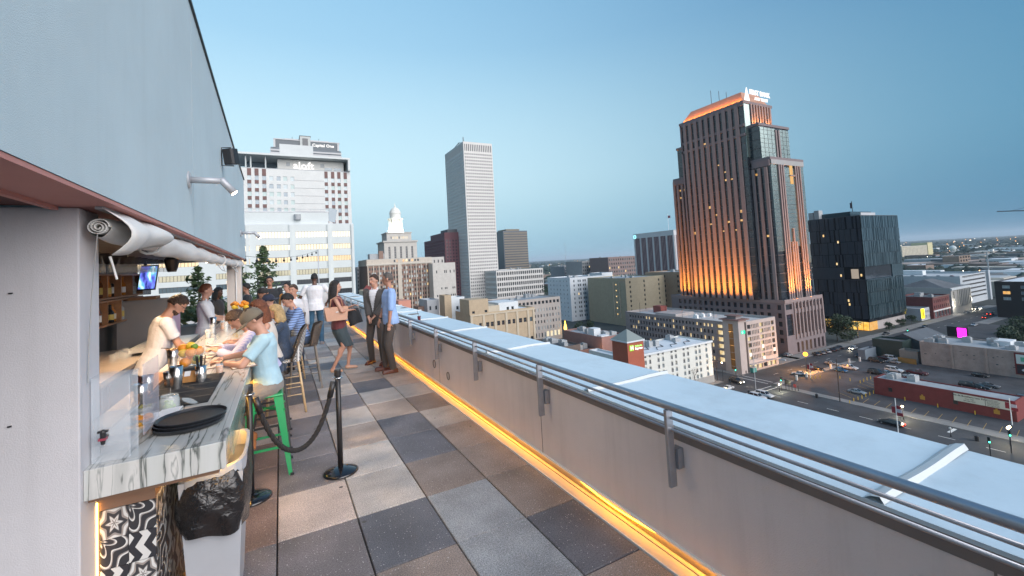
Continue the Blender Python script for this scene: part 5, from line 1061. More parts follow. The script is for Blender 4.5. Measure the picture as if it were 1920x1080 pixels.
bldg('dark_green_fence_block', 'dark green flat-roofed block behind the lot', 216, 82, 224, 92, -38.0, mat('dark green cladding', (0.02, 0.045, 0.04), 0.6), roof=ROOFD)
bldg('blue_shed', 'grey-blue metal shed at the corner of the lot', 206, 90.5, 215, 93.0, -41.2, wallm('blue grey metal', (0.17, 0.21, 0.25), 0.08), roof=ROOFD)
b = bldg('gabled_house', 'dark slate-roofed gabled house behind the pink warehouse', 224.5, 78, 246, 91, -39.5, wallm('dark house wall', (0.085, 0.085, 0.09), 0.1), par=0.1, roof=ROOFD)
m = MB(); SL = wallm('slate', (0.085, 0.10, 0.115), 0.12)
m.quad((223.8, 77.4, -39.5), (246.6, 77.4, -39.5), (246.6, 84.5, -36.2), (223.8, 84.5, -36.2)); m.quad((223.8, 91.6, -39.5), (246.6, 91.6, -39.5), (246.6, 84.5, -36.2), (223.8, 84.5, -36.2)); m.poly([(224.4, 78, -39.5), (224.4, 91, -39.5), (224.4, 84.5, -36.4)]); m.build('gable_roof', SL, b)
bldg('blue_low_wall_house', 'small pale-walled lean-to under the gabled house', 212.2, 76.2, 216.5, 81.8, -40.5, wallm('pale lean-to', (0.22, 0.21, 0.19), 0.1), roof=ROOFD)
fe = thing('timber_fence', 'ochre timber fence between the parked cars and the warehouse', 'fence', (211, 79, GZ))
for k in range(9): MB().box(209.8, 76.0+0.62*k, GZ, 209.9, 76.58+0.62*k, GZ+2.0).build('board', mat('ochre timber', (0.28, 0.16, 0.04), 0.8, var=0.15), fe)
# ================================================================== VEHICLES
TYRE = mat('tyre', (0.015, 0.015, 0.016), 0.8); RIM = mat('wheel rim', (0.35, 0.36, 0.38), 0.35, metal=0.7); CGL = mat('car glass', (0.015, 0.018, 0.022), 0.08, spec=0.7)
HEADL = mat('headlight clear', (0.6, 0.6, 0.58), 0.15); HEADON = glow('headlight on', (1, 0.9, 0.7), 12); TAIL = mat('tail light red', (0.22, 0.01, 0.01), 0.2); TAILON = glow('tail light on', (1, 0.06, 0.03), 5)
def paint(name, c): return mat('car paint '+name, c, 0.28, metal=0.25, coat=0.6, var=0.05, scale=2)
PAINTS = {'white': paint('white', (0.62, 0.63, 0.64)), 'black': paint('black', (0.015, 0.016, 0.018)), 'silver': paint('silver', (0.34, 0.36, 0.38)), 'blue': paint('blue', (0.03, 0.13, 0.30)),
          'maroon': paint('maroon', (0.10, 0.018, 0.022)), 'grey': paint('grey', (0.13, 0.14, 0.15)), 'red': paint('red', (0.25, 0.02, 0.02)), 'pale': paint('pale blue', (0.22, 0.30, 0.36))}
wh = MB(); wh.tr(Matrix()); wh.tube([(0, -0.11, 0), (0, 0.11, 0)], 0.33, 14, 0); wh.tube([(0, -0.12, 0), (0, 0.12, 0)], 0.19, 10, 1)
WHM = wh.mesh('wheel', [TYRE, RIM])
def prof_body(b, L, W, pts, wtop, inset=0.0):
    """side profile (x along the car, z) swept across the width, shoulders drawn in"""
    n = len(pts); i = len(b.v)
    for s_ in (-1, 1):
        for (x, z, k) in pts: b.v.append((x, s_*(W/2-k), z))
    b.f.append(tuple(i+q for q in range(n))); b.f.append(tuple(i+n+q for q in reversed(range(n)))); b.m += [0, 0]
    for q in range(n): b.f.append((i+(q+1) % n, i+q, i+n+q, i+n+(q+1) % n)); b.m.append(0)
CARM = {}
def car_meshes(kind):
    if kind in CARM: return CARM[kind]
    L, W = {'sedan': (4.6, 1.78), 'hatch': (4.0, 1.72), 'suv': (5.2, 1.98), 'pickup': (5.6, 1.98), 'van': (5.0, 1.95), 'long': (5.3, 1.85)}[kind]; h = L/2
    bd = MB(); gl = MB(); rf = MB(); belt = {'sedan': 0.90, 'hatch': 0.92, 'suv': 1.10, 'pickup': 1.10, 'van': 1.12, 'long': 0.90}[kind]; top = {'sedan': 1.44, 'hatch': 1.48, 'suv': 1.85, 'pickup': 1.82, 'van': 1.85, 'long': 1.42}[kind]
    wb = h-0.92
    def arch(cx): return [(cx+0.40*math.cos(a), 0.33+0.40*math.sin(a), 0.0) for a in (0, PI*0.25, PI*0.5, PI*0.75, PI)]
    low = [(h-0.05, 0.30, 0.06)] + [(x, max(0.24, z), k) for x, z, k in arch(wb)] + [(x, max(0.24, z), k) for x, z, k in arch(-wb)] + [(-h+0.05, 0.32, 0.06)]
    hood = belt-0.06
    up = [(-h, 0.55, 0.02), (-h+0.06, belt-0.02, 0.08), (-h+0.4, belt, 0.06), (h-1.35, belt, 0.05), (h-0.55, hood-0.06, 0.08), (h-0.06, hood-0.20, 0.16), (h, 0.52, 0.10)]
    prof_body(bd, L, W, low+up, 0)
    if kind in ('sedan', 'long'): c = (-h+0.75, -h+1.45, h-2.25, h-1.35)
    elif kind == 'hatch': c = (-h+0.15, -h+0.65, h-2.0, h-1.1)
    elif kind == 'pickup': c = (-0.35, -0.15, h-2.2, h-1.5)
    else: c = (-h+0.12, -h+0.40, h-2.2, h-1.5)
    iw = W/2-0.10; tw = W/2-0.27
    q0 = [(c[0], -iw), (c[3], -iw), (c[3], iw), (c[0], iw)]; q1 = [(c[1], -tw), (c[2], -tw), (c[2], tw), (c[1], tw)]
    for k in range(4): gl.quad((*q0[k], belt-0.02), (*q0[(k+1) % 4], belt-0.02), (*q1[(k+1) % 4], top-0.08), (*q1[k], top-0.08))
    gl.poly([(*p, top-0.08) for p in q1])
    e = 0.03; r0 = [(c[1]-e, -tw-e), (c[2]+e, -tw-e), (c[2]+e, tw+e), (c[1]-e, tw+e)]; r1 = [(c[1]+0.12, -tw+0.1), (c[2]-0.12, -tw+0.1), (c[2]-0.12, tw-0.1), (c[1]+0.12, tw-0.1)]
    for k in range(4): rf.quad((*r0[k], top-0.10), (*r0[(k+1) % 4], top-0.10), (*r1[(k+1) % 4], top), (*r1[k], top))
    rf.poly([(*p, top) for p in r1])
    for s_ in (-1, 1):
        for (xa, za, xb, zb) in ((c[0], belt, c[1], top-0.09), (c[3], belt, c[2], top-0.09), ((c[0]+c[3])/2, belt, (c[1]+c[2])/2, top-0.09)): rf.bar((xa, s_*iw, za), (xb, s_*(tw+0.01), zb), 0.07, 0.05)
    if kind == 'pickup':
        m = bd; m.box(-h+0.1, -W/2+0.14, belt+0.001, -0.45, -W/2+0.06, belt+0.1); m.box(-h+0.1, W/2-0.14, belt+0.001, -0.45, W/2-0.06, belt+0.1); gl.box(-h+0.15, -W/2+0.16, belt+0.003, -0.45, W/2-0.16, belt+0.02)
    hl = MB().box(h-0.16, -0.24, -0.07, h-0.02, 0.2, 0.07).tr(Matrix.Translation((0, 0, 0)))
    hlm = MB().box(-0.06, -0.17, -0.07, 0.06, 0.17, 0.07).mesh('headlight', HEADL); tlm = MB().box(-0.04, -0.15, -0.10, 0.04, 0.15, 0.10).mesh('tail_light', TAIL)
    bp = MB().box(h-0.06, -W/2+0.16, 0.30, h+0.05, W/2-0.16, 0.50).box(-h-0.05, -W/2+0.16, 0.32, -h+0.06, W/2-0.16, 0.52).mesh('bumper', BLACK)
    CARM[kind] = (bd.mesh('body', PAINTS['white'], smooth=False), gl.mesh('glass', CGL), rf.mesh('roof', PAINTS['white']), hlm, tlm, bp, L, W, wb, hood, belt); return CARM[kind]
def car(kind, colr, p, rz, label, lights=None, group=None, cat='car', scale=1.0):
    bm, gm, rm, hm, tm, bp, L, W, wb, hood, belt = car_meshes(kind); h = L/2
    t = thing({'pickup': 'pickup_truck', 'van': 'van', 'suv': 'suv'}.get(kind, 'car'), label, {'pickup': 'pickup truck', 'van': 'van'}.get(kind, 'car'), (p.x, p.y, GZ+0.025), group, rz)
    P = PAINTS[colr]; b = inst(bm, 'body', (0, 0, 0), t, m=P); bv = bevel(b, 0.05, 2); inst(gm, 'glass', (0, 0, 0), t); inst(rm, 'roof', (0, 0, 0), t, m=P); inst(bp, 'bumper', (0, 0, 0), t)
    for x in (wb, -wb):
        for y in (-W/2+0.13, W/2-0.13): inst(WHM, 'wheel', (x, y, 0.33), t)
    for y in (-W/2+0.30, W/2-0.30):
        inst(hm, 'headlight', (h-0.05, y, hood-0.24), t, m=HEADON if lights in ('head', 'both') else HEADL); inst(tm, 'tail_light', (-h+0.02, y, belt-0.16), t, m=TAILON if lights in ('tail', 'both') else TAIL)
    if lights in ('head', 'both'):
        d = Vector((math.cos(rz), math.sin(rz), 0)); q = Vector((p.x, p.y, GZ+0.7)) + d*(h+0.2); spot('headlight beam', q, q+d*9+Vector((0, 0, -1.2)), 420, (1, 0.85, 0.62), 1.2, 0.1)
    return t
S_, N_, E_, W_ = -PI/2, PI/2, 0.0, PI
def gp(x, y): return onZ(x, y, GZ)
PG = 'cars parked in the lot'
car('pickup', 'white', gp(1592, 692), S_, 'white crew-cab pickup parked beside the small blue car', group=PG)
car('hatch', 'blue', gp(1577, 697), S_, 'small blue hatchback parked beside the white pickup', group=PG)
car('suv', 'white', gp(1677, 697), S_, 'long white SUV parked beyond the red building', group=PG)
car('sedan', 'silver', gp(1607.5, 738), S_, 'silver estate car alone by the yellow bollards', group=PG)
car('sedan', 'silver', gp(1560, 684), S_, 'silver sedan near the gate pillars', group=PG)
car('sedan', 'black', gp(1532, 694), S_, 'black sedan behind the red lot sign', group=PG)
car('sedan', 'white', gp(1498.6, 703), N_+0.35, 'white sedan stopped in front of the lot sign', group=PG)
car('suv', 'black', gp(1645, 702), S_, 'black SUV partly hidden behind the end of the red building', group=PG)
car('pickup', 'pale', gp(1660, 704), S_, 'pale blue pickup just beyond the red building roof', group=PG)
car('pickup', 'maroon', gp(1720, 702), S_, 'maroon pickup between the SUV and the warehouse wall', group=PG)
car('sedan', 'silver', gp(1700, 711), S_, 'silver sedan behind the red building, first of its pair', group=PG)
car('hatch', 'white', gp(1718, 717), S_, 'white hatchback peeking over the red building roof', group=PG)
car('suv', 'black', gp(1644, 679), S_, 'black SUV parked in front of the dark green block', group=PG)
car('sedan', 'maroon', gp(1660, 674), S_, 'maroon sedan between the green block and white SUV', group=PG)
car('suv', 'white', gp(1673, 675), S_, 'white SUV in front of the ochre fence', group=PG)
car('hatch', 'silver', gp(1676, 681), S_, 'silver hatchback nearest the ochre fence', group=PG)
car('sedan', 'black', gp(1612, 669), W_, 'black car with red brake lights by the blue shed', 'tail', PG)
car('suv', 'black', gp(1820, 727), S_, 'black SUV, left of the dark trio beyond the red building', group=PG)
car('sedan', 'black', gp(1838, 729), S_, 'black sedan in the middle of the dark trio', group=PG)
car('sedan', 'grey', gp(1855, 726), S_, 'grey sedan, right of the dark trio beyond the red building', group=PG)
car('hatch', 'black', gp(1838, 707), S_, 'black hatchback against the pink warehouse wall', group=PG)
car('suv', 'black', gp(1912, 752), N_, 'black SUV at the right picture edge beside the red building', group=PG)
car('suv', 'white', gp(1917, 765), N_, 'white SUV at the right picture edge behind the banner pole', group=PG)
SGp = 'cars on the streets'
car('suv', 'black', gp(1381, 718), N_+PI*0.85+0.3, 'black SUV with headlights on crossing at the car park corner', 'head', SGp)
car('suv', 'white', gp(1434, 744), S_, 'white SUV parked at the kerb under the parapet edge', None, SGp)
car('van', 'white', gp(1421, 748), S_, 'white van half hidden by the parapet edge', None, SGp)
car('sedan', 'white', gp(1364.6, 731), W_, 'white sedan whose roof just shows over the coping', None, SGp)
car('long', 'black', gp(1671.5, 797), N_, 'long black sedan with tail lights driving along the street', 'tail', SGp)
car('hatch', 'white', gp(1600, 655), W_, 'car with bright headlights coming along the avenue by the blue shed', 'head', SGp)
FR = 'cars parked in front of the skyscraper'
for k, (px, py, cl) in enumerate(((1531, 666, 'black'), (1541, 663.5, 'grey'), (1551, 661, 'silver'), (1560, 658.5, 'black'), (1567, 656, 'grey'), (1573.5, 653.5, 'black'))):
    car('sedan', cl, gp(px, py), E_+0.9, ['black sedan nearest the car park in the kerb row', 'grey sedan second from the car park in the kerb row', 'silver sedan in the middle of the kerb row', 'black sedan after the silver one in the kerb row', 'grey sedan next to last of the kerb row', 'black sedan nearest the big tree in the kerb row'][k], None, FR)
car('hatch', 'silver', gp(1478, 668), E_, 'silver hatchback tucked between car park and skyscraper base', None, SGp)
AV = 'cars on the far avenue'
car('sedan', 'silver', gp(1812, 587), W_, 'silver sedan on the avenue before the classical hall', None, AV)
car('suv', 'black', gp(1829, 581), W_, 'dark SUV with headlights beyond the silver sedan', 'head', AV)
car('sedan', 'white', gp(1840, 579), W_, 'white sedan with headlights in the far lane', 'head', AV)
car('sedan', 'black', gp(1848, 597), E_, 'dark car with red tail lights near the black block', 'tail', AV)
car('suv', 'grey', gp(1857, 591), E_, 'grey SUV with tail lights by the black block', 'tail', AV)
car('sedan', 'silver', gp(1827, 611), W_, 'silver sedan parked by the magenta billboard', None, AV)
car('sedan', 'black', gp(1734, 614), W_, 'dark sedan at the kerb before the brick shops', None, AV)
car('sedan', 'grey', gp(1704, 627), W_, 'grey sedan at the kerb before the dark block', None, AV)
car('sedan', 'black', gp(1661, 628), W_, 'dark sedan parked under the small round trees', None, AV)
RG = 'cars on the long garage roof'
rr = random.Random(33)
for k in range(9):
    t = car('sedan', rr.choice(['white', 'silver', 'black', 'grey', 'red']), Vector((415.5, 126+7.2*k, 0)), 0, ['parked car on the garage roof, closest to the avenue', 'parked car on the garage roof, second row spot', 'parked car on the garage roof by the roof lamp', 'parked car on the garage roof near the middle', 'parked car on the garage roof past the middle', 'parked car on the garage roof beside the roof house', 'parked car on the garage roof beyond the roof house', 'parked car on the garage roof, last but one', 'parked car on the garage roof, farthest spot'][k], None, RG)
    t.location.z = -25.99
# ================================================================== STREET FURNITURE
def lamp_at(px, py, base, label, col, e, gl_, r=0.28, globe=2):
    b = gp(*base); top = CAM + ray(px, py)*((b-CAM).xy.length/ray(px, py).xy.length)
    t = thing('street_lamp', label, 'street lamp', (b.x, b.y, GZ), 'street lamps'); top = Vector((b.x, b.y, top.z))
    MB().lathe([(0.16, 0), (0.12, 0.6), (0.08, 0.7), (0.06, top.z-GZ-0.3)], (b.x, b.y, GZ), 8).build('post', BLACK, t)
    if globe == 1: MB().ell(top, r, r, r, 10, 8).build('globe', gl_, t); offs = [Vector((0, 0, 0))]
    else:
        MB().bar(top+Vector((-0.6, 0, -0.25)), top+Vector((0.6, 0, -0.25)), 0.07, 0.07).build('crossarm', BLACK, t); offs = [Vector((-0.55, 0, 0)), Vector((0.55, 0, 0))]
        for o_ in offs: MB().lathe([(0.1, -0.25), (0.24, -0.05), (0.2, 0.2), (0.02, 0.34)], top+o_, 8).build('lantern', gl_, t)
    if e: point('street lamp light', top-Vector((0, 0, r+0.4)), e, col, 0.3)
    return t
SOD = glow('sodium lamp', (1.0, 0.30, 0.02), 4); WWH = glow('warm white lamp', (1.0, 0.80, 0.48), 8); OFFL = mat('lamp glass off', (0.5, 0.52, 0.5), 0.3)
lamp_at(1509.5, 664, (1513, 697), 'tall street lamp with glaring orange head by the lot sign', (1, 0.40, 0.08), 5200, SOD, 0.75, 1)
lamp_at(1691.5, 762, (1694, 787), 'single bright lamp post by the parking bays', (1, 0.80, 0.5), 700, WWH, 0.25, 1)
lamp_at(1893, 802, (1895, 836), 'twin-lantern lamp post at the bottom right street corner', (1, 0.82, 0.55), 800, WWH, 0.25, 2)
lamp_at(1782, 803, (1783, 819), 'unlit twin-lantern post on the kerb by the bays', (1, 1, 1), 0, OFFL, 0.25, 1)
lamp_at(1461, 721, (1462, 735), 'low bright lamp at the crosswalk island', (1, 0.9, 0.6), 450, WWH, 0.22, 1)
lamp_at(1353, 680, (1356, 716), 'small warm lamp at the car park corner', (1, 0.6, 0.3), 700, glow('peach lamp', (1, 0.55, 0.25), 20), 0.22, 1)
def pole(base, h, label, r=0.10, m=None):
    b = gp(*base); t = thing('pole', label, 'pole', (b.x, b.y, GZ)); MB().tube([(b.x, b.y, GZ), (b.x, b.y, GZ+h)], [r, r*0.7], 8).build('shaft', m or BLACK, t); return t, b
pole((1575, 753), 12.5, 'bare dark utility pole rising from the middle of the lot', 0.14, mat('dark timber pole', (0.04, 0.03, 0.025), 0.9))
t, b = pole((1418, 737), 11.5, 'signal mast with arm over the street by the white van', 0.1, GREYM); MB().bar((b.x, b.y, GZ+11), (b.x+3, b.y-8, GZ+11.6), 0.1, 0.1).build('arm', GREYM, t); MB().box(b.x+2.7, b.y-8.6, GZ+11.4, b.x+3.3, b.y-7.2, GZ+11.75).build('cobra_head', GREYM, t)
TLG = glow('signal green', (0.05, 1.0, 0.45), 6)
def signal(base, lab, hgt=4.2):
    b = gp(*base); t = thing('traffic_signal', lab, 'traffic light', (b.x, b.y, GZ), 'traffic signals'); MB().tube([(b.x, b.y, GZ), (b.x, b.y, GZ+hgt)], 0.09, 8).build('post', BLACK, t); MB().box(b.x-0.2, b.y-0.2, GZ+hgt-1.0, b.x+0.2, b.y+0.2, GZ+hgt+0.2).build('housing', BLACK, t)
    MB().ell((b.x-0.22, b.y-0.1, GZ+hgt-0.75), 0.14, 0.14, 0.14, 8, 6).build('green_lens', TLG, t); return t, b
signal((1897, 850), 'traffic signal showing green beneath the twin lanterns', 4.6); signal((1466, 733), 'traffic signal showing green at the crosswalk island'); signal((1381, 714), 'traffic signal at the car park corner', 4.6); signal((1860, 878), 'dark traffic signal on its pole at the street corner', 6.0); signal((1703, 633), 'traffic signal on the far avenue corner')
def banner_pole(base, h, lab, s=1):
    t, b = pole(base, h, lab, 0.12, WHITEM)
    for k, m in enumerate((mat('banner dark red', (0.25, 0.02, 0.03), 0.7), mat('banner pale', (0.5, 0.45, 0.5), 0.7), mat('banner dark red', (0.25, 0.02, 0.03), 0.7))): MB().box(b.x-0.06, b.y-1.3+0.2*k, GZ+h*0.55+0.8*k, b.x+0.06, b.y-0.13, GZ+h*0.55+0.74+0.8*k).build('sign_panel', m, t)
    MB().box(b.x-0.05, b.y+0.14, GZ+h*0.6, b.x+0.05, b.y+0.85, GZ+h*0.6+1.5).build('side_panel', mat('banner dark red', (0.25, 0.02, 0.03), 0.7), t)
banner_pole((1685, 818), 9.0, 'white pole with red parking signs beside the long black sedan'); banner_pole((1898, 797), 6.5, 'white pole with red signs at the end of the red building'); banner_pole((1520, 709), 5.2, 'white pole with red parking sign at the lot entrance')
t = thing('billboard', 'glowing magenta billboard screen on a post behind the warehouse', 'billboard', gp(1803, 646)); b = wloc(t)
q0, q1 = onX(1796, 634, b.x), onX(1811, 616, b.x)
MB().box(b.x-0.02, min(q0.y, q1.y), q0.z, b.x+0.2, max(q0.y, q1.y), q1.z).build('screen', glow('screen magenta', (1.0, 0.02, 0.75), 1.7), t); MB().box(b.x+0.21, min(q0.y, q1.y)-0.4, q0.z-0.4, b.x+0.9, max(q0.y, q1.y)+3.4, q1.z+0.4).build('frame', BLACK, t); MB().tube([(b.x+0.5, (q0.y+q1.y)/2, GZ), (b.x+0.5, (q0.y+q1.y)/2, q0.z)], 0.3, 8).build('post', BLACK, t)
# bollards (each its own)
BOLY = mat('bollard yellow', (0.55, 0.36, 0.03), 0.6); BOLW = mat('pillar white', (0.6, 0.6, 0.58), 0.6)
BM = MB().lathe([(0.11, 0), (0.11, 0.95), (0.05, 1.05)], (0, 0, 0), 8).mesh('bollard', BOLY)
bl = [(1593.5, 757, 'first bollard of the row, by the parking bays'), (1601, 753, 'second bollard of the row by the bays'), (1609, 750, 'third bollard of the row by the bays'), (1616.5, 747.5, 'fourth bollard of the row by the bays'), (1623.5, 744, 'fifth bollard of the row, just past the silver estate'), (1631, 741, 'sixth bollard of the row, near the red building'), (1638, 738, 'last bollard of the row, touching the red building'),
      (1594, 714.5, 'lone bollard in the orange lit bay'), (1613, 718.5, 'first bollard of the far row behind the orange bay'), (1619.5, 716, 'second bollard of the far row'), (1626, 713, 'third bollard of the far row'), (1632.5, 711, 'last bollard of the far row by the red roof'), (1575, 710.5, 'bollard midway along the orange lit edge'), (1538, 709, 'bollard right of the lot sign'), (1529, 710, 'bollard beneath the lot sign'), (1522, 711, 'bollard left of the lot sign foot'),
      (1697, 751, 'bollard against the red wall, left one'), (1758.5, 764, 'bollard against the red wall, middle one'), (1828.5, 777.5, 'bollard against the red wall, right one')]
for (px, py, lab) in bl: tag(inst(BM, 'bollard', gp(px, py)), 'yellow '+lab, 'bollard', 'yellow bollards in the lot')
PM = MB().box(-0.25, -0.25, 0, 0.25, 0.25, 1.6).box(-0.3, -0.3, 1.6, 0.3, 0.3, 1.75).mesh('gate_pillar', BOLW)
for (px, py, lab) in ((1494, 713, 'white gate pillar nearest the crosswalk island'), (1512.5, 707, 'white gate pillar beside the lot sign'), (1592.5, 681, 'white gate pillar behind the white pickup'), (1558.5, 692, 'white gate pillar beside the blue hatchback'), (1612.5, 678, 'white gate pillar by the dark SUV')): tag(inst(PM, 'gate_pillar', gp(px, py)), lab, 'pillar', 'white gate pillars')
# trash bins, kiosk
for (px, py, lab) in ((1398, 700.5, 'black litter bin outside the car park'), (1531.5, 746, 'black litter bin on the pavement by the lot'), (1404.5, 739, 'black litter bin near the white van'), (1832, 827, 'black litter bin on the pavement of the bays')):
    p = gp(px, py); tag(MB().lathe([(0.36, 0), (0.40, 1.0), (0.42, 1.02), (0.40, 1.12), (0.1, 1.3)], (0, 0, 0), 10).build('litter_bin', BLACK, None), lab, 'bin', 'street litter bins').location = p
p = gp(1412, 698); t = thing('news_kiosk', 'small teal kiosk box on the pavement before the car park', 'kiosk', p); MB().box(p.x-1.1, p.y-0.8, GZ+0.14, p.x+1.1, p.y+0.8, GZ+1.9).build('box', mat('teal panel kiosk', (0.05, 0.25, 0.24), 0.5), t); MB().box(p.x-1.3, p.y-1, GZ+1.901, p.x+1.3, p.y+1, GZ+2.05).build('roof', GREYM, t)
p = gp(1447, 686); t = thing('bus_shelter', 'pale green flat-roofed shelter on the garage pavement', 'shelter', p)
for dx in (-2.6, 2.6): MB().tube([(p.x+dx, p.y, GZ), (p.x+dx, p.y, GZ+2.5)], 0.06, 6).build('post', GREYM, t)
MB().box(p.x-3, p.y-0.9, GZ+2.5, p.x+3, p.y+0.9, GZ+2.62).build('roof', mat('shelter green', (0.25, 0.42, 0.36), 0.4), t)
# cycle hire / sign cluster at the island
p = gp(1474, 731); t = thing('bike_dock', 'cluster of dark posts and a small sign at the crosswalk island', 'bike rack', p)
for k in range(5): MB().tube([(p.x+0.3*k, p.y-0.8*k, GZ), (p.x+0.3*k, p.y-0.8*k, GZ+1.9+0.4*(k % 2))], 0.10, 6).build('post', BLACK, t)
MB().box(p.x+0.2, p.y-1.5, GZ+1.9, p.x+0.35, p.y+0.4, GZ+3.3).build('sign', BLACK, t); MB().box(p.x+0.8, p.y-2.8, GZ+1.2, p.x+0.95, p.y-2.0, GZ+2.2).build('red_sign', mat('banner dark red', (0.25, 0.02, 0.03), 0.7), t)
# ================================================================== TREES
def leafmat(name, c): 
    m = mat(name, c, 0.7, var=0.45, scale=0.9); return m
LEAFD = leafmat('foliage dark', (0.035, 0.062, 0.030)); LEAFM = leafmat('foliage mid', (0.055, 0.090, 0.035)); BARK = mat('bark', (0.07, 0.05, 0.04), 0.9, var=0.3, scale=4)
def crown_mesh(name, m, rx, rz, n, leaf, seed, lobes=7):
    rn = random.Random(seed); b = MB(); cs = [(Vector((rn.uniform(-0.6, 0.6)*rx, rn.uniform(-0.6, 0.6)*rx, rn.uniform(-0.5, 0.6)*rz)), rn.uniform(0.35, 0.62)) for _ in range(lobes)]
    for i in range(n):
        c, k = rn.choice(cs); d = Vector((rn.gauss(0, 1), rn.gauss(0, 1), rn.gauss(0, 1))).normalized()*(k*(0.55+0.5*rn.random()))
        p = c + Vector((d.x*rx, d.y*rx, d.z*rz)); a = Vector((rn.gauss(0, 1), rn.gauss(0, 1), rn.gauss(0, 0.6))).normalized(); t = a.cross(Vector((rn.gauss(0, 1), rn.gauss(0, 1), rn.gauss(0, 1)))).normalized(); s = leaf*rn.uniform(0.6, 1.3)
        b.quad(p-a*s, p+t*s*0.45, p+a*s, p-t*s*0.45)
    return b.mesh(name, m)
def trunk_mb(h, r, seed, branches=6, spread_=0.5, top=1.0):
    rn = random.Random(seed); b = MB(); b.tube([(0, 0, 0), (0.03*h, 0, h*0.4), (0.0, 0.02*h, h)], [r, r*0.75, r*0.35], 7)
    for k in range(branches):
        a = 2*PI*k/branches+rn.uniform(-0.4, 0.4); z = h*rn.uniform(0.45, 0.9); L = h*spread_*rn.uniform(0.6, 1.0)
        b.tube([(0, 0, z), (math.cos(a)*L*0.5, math.sin(a)*L*0.5, z+L*0.45), (math.cos(a)*L, math.sin(a)*L, z+L*0.75)], [r*0.4, r*0.28, r*0.1], 5)
    return b
def tree(name, p, label, h, rx, rz, m, n=1400, leaf=0.35, seed=1, group=None):
    t = thing(name, label, 'tree', p, group); trunk_mb(h, h*0.035, seed).build('trunk', BARK, t, local=True); c = inst(crown_mesh('crown', m, rx, rz, n, leaf, seed), 'crown', (0, 0, h+rz*0.35), t); return t
tree('oak_tree', gp(1570, 640), 'big dark round tree between the skyscraper and the dark block', 5.0, 7.0, 6.0, LEAFD, 4600, 0.5, 3)
for k, (px, py, r, lab) in enumerate(((1668, 622, 2.6, 'small round tree before the dark block, left one'), (1690, 614, 2.4, 'small round tree before the dark block, right one'), (1709, 607, 2.3, 'small round tree before the yellow shop sign'), (1601, 637, 1.9, 'low bush tree under the palm'))): tree('street_tree', gp(px, py), lab, 2.2, r, r*0.8, LEAFD, 900, 0.3, 20+k, 'small street trees')
for k, (px, py, r, lab) in enumerate(((1905, 640, 7, 'dark tree clump behind the warehouse, left half'), (1918, 628, 7.5, 'dark tree clump at the right edge behind the warehouse'), (1890, 646, 5, 'low dark shrub mass beside the warehouse roof'))): tree('dark_tree', gp(px, py), lab, 3.0, r, r*0.6, LEAFD, 1800, 0.55, 40+k, 'dark trees behind the warehouse')
# palm
p = gp(1609, 634); t = thing('palm_tree', 'palm tree lit from below in front of the dark block', 'tree', p)
MB().tube([(p.x, p.y, GZ), (p.x+0.2, p.y, GZ+4), (p.x, p.y, GZ+7.2)], [0.3, 0.22, 0.2], 8).build('trunk', BARK, t)
PALM = mat('palm frond', (0.13, 0.14, 0.06), 0.6, var=0.2); rn = random.Random(5)
for k in range(22):
    a = 2*PI*k/22+rn.uniform(-0.2, 0.2); el = rn.uniform(-0.2, 1.1); b = MB(); pts = []
    for j in range(6): s = j/5; pts.append(Vector((p.x+math.cos(a)*2.9*s*math.cos(el*(1-s*0.5)), p.y+math.sin(a)*2.9*s*math.cos(el*(1-s*0.5)), GZ+7.2+2.4*s*math.sin(el)-1.6*s*s)))
    sd_ = Vector((-math.sin(a), math.cos(a), 0))
    for j in range(5):
        wa, wb2 = 0.30*math.sin(PI*(j/5*0.85+0.1)), 0.30*math.sin(PI*((j+1)/5*0.85+0.1))
        for s_ in (-1, 1): b.quad(pts[j], pts[j+1], pts[j+1]+sd_*s_*wb2-Vector((0, 0, wb2*0.5)), pts[j]+sd_*s_*wa-Vector((0, 0, wa*0.5)))
    b.build('frond', PALM, t)
spot('palm uplight', (p.x, p.y-1.0, GZ+0.4), (p.x, p.y, GZ+8), 1500, (1, 0.75, 0.4), 1.0, 0.2)
# bare trees by the chain hotel
def bare(px, py, h, label, seed):
    p = gp(px, py); t = thing('bare_tree', label, 'tree', p, 'bare trees beside the chain hotel'); rn = random.Random(seed); b = MB(); tw = MB(); b.tube([(0, 0, 0), (0.1, 0, h*0.3)], [0.16, 0.12], 6)
    def grow(q, d, L, r, lv):
        e = q+d*L; (b if lv < 2 else tw).tube([q, (q+e)/2+Vector((rn.gauss(0, 1), rn.gauss(0, 1), 0))*L*0.06, e], [r, r*0.8, r*0.55], 5 if lv < 2 else 3, caps=False)
        if lv < 4:
            for _ in range(3 if lv else 5): grow(e if lv else q+d*L*rn.uniform(0.5, 1), (d+Vector((rn.gauss(0, 0.5), rn.gauss(0, 0.5), rn.gauss(0.15, 0.3)))).normalized(), L*rn.uniform(0.55, 0.75), r*0.55, lv+1)
    grow(Vector((0.1, 0, h*0.25)), Vector((0, 0, 1)), h*0.35, 0.11, 0); b.build('trunk', BARK, t, local=True); tw.build('twigs', BARK, t, local=True, kind='stuff')
bare(1331, 716, 9, 'bare tall tree at the end of the chain hotel', 1); bare(1290, 722, 7.5, 'bare bushy tree before the chain hotel windows', 2); bare(1303, 727, 6.5, 'second bare tree close to the coping edge', 6); bare(1345, 712, 8, 'bare tree between chain hotel and car park', 9)
for k, (px, py) in enumerate(((1076, 600), (1088, 598))): tree('street_tree', Vector((150+8*k, 205, GZ)), ['dark tree between white block and pink hall, left', 'dark tree between white block and pink hall, right'][k], 6, 4, 4, LEAFD, 900, 0.4, 60+k, 'dark trees by the white block')
tree('street_tree', Vector((262, 410, GZ)), 'dark tree left of the white block', 8, 7, 8, LEAFD, 900, 0.7, 70)
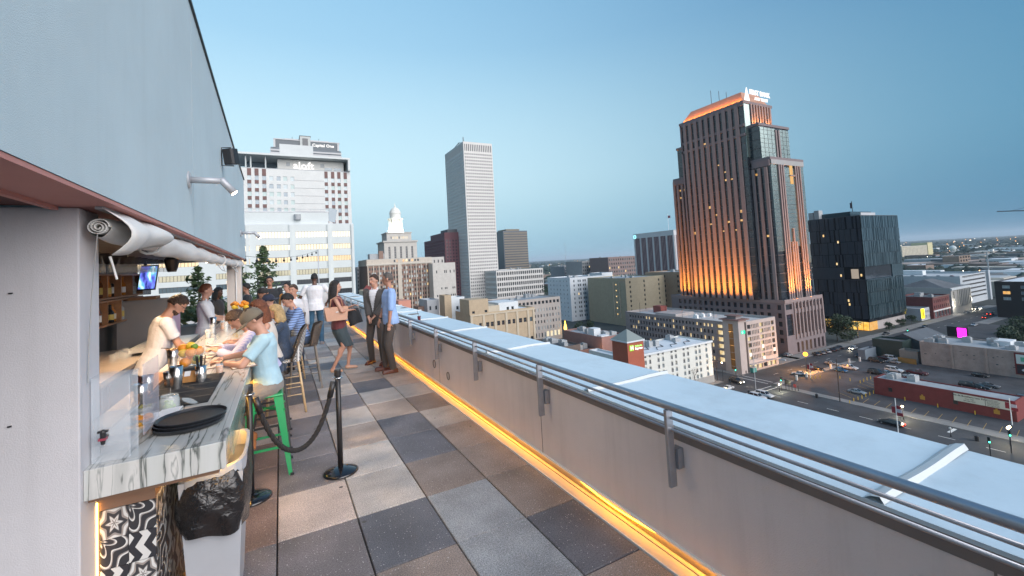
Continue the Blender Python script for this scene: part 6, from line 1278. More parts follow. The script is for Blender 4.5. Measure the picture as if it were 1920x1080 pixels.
# ================================================================== TOWARDS THE HORIZON
ED = MB(); ED.box(300, 690, -34, 2600, 704, -32.2)
hw = thing('elevated_road', 'long elevated expressway crossing the distant flats at right', 'bridge', (1200, 420, GZ))
pa, pb = Vector((780, 330, -33)), Vector((1050, 90, -33)); dv = (pb-pa).normalized(); pa = pa-dv*300; pb = pb+dv*900
MB().bar(pa, pb, 14, 1.6).build('deck', wallm('expressway concrete', (0.36, 0.34, 0.33), 0.06), hw); MB().bar(pa+Vector((-7, -3, 1.2)), pb+Vector((-7, -3, 1.2)), 0.4, 1.2).build('barrier', wallm('expressway rail', (0.42, 0.36, 0.34), 0.06), hw)
n = 40
for k in range(n): q = pa.lerp(pb, k/n); MB().box(q.x-1, q.y-1, GZ, q.x+1, q.y+1, -33.8).build('pier', wallm('expressway concrete', (0.36, 0.34, 0.33), 0.06), hw)
# hospital slab, brown brick store, water tower
def far_b(label, pl, pr, pt, d, c, n, m, wl=0.02, dep=22):
    dd = ray((pl+pr)/2, pt); p = CAM+dd*(d/dd.xy.length); xa, xb = onY(pl, pt, p.y).x, onY(pr, pt, p.y).x
    return bldg('distant_block', label, xa, p.y, xb, p.y+dep, p.z, wallm('far '+label[:10], c, 0.05), S=dict(cols=spread(xa, xb, n, 0.42), rows=spread(GZ+4, p.z-1, m, 0.42), depth=0.5, glass=[GL_DARK], lit=wl), group='distant landmarks')
b = far_b('cream hospital-like slab with a yellowish end tower', 1690, 1738, 461, 1320, (0.46, 0.43, 0.34), 19, 11, dep=30)
xq = onY(1738, 458, b.location.y-15).x; MB().box(xq, b.location.y-16, GZ, xq+26, b.location.y+14, onY(1742, 454.5, b.location.y-15).z).build('end_tower', wallm('yellowish end', (0.52, 0.48, 0.28), 0.04), b)
q = gp(1801, 508); b = bldg('brick_store', 'tan brick storehouse with dark open windows at its end', q.x, q.y, onY(1822, 505, q.y).x, onX(1768, 495, q.x).y, -45+(508-487)/816*q.xy.length*0.93, wallm('storehouse brick', (0.21, 0.155, 0.115), 0.08), S=dict(cols=spread(q.x+1, onY(1822, 505, q.y).x-1, 4, 0.6), rows=spread(-43, -24, 4, 0.6), depth=0.5, glass=[GL_DARK]))
t = thing('water_tower', 'white ball water tower floodlit at its foot', 'water tower', gp(1788, 480)); p = wloc(t); hh = 24
MB().lathe([(1.2, hh-11), (4.5, hh-9), (6.8, hh-5.5), (7.0, hh-3), (6, hh-0.5), (3.6, hh+1.8), (1, hh+2.6)], (p.x, p.y, GZ), 18).build('tank', wallm('tank white', (0.55, 0.60, 0.60), 0.04), t, smooth=True)
for k in range(6): a = 2*PI*k/6; MB().tube([(p.x+7*math.cos(a), p.y+7*math.sin(a), GZ), (p.x+5*math.cos(a), p.y+5*math.sin(a), GZ+hh-7)], 0.6, 5).build('leg', wallm('tank white', (0.55, 0.60, 0.60), 0.04), t)
for k in (-1, 1): MB().ell((p.x-12, p.y+10*k, GZ+5), 2.2, 2.2, 2.2, 8, 6).build('floodlight', glow('flood white', (1, 0.95, 0.8), 6), t)
t = thing('radio_mast', 'thin radio mast on the horizon left of the striped tower', 'mast', (900, 1700, GZ)); q = onY(1059, 455, 1700); MB().tube([(q.x, 1700, GZ), (q.x, 1700, q.z)], 0.9, 4).build('mast', GREYM, t)
p = gp(1857, 535); t = thing('slim_mast', 'slim pale lighting mast rising behind the long garage', 'mast', p); q = CAM+ray(1851, 472)*((p-CAM).xy.length/ray(1851, 472).xy.length); MB().tube([p, (p.x, p.y, q.z)], 0.5, 5).build('mast', wallm('mast grey', (0.3, 0.33, 0.34), 0.02), t)
t = thing('tower_crane', 'dark tower crane jib far off at the right sky edge', 'crane', gp(1912, 480)); p = wloc(t)
jr = [CAM+ray(px, py)*((p-CAM).xy.length/ray(px, py).xy.length) for px, py in ((1869, 396.5), (1935, 394.5))]
MB().bar(jr[0], jr[1], 2.2, 2.0).build('jib', BLACK, t); m_ = jr[0].lerp(jr[1], 0.9); MB().tube([(m_.x, m_.y, GZ), (m_.x, m_.y, m_.z+8)], 1.2, 4).build('mast', BLACK, t); MB().tube([(m_.x, m_.y, m_.z+8), jr[0].lerp(jr[1], 0.4)], 0.3, 4).build('stay', BLACK, t)
# low buildings scattered over the flats
FC = [wallm('flat roof pale', (0.58, 0.62, 0.64), 0.1), wallm('flat roof grey', (0.36, 0.39, 0.41), 0.1), wallm('flat roof dark', (0.10, 0.115, 0.125), 0.1), wallm('flat roof brown', (0.20, 0.155, 0.13), 0.1), wallm('flat roof cream', (0.48, 0.44, 0.38), 0.1)]
rn = random.Random(77); bxm = MB().box(-0.5, -0.5, 0, 0.5, 0.5, 1).mesh('far_building', FC[0]); cnt = 0
def free(x, y):
    if x < 480 and y < 330: return False
    return not (x < 345 and 200 < y < 600) and not (820 < x < 920 and 230 < y < 300)
while cnt < 290:
    px = rn.choice([rn.uniform(1690, 1960), rn.uniform(1690, 1960), rn.uniform(985, 1195)]); d = 430*math.exp(rn.uniform(0, 2.2))
    r_ = ray(px, 600); p = CAM + r_*(d/r_.xy.length)
    if not free(p.x, p.y): continue
    ci = rn.randrange(5); o = inst(bxm, 'far_building', (p.x, p.y, GZ), m=FC[ci]); cn = ('pale', 'grey', 'dark', 'brown', 'cream')[ci]; o.scale = (rn.uniform(10, 34), rn.uniform(14, 60), rn.uniform(8, 15) if d > 700 else rn.uniform(6, 13)); o['label'] = 'low '+cn+' flat-roofed building among trees towards the horizon'; o['category'] = 'building'; o['group'] = 'low '+cn+' buildings towards the horizon'; cnt += 1
def blob_field(name, lst, m):
    b = MB(); rn = random.Random(5)
    for (x, y, r, h) in lst:
        n = 6; i = len(b.v); rings = [(1.0, 0.0), (1.08, 0.4), (0.75, 0.8)]
        for (k, z) in rings:
            for q in range(n): a = 2*PI*q/n+rn.uniform(-0.3, 0.3); rr_ = r*k*rn.uniform(0.75, 1.2); b.v.append((x+rr_*math.cos(a), y+rr_*math.sin(a), GZ+h*z*rn.uniform(0.8, 1.1)))
        b.v.append((x, y, GZ+h*rn.uniform(0.9, 1.15)))
        for j in range(2):
            for q in range(n): b.f.append((i+j*n+q, i+j*n+(q+1) % n, i+(j+1)*n+(q+1) % n, i+(j+1)*n+q)); b.m.append(0)
        for q in range(n): b.f.append((i+2*n+q, i+2*n+(q+1) % n, i+3*n)); b.m.append(0)
    return b.build(name, m, None, kind='stuff')
lst = []
while len(lst) < 6500:
    px = rn.choice([rn.uniform(1680, 2000), rn.uniform(960, 1300), rn.uniform(600, 2000)]); d = 420*math.exp(rn.uniform(0, 3.6)); r_ = ray(px, 600); p = CAM+r_*(d/r_.xy.length)
    if not free(p.x, p.y): continue
    k = 1+d/3000; lst.append((p.x, p.y, rn.uniform(3, 9)*k, rn.uniform(5, 11)*min(k, 1.6)))
blob_field('distant_trees', lst, mat('distant foliage', (0.022, 0.040, 0.032), 0.9, var=0.5, scale=0.03))
# small far lights
lb = MB(); lw = MB()
for k in range(95):
    px = rn.choice([rn.uniform(1700, 1930), rn.uniform(1700, 1930), rn.uniform(990, 1190)]); d = 500*math.exp(rn.uniform(0, 2.6)); r_ = ray(px, 600); p = CAM+r_*(d/r_.xy.length); s = 0.22+d/4200
    if not free(p.x, p.y): continue
    (lb if rn.random() < 0.45 else lw).ell((p.x, p.y, GZ+8+d/400), s, s, s, 5, 4)
lb.build('distant_lamps', glow('far sodium', (1, 0.45, 0.12), 5), None, kind='stuff'); lw.build('distant_lamps', glow('far white', (1, 0.88, 0.72), 5), None, kind='stuff')
# ================================================================== BAR COUNTER AND WHAT STANDS ON IT
def marble():
    m = bpy.data.materials.new('white marble'); m.use_nodes = True; nt = m.node_tree; b = nt.nodes['Principled BSDF']; b.inputs['Roughness'].default_value = 0.16; b.inputs['Coat Weight'].default_value = 0.3
    g = nt.nodes.new('ShaderNodeNewGeometry'); mp = nt.nodes.new('ShaderNodeMapping'); mp.inputs['Scale'].default_value = (7.0, 0.55, 0.8); mp.inputs['Rotation'].default_value = (0.0, 0.0, 0.22); nt.links.new(g.outputs['Position'], mp.inputs['Vector'])
    n = nt.nodes.new('ShaderNodeTexNoise'); n.inputs['Scale'].default_value = 1.6; n.inputs['Detail'].default_value = 7; n.inputs['Roughness'].default_value = 0.45; n.inputs['Distortion'].default_value = 0.35; nt.links.new(mp.outputs[0], n.inputs['Vector'])
    cr = nt.nodes.new('ShaderNodeValToRGB'); e = cr.color_ramp.elements; e[0].position = 0.0; e[0].color = (0.60, 0.60, 0.575, 1); e[1].position = 1.0; e[1].color = (0.66, 0.65, 0.62, 1)
    for p, c in ((0.40, (0.55, 0.56, 0.54)), (0.475, (0.52, 0.53, 0.50)), (0.50, (0.12, 0.13, 0.12)), (0.515, (0.50, 0.50, 0.475)), (0.60, (0.62, 0.61, 0.58)), (0.615, (0.33, 0.34, 0.32)), (0.63, (0.62, 0.61, 0.58))): x = e.new(p); x.color = (*c, 1)
    nt.links.new(n.outputs['Fac'], cr.inputs[0]); nt.links.new(cr.outputs[0], b.inputs['Base Color']); return m
MARB = marble()
ct = thing('bar_counter', 'long bar counter with white grey-veined marble top and patterned tile base', 'bar counter', (-0.7, 6.4, 0))
ZB = 1.07; CX0, CX1, CY0, CY1 = -1.02, -0.265, 2.69, 10.35
m = MB(); m.prism([(-0.799, CY0+0.0355), (CX1-0.0355, CY0+0.0555), (CX1-0.0355, CY1), (CX0, CY1), (CX0, 2.91), (-0.799, 2.91)], ZB-0.05, ZB); m.build('marble_top', MARB, ct)
m = MB(); m.prism([(-0.799, CY0), (CX1, CY0+0.02), (CX1-0.035, CY0+0.055), (-0.799, CY0+0.035)], ZB-0.135, ZB); m.prism([(CX1-0.035, CY0+0.056), (CX1, CY0+0.0205), (CX1, CY1), (CX1-0.035, CY1)], ZB-0.135, ZB); bevel(m.build('marble_apron', MARB, ct), 0.003, 2)
BRW = mat('brown underside', (0.23, 0.13, 0.08), 0.55, var=0.1)
MB().box(-0.80, CY0+0.06, 0.905, CX1-0.036, CY1, 0.934).build('under_board', BRW, ct); MB().box(-0.79, 2.851, 0.818, -0.579, 2.8615, 0.9045).build('fascia_board', BRW, ct); MB().box(-0.5915, 2.862, 0.818, -0.581, CY1-0.05, 0.9045).build('fascia_board', BRW, ct)
MB().box(-0.799, 2.862, -0.04, -0.592, CY1-0.05, 0.9045).build('core', mat('bar core', (0.12, 0.10, 0.09), 0.8), ct)
# patterned cement tiles, each its own part
def pat(kind):
    m = bpy.data.materials.new('cement tile '+kind); m.use_nodes = True; nt = m.node_tree; b = nt.nodes['Principled BSDF']; b.inputs['Roughness'].default_value = 0.35
    tc = nt.nodes.new('ShaderNodeTexCoord'); sx = nt.nodes.new('ShaderNodeSeparateXYZ'); nt.links.new(tc.outputs['Generated'], sx.inputs[0])
    def M(op, a, b_=None, v=None):
        n = nt.nodes.new('ShaderNodeMath'); n.operation = op
        for i, q in enumerate((a, b_)):
            if q is None: continue
            if isinstance(q, (int, float)): n.inputs[i].default_value = q
            else: nt.links.new(q, n.inputs[i])
        return n.outputs[0]
    U, V = M('SUBTRACT', sx.outputs[0], 0.5), M('SUBTRACT', sx.outputs[2], 0.5)
    if kind == 'zigzag':
        t = M('ADD', M('MULTIPLY', V, 3.0), M('ABSOLUTE', M('SUBTRACT', M('FRACT', M('MULTIPLY', M('ADD', U, 0.5), 1.5)), 0.5))); t = M('ADD', M('MULTIPLY', U, 1.6), M('MULTIPLY', M('ABSOLUTE', M('SUBTRACT', M('FRACT', M('MULTIPLY', V, 1.5)), 0.5)), 0.9)); f = M('FRACT', t); f = M('GREATER_THAN', f, 0.5); cols = [(0.0, (0.62, 0.62, 0.60)), (0.5, (0.035, 0.035, 0.042))]
    elif kind == 'scroll':
        r = M('SQRT', M('ADD', M('MULTIPLY', M('ADD', U, 0.5), M('ADD', U, 0.5)), M('MULTIPLY', M('SUBTRACT', V, 0.5), M('SUBTRACT', V, 0.5)))); a = M('ARCTAN2', M('SUBTRACT', V, 0.5), M('ADD', U, 0.5)); s = M('SINE', M('ADD', M('MULTIPLY', r, 8.0), M('MULTIPLY', M('SINE', M('MULTIPLY', a, 6.0)), 1.5))); f = M('ADD', M('MULTIPLY', s, 0.5), 0.5); cols = [(0.0, (0.04, 0.04, 0.045)), (0.36, (0.62, 0.62, 0.60)), (0.62, (0.25, 0.23, 0.22)), (0.80, (0.04, 0.04, 0.045))]
    else:
        k = 2.6; r = M('SQRT', M('ADD', M('MULTIPLY', U, U), M('MULTIPLY', V, V))); a = M('ARCTAN2', V, U); s = M('ADD', M('MULTIPLY', r, 2.6), M('MULTIPLY', M('ABSOLUTE', M('SINE', M('MULTIPLY', a, 3.0))), 0.45)); f = M('FRACT', s); cols = [(0.0, (0.05, 0.05, 0.055)), (0.28, (0.30, 0.27, 0.25)), (0.50, (0.62, 0.62, 0.60)), (0.78, (0.30, 0.27, 0.25)), (0.88, (0.05, 0.05, 0.055))]
    cr = nt.nodes.new('ShaderNodeValToRGB'); cr.color_ramp.interpolation = 'CONSTANT'; e = cr.color_ramp.elements
    while len(e) < len(cols): e.new(0.5)
    for k, (p, c) in enumerate(cols): e[k].position = p; e[k].color = (*c, 1)
    nt.links.new(f, cr.inputs[0]); nt.links.new(cr.outputs[0], b.inputs['Base Color']); return m
TILES = [pat('star'), pat('scroll'), pat('zigzag')]
tw, th = 0.1065, 0.1385
TM = MB().box(0.0012, 0, 0.0012, tw-0.0012, 0.010, th-0.0012).mesh('tile', TILES[0]); order = [[2, 1, 2], [1, 2, 0], [0, 2, 1], [1, 2, 1], [1, 0, 2], [0, 1, 2], [0, 1, 1]]
z = 0.815-th; r = 0
while z > -0.1:
    for c in range(2): inst(TM, 'tile', Vector((-0.7895+c*tw, 2.8515, z))-wloc(ct), ct, m=TILES[[(0, 1), (1, 2), (2, 0), (0, 1), (1, 2), (2, 1), (0, 2)][r % 7][c]])
    z -= th; r += 1
SM_ = MB().box(0.0012, 0, 0.0012, 0.2-0.0012, 0.010, 0.2-0.0012).mesh('tile', TILES[0]); rn = random.Random(8)
for j in range(37):
    for k in range(4): o = inst(SM_, 'tile', Vector((-0.591, 2.865+0.2*j, 0.615-0.2*k))-wloc(ct), ct, rz=PI/2, m=rn.choice(TILES)); o.location.x += 0.010
LEDB = glow('bar led', (1.0, 0.52, 0.10), 26.0)
MB().box(-0.335, CY0+0.12, 0.895, -0.325, CY1-0.1, 0.9048).build('led_strip', LEDB, ct); MB().box(-0.7985, 2.842, -0.03, -0.7945, 2.850, 0.86).build('led_strip', glow('added pier glow', (1.0, 0.50, 0.10), 9.0), ct)  # second, upright strip is added to throw gold light onto the pier side
MB().box(-0.585, CY0+0.4, 0.02, -0.55, CY1, 0.055).build('foot_rail', mat('amber rail', (0.45, 0.25, 0.06), 0.35, metal=0.4), ct)
# green glass edge screen by the stools
MB().box(-0.262, 3.0, 0.90, -0.256, 3.9, 1.06).build('edge_glass', mat('edge glass', (0.25, 0.42, 0.36), 0.1, alpha=0.35), ct)
RUB = mat('rubber mat', (0.022, 0.023, 0.026), 0.75, bump=1.0, bscale=260)
def item(name, label, cat, p, group=None): return thing(name, label, cat, p, group)
def top(px, py): return onZ(px, py, ZB)
mt = item('bar_mat', 'black rubber bar mat laid along the near counter top', 'mat', (-0.66, 4.0, ZB))
MB().box(-0.855, 3.62, ZB+0.001, -0.45, 4.62, ZB+0.008).build('mat', RUB, mt)
for y in (3.8, 4.02, 4.24): MB().box(-0.85, y, ZB+0.0085, -0.455, y+0.008, ZB+0.011).build('rib', mat('mat rib', (0.10, 0.09, 0.08), 0.6), mt)
MB().box(-1.0, 3.3, ZB+0.001, -0.87, 5.0, ZB+0.02).build('service_rail', mat('speed rail', (0.30, 0.13, 0.05), 0.4), item('service_rail', 'narrow orange-brown service ledge along the bartender side', 'shelf', (-0.93, 4.1, ZB)))
# stacked black trays
TRAY = mat('black tray', (0.018, 0.019, 0.022), 0.3, bump=0.15, bscale=300)
p = top(356, 797)
for k in range(3):
    t = item('serving_tray', ['lowest of the stacked round black serving trays', 'middle of the stacked round black serving trays', 'topmost round black serving tray of the stack'][k], 'tray', p+Vector((0.004*k, 0.012*k, 0.013*k+0.001)), 'round black trays stacked on the counter'); MB().lathe([(0.148, 0.0), (0.165, 0.006), (0.172, 0.022), (0.168, 0.024), (0.158, 0.011), (0.02, 0.010)], wloc(t), 40).build('tray', TRAY, t, smooth=False)
# water dispenser
ACR = mat('clear acrylic', (0.85, 0.90, 0.95), 0.03, alpha=0.17, spec=0.6); WAT = mat('water', (0.80, 0.84, 0.86), 0.02, alpha=0.22)
a, bq = top(170, 884), top(240, 866); w0 = thing('water_dispenser', 'clear acrylic water dispenser with black tap at the counter end', 'water dispenser', ((a.x+bq.x)/2, 2.86, ZB))
x0, x1, y0, y1 = -0.792, -0.652, 2.76, 2.90; z0, z1 = ZB+0.001, ZB+0.385
for q in ((x0, y0, x1, y0+0.005), (x0, y1-0.005, x1, y1), (x0, y0+0.0055, x0+0.005, y1-0.0055), (x1-0.005, y0+0.0055, x1, y1-0.0055)): MB().box(q[0], q[1], z0, q[2], q[3], z1).build('panel', ACR, w0)
MB().box(x0-0.004, y0-0.004, z1+0.0005, x1+0.004, y1+0.004, z1+0.008).build('lid', ACR, w0); MB().box(x0+0.006, y0+0.006, z0+0.075, x1-0.006, y1-0.006, z0+0.08).build('false_floor', ACR, w0); MB().box(x0+0.0065, y0+0.0065, z0+0.082, x1-0.0065, y1-0.0065, z0+0.20).build('water', WAT, w0)
p = onY(198, 818, y0-0.001); m = MB(); m.tube([p+Vector((0, 0.01, 0)), p+Vector((0, -0.045, 0))], 0.011, 8); m.cap(p+Vector((0, -0.035, 0.03)), p+Vector((0, -0.035, -0.02)), 0.012, 0.009, 8); m.box(p.x-0.018, p.y-0.043, p.z+0.028, p.x+0.018, p.y-0.027, p.z+0.037); m.build('tap', BLACK, w0)
MB().box(p.x-0.014, p.y-0.05, p.z-0.006, p.x+0.014, p.y-0.02, p.z+0.004).build('tap_ring', mat('tap red', (0.3, 0.05, 0.08), 0.4), w0)
mp_ = thing('dispenser_side', 'clear lilac sheet standing in for the right face of the water dispenser', 'sign', (-0.645, 3.2, ZB)); MB().obox((-0.645, 3.12, ZB+0.22), (0.002, 0, 0), (0, 0.16, 0), (0, 0, 0.18)).build('sheet', mat('lilac sheet', (0.70, 0.68, 0.78), 0.2, alpha=0.3), mp_)  # tinted sheet stands in for the dispenser's right face
# napkin stack, jar, lid, garnish dishes
p = top(306, 784); t = item('napkins', 'loose pile of white folded napkins beside the trays', 'napkins', p); rn = random.Random(4)
for k in range(4): a = rn.uniform(-0.5, 0.9); MB().obox(p+Vector((0.012*k-0.02, 0.015*k-0.02, 0.006+0.005*k)), (0.058*math.cos(a), 0.058*math.sin(a), 0.006*(k % 2)), (-0.058*math.sin(a), 0.058*math.cos(a), 0.004*k), (0, 0, 0.002)).build('napkin', mat('paper white', (0.75, 0.75, 0.76), 0.8), t)
GLS = mat('clear glass', (0.9, 0.95, 0.95), 0.03, alpha=0.22, spec=0.7); LIME = mat('lime green', (0.16, 0.28, 0.03), 0.45); ORNG = mat('orange fruit', (0.85, 0.30, 0.02), 0.5, bump=0.3, bscale=120); LEMON = mat('lemon yellow', (0.85, 0.55, 0.04), 0.5, bump=0.3, bscale=120); OLV = mat('olive green', (0.22, 0.20, 0.05), 0.4)
def jar(px, py, r, h, label, fill, open_=True):
    p = top(px, py); t = item('jar', label, 'jar', p); MB().lathe([(r*0.94, 0.001), (r, 0.008), (r, h*0.75), (r*0.82, h*0.92), (r*0.85, h), (r*0.80, h), (r*0.76, h*0.92), (r*0.93, h*0.74), (r*0.9, 0.012)], p, 20, cap=False).build('glass', GLS, t, smooth=True)
    m = MB(); rn = random.Random(int(px))
    for k in range(14): m.ell(p+Vector((rn.uniform(-1, 1)*r*0.55, rn.uniform(-1, 1)*r*0.55, 0.014+rn.random()*h*0.5)), 0.013, 0.013, 0.013, 7, 5)
    m.build('contents', fill, t, kind='stuff'); MB().tube([p+Vector((r*0.82*math.cos(a), r*0.82*math.sin(a), h*0.93)) for a in [2*PI*i/18 for i in range(18)]], 0.0022, 5, closed=True).build('wire_bail', CHROME, t); return t
j = jar(318, 772, 0.055, 0.105, 'swing-top glass jar of green garnish with its lid open', LIME); p = wloc(j); MB().tube([p+Vector((0.0, 0.01, 0.06)), p+Vector((0.01, -0.02, 0.15))], 0.0025, 5).build('pick', CHROME, j)
MB().lathe([(0.044, 0), (0.048, 0.006), (0.03, 0.012), (0.01, 0.014)], (0, 0, 0), 20).tr(Matrix.Translation(p+Vector((0.095, 0.045, 0.035))) @ Matrix.Rotation(0.5, 4, 'Y')).build('lid', GLS, j)
def dish(px, py, r, label, fill, n, fr, cat='bowl'):
    p = top(px, py); t = item('garnish_bowl', label, cat, p); MB().lathe([(r*0.6, 0.001), (r, 0.045), (r*0.96, 0.046), (r*0.56, 0.006)], p, 16, cap=False).build('bowl', GLS, t, smooth=True); rn = random.Random(int(px)); 
    for k in range(n): a = 2*PI*k/n; MB().ell(p+Vector((math.cos(a)*r*0.5, math.sin(a)*r*0.5, 0.035+0.01*(k % 2))), fr, fr*0.9, fr*0.6, 9, 6).build('garnish', fill, t, smooth=True)
dish(268, 797, 0.062, 'small dish of orange wedges behind the trays', ORNG, 7, 0.023); dish(272, 775, 0.052, 'small dish of olives near the jar', OLV, 8, 0.014); dish(253, 815, 0.05, 'small dish of amber peel at the dispenser foot', mat('amber peel', (0.7, 0.32, 0.03), 0.5), 5, 0.02)
def tin(px, py, r0, r1, h, label, n=20, tilt=0, m=None):
    p = top(px, py); t = item('shaker_tin', label, 'shaker', p, 'steel mixing tins on the bar'); MB().lathe([(r0, 0.001), (r0+(r1-r0)*0.5, h*0.5), (r1, h), (r1-0.003, h), (r0-0.003, 0.006)], p, n, cap=False).build('cup', m or CHROME, t, smooth=True); MB().lathe([(0.001, 0.0015), (r0, 0.0015)], p, n, cap=False).build('base', m or CHROME, t); return t
tin(331, 730, 0.034, 0.046, 0.175, 'tall steel shaker tin at the mat corner, right one of the pair'); tin(317, 726, 0.028, 0.038, 0.12, 'short steel shaker tin beside the tall one'); tin(264, 757, 0.032, 0.042, 0.135, 'steel mixing tin nearest the bartender side, front one'); tin(277, 738, 0.03, 0.04, 0.135, 'steel mixing tin behind the front one'); tin(324, 688, 0.034, 0.048, 0.17, 'steel tin with strainer on top beside the fruit bowl')
p = top(324, 688)+Vector((0, 0, 0.172)); t = item('strainer', 'round copper-toned strainer resting on a steel tin', 'strainer', p); MB().lathe([(0.055, 0), (0.058, 0.004), (0.02, 0.008)], p, 20).build('disc', mat('copper', (0.75, 0.45, 0.25), 0.25, metal=1.0), t); MB().tube([p+Vector((0, 0, 0.004)), p+Vector((-0.1, 0.06, 0.012))], 0.004, 5).build('handle', CHROME, t)
cu = tin(377, 717, 0.036, 0.040, 0.135, 'polished steel cup holding black straws on the mat'); p = wloc(cu); rn = random.Random(6)
for k in range(8): a = rn.uniform(0, 6.28); MB().tube([p+Vector((0.012*math.cos(a), 0.012*math.sin(a), 0.01)), p+Vector((0.032*math.cos(a), 0.032*math.sin(a), 0.215))], 0.0045, 5).build('straw', BLACK, cu)
# wooden caddy with fruit bowl
WD = mat('caddy wood', (0.42, 0.20, 0.06), 0.5, var=0.25, scale=14); p = top(358, 716); cdy = item('napkin_caddy', 'small wooden caddy box under the fruit basket', 'caddy', p)
bevel(MB().box(p.x-0.055, p.y-0.06, p.z+0.009, p.x+0.055, p.y+0.06, p.z+0.10).build('box', WD, cdy), 0.004); MB().obox(p+Vector((-0.01, -0.062, 0.09)), (0.02, 0, 0), (0, 0.002, 0), (0.006, 0, 0.03)).build('napkin', mat('paper white', (0.75, 0.75, 0.76), 0.8), cdy); MB().box(p.x-0.06, p.y-0.065, p.z+0.1005, p.x+0.06, p.y+0.065, p.z+0.122).build('tray', BLACK, cdy)
fp = p+Vector((0, 0, 0.1225)); fb = item('fruit_basket', 'glass bowl heaped with oranges and lemons on the wooden caddy', 'bowl', fp); MB().lathe([(0.05, 0.0), (0.085, 0.06), (0.105, 0.15), (0.102, 0.15), (0.08, 0.06), (0.045, 0.004)], fp, 18, cap=False).build('bowl', mat('bowl glass', (0.9, 0.95, 0.95), 0.03, alpha=0.10), fb, smooth=True)
spots = [(-0.03, -0.03, 0.045, ORNG, 0.04, 'lowest orange in the glass bowl, towards the stools'), (0.035, -0.01, 0.05, LEMON, 0.036, 'pale lemon low in the glass bowl'), (-0.01, 0.04, 0.05, ORNG, 0.038, 'orange at the back of the glass bowl'), (-0.045, 0.0, 0.115, LEMON, 0.036, 'lemon on the left of the heap'), (0.01, -0.045, 0.12, ORNG, 0.039, 'orange front and centre of the heap'), (0.05, 0.02, 0.12, ORNG, 0.04, 'orange on the right of the heap'), (0.0, 0.02, 0.165, LEMON, 0.035, 'topmost lemon of the heap'), (0.045, -0.04, 0.07, LIME, 0.026, 'green lime at the lower right of the heap'), (-0.055, 0.04, 0.15, ORNG, 0.036, 'orange high at the back left of the heap'), (0.03, -0.02, 0.16, LIME, 0.025, 'green lime near the top of the heap')]
for (dx, dy, dz, m_, r, lab) in spots: t = tag(MB().ell((0, 0, 0), r, r, r*0.95, 14, 10).build('fruit', m_, None, smooth=True), lab, 'fruit', 'fruit heaped in the bowl'); t.location = fp+Vector((dx, dy, dz))
# menus, papers, glasses, bottles further along
CARD = mat('menu card', (0.62, 0.56, 0.50), 0.6); PAPR = mat('menu paper', (0.72, 0.70, 0.66), 0.7); INK = mat('menu ink', (0.25, 0.22, 0.20), 0.7)
def menu(px, py, w_, h_, a, lab):
    p = top(px, py); t = item('menu_card', lab, 'menu', p, 'menus on the bar'); ca, sa = math.cos(a), math.sin(a); MB().obox(p+Vector((0, 0, 0.005)), (w_*ca, w_*sa, 0), (-h_*sa, h_*ca, 0), (0, 0, 0.003)).build('board', BRW, t); MB().obox(p+Vector((0, 0, 0.0095)), (w_*0.93*ca, w_*0.93*sa, 0), (-h_*0.93*sa, h_*0.93*ca, 0), (0, 0, 0.0012)).build('paper', PAPR, t)
    for k in range(6): q = p+Vector((0, 0, 0.0112))+Vector((-sa, ca, 0))*(h_*0.7-0.23*h_*k); MB().obox(q, (w_*0.6*ca, w_*0.6*sa, 0), (-0.004*sa, 0.004*ca, 0), (0, 0, 0.0004)).build('text_line', INK, t)
menu(455, 686, 0.10, 0.13, 0.2, 'menu on a board before the man in the cap'); menu(392, 668, 0.09, 0.13, -0.3, 'menu lying flat on the bar before the man in lilac'); menu(405, 648, 0.08, 0.11, 0.4, 'menu held at the bar beyond the fruit'); menu(385, 690, 0.09, 0.10, 0.1, 'pale sheet on the bar beside the straw cup')
def tumbler(px, py, r, h, m_, lab, grp='drinks along the bar', straw=False):
    p = top(px, py); t = item('drink_glass', lab, 'glass', p, grp); MB().lathe([(r*0.85, 0.001), (r, h), (r*0.94, h), (r*0.8, 0.006)], p, 14, cap=False).build('glass', GLS, t, smooth=True); MB().lathe([(r*0.78, 0.006), (r*0.88, h*0.75)], p, 12).build('drink', m_, t)
    if straw: MB().tube([p+Vector((0, 0, 0.01)), p+Vector((0.02, 0.01, h*1.6))], 0.004, 5).build('straw', PAPR, t)
AMB = mat('amber drink', (0.75, 0.28, 0.02), 0.1); CLR = mat('pale drink', (0.6, 0.6, 0.58), 0.1)
tumbler(412, 700, 0.03, 0.085, AMB, 'amber drink in the hands of the man in the cap'); tumbler(390, 634, 0.035, 0.12, CLR, 'pale tall drink near the second bartender'); tumbler(418, 618, 0.034, 0.15, AMB, 'tall amber drink with the lilac man', straw=True); tumbler(424, 622, 0.03, 0.13, CLR, 'clear drink with white straw beside the amber one', straw=True); tumbler(398, 626, 0.034, 0.14, CLR, 'clear glass behind the steel shaker on the far bar'); tumbler(447, 596, 0.05, 0.12, AMB, 'large amber drink near the far column', straw=True)
tin(400, 618, 0.04, 0.05, 0.2, 'steel shaker standing on the far bar', 16)
fl = item('flower_vase', 'vase of orange flowers by the far column', 'flowers', onZ(447, 602, ZB)); p = wloc(fl); MB().lathe([(0.04, 0), (0.06, 0.08), (0.05, 0.16)], p, 12).build('vase', BLACK, fl); rn = random.Random(2)
for k in range(9): d = Vector((rn.gauss(0, 0.055), rn.gauss(0, 0.055), 0.25+rn.random()*0.12)); MB().ell(p+d, 0.05, 0.05, 0.04, 8, 6).build('bloom', ORNG if k % 3 else LEMON, fl, smooth=True); MB().tube([p+Vector((0, 0, 0.12)), p+d], 0.004, 4).build('stem', LIME, fl)
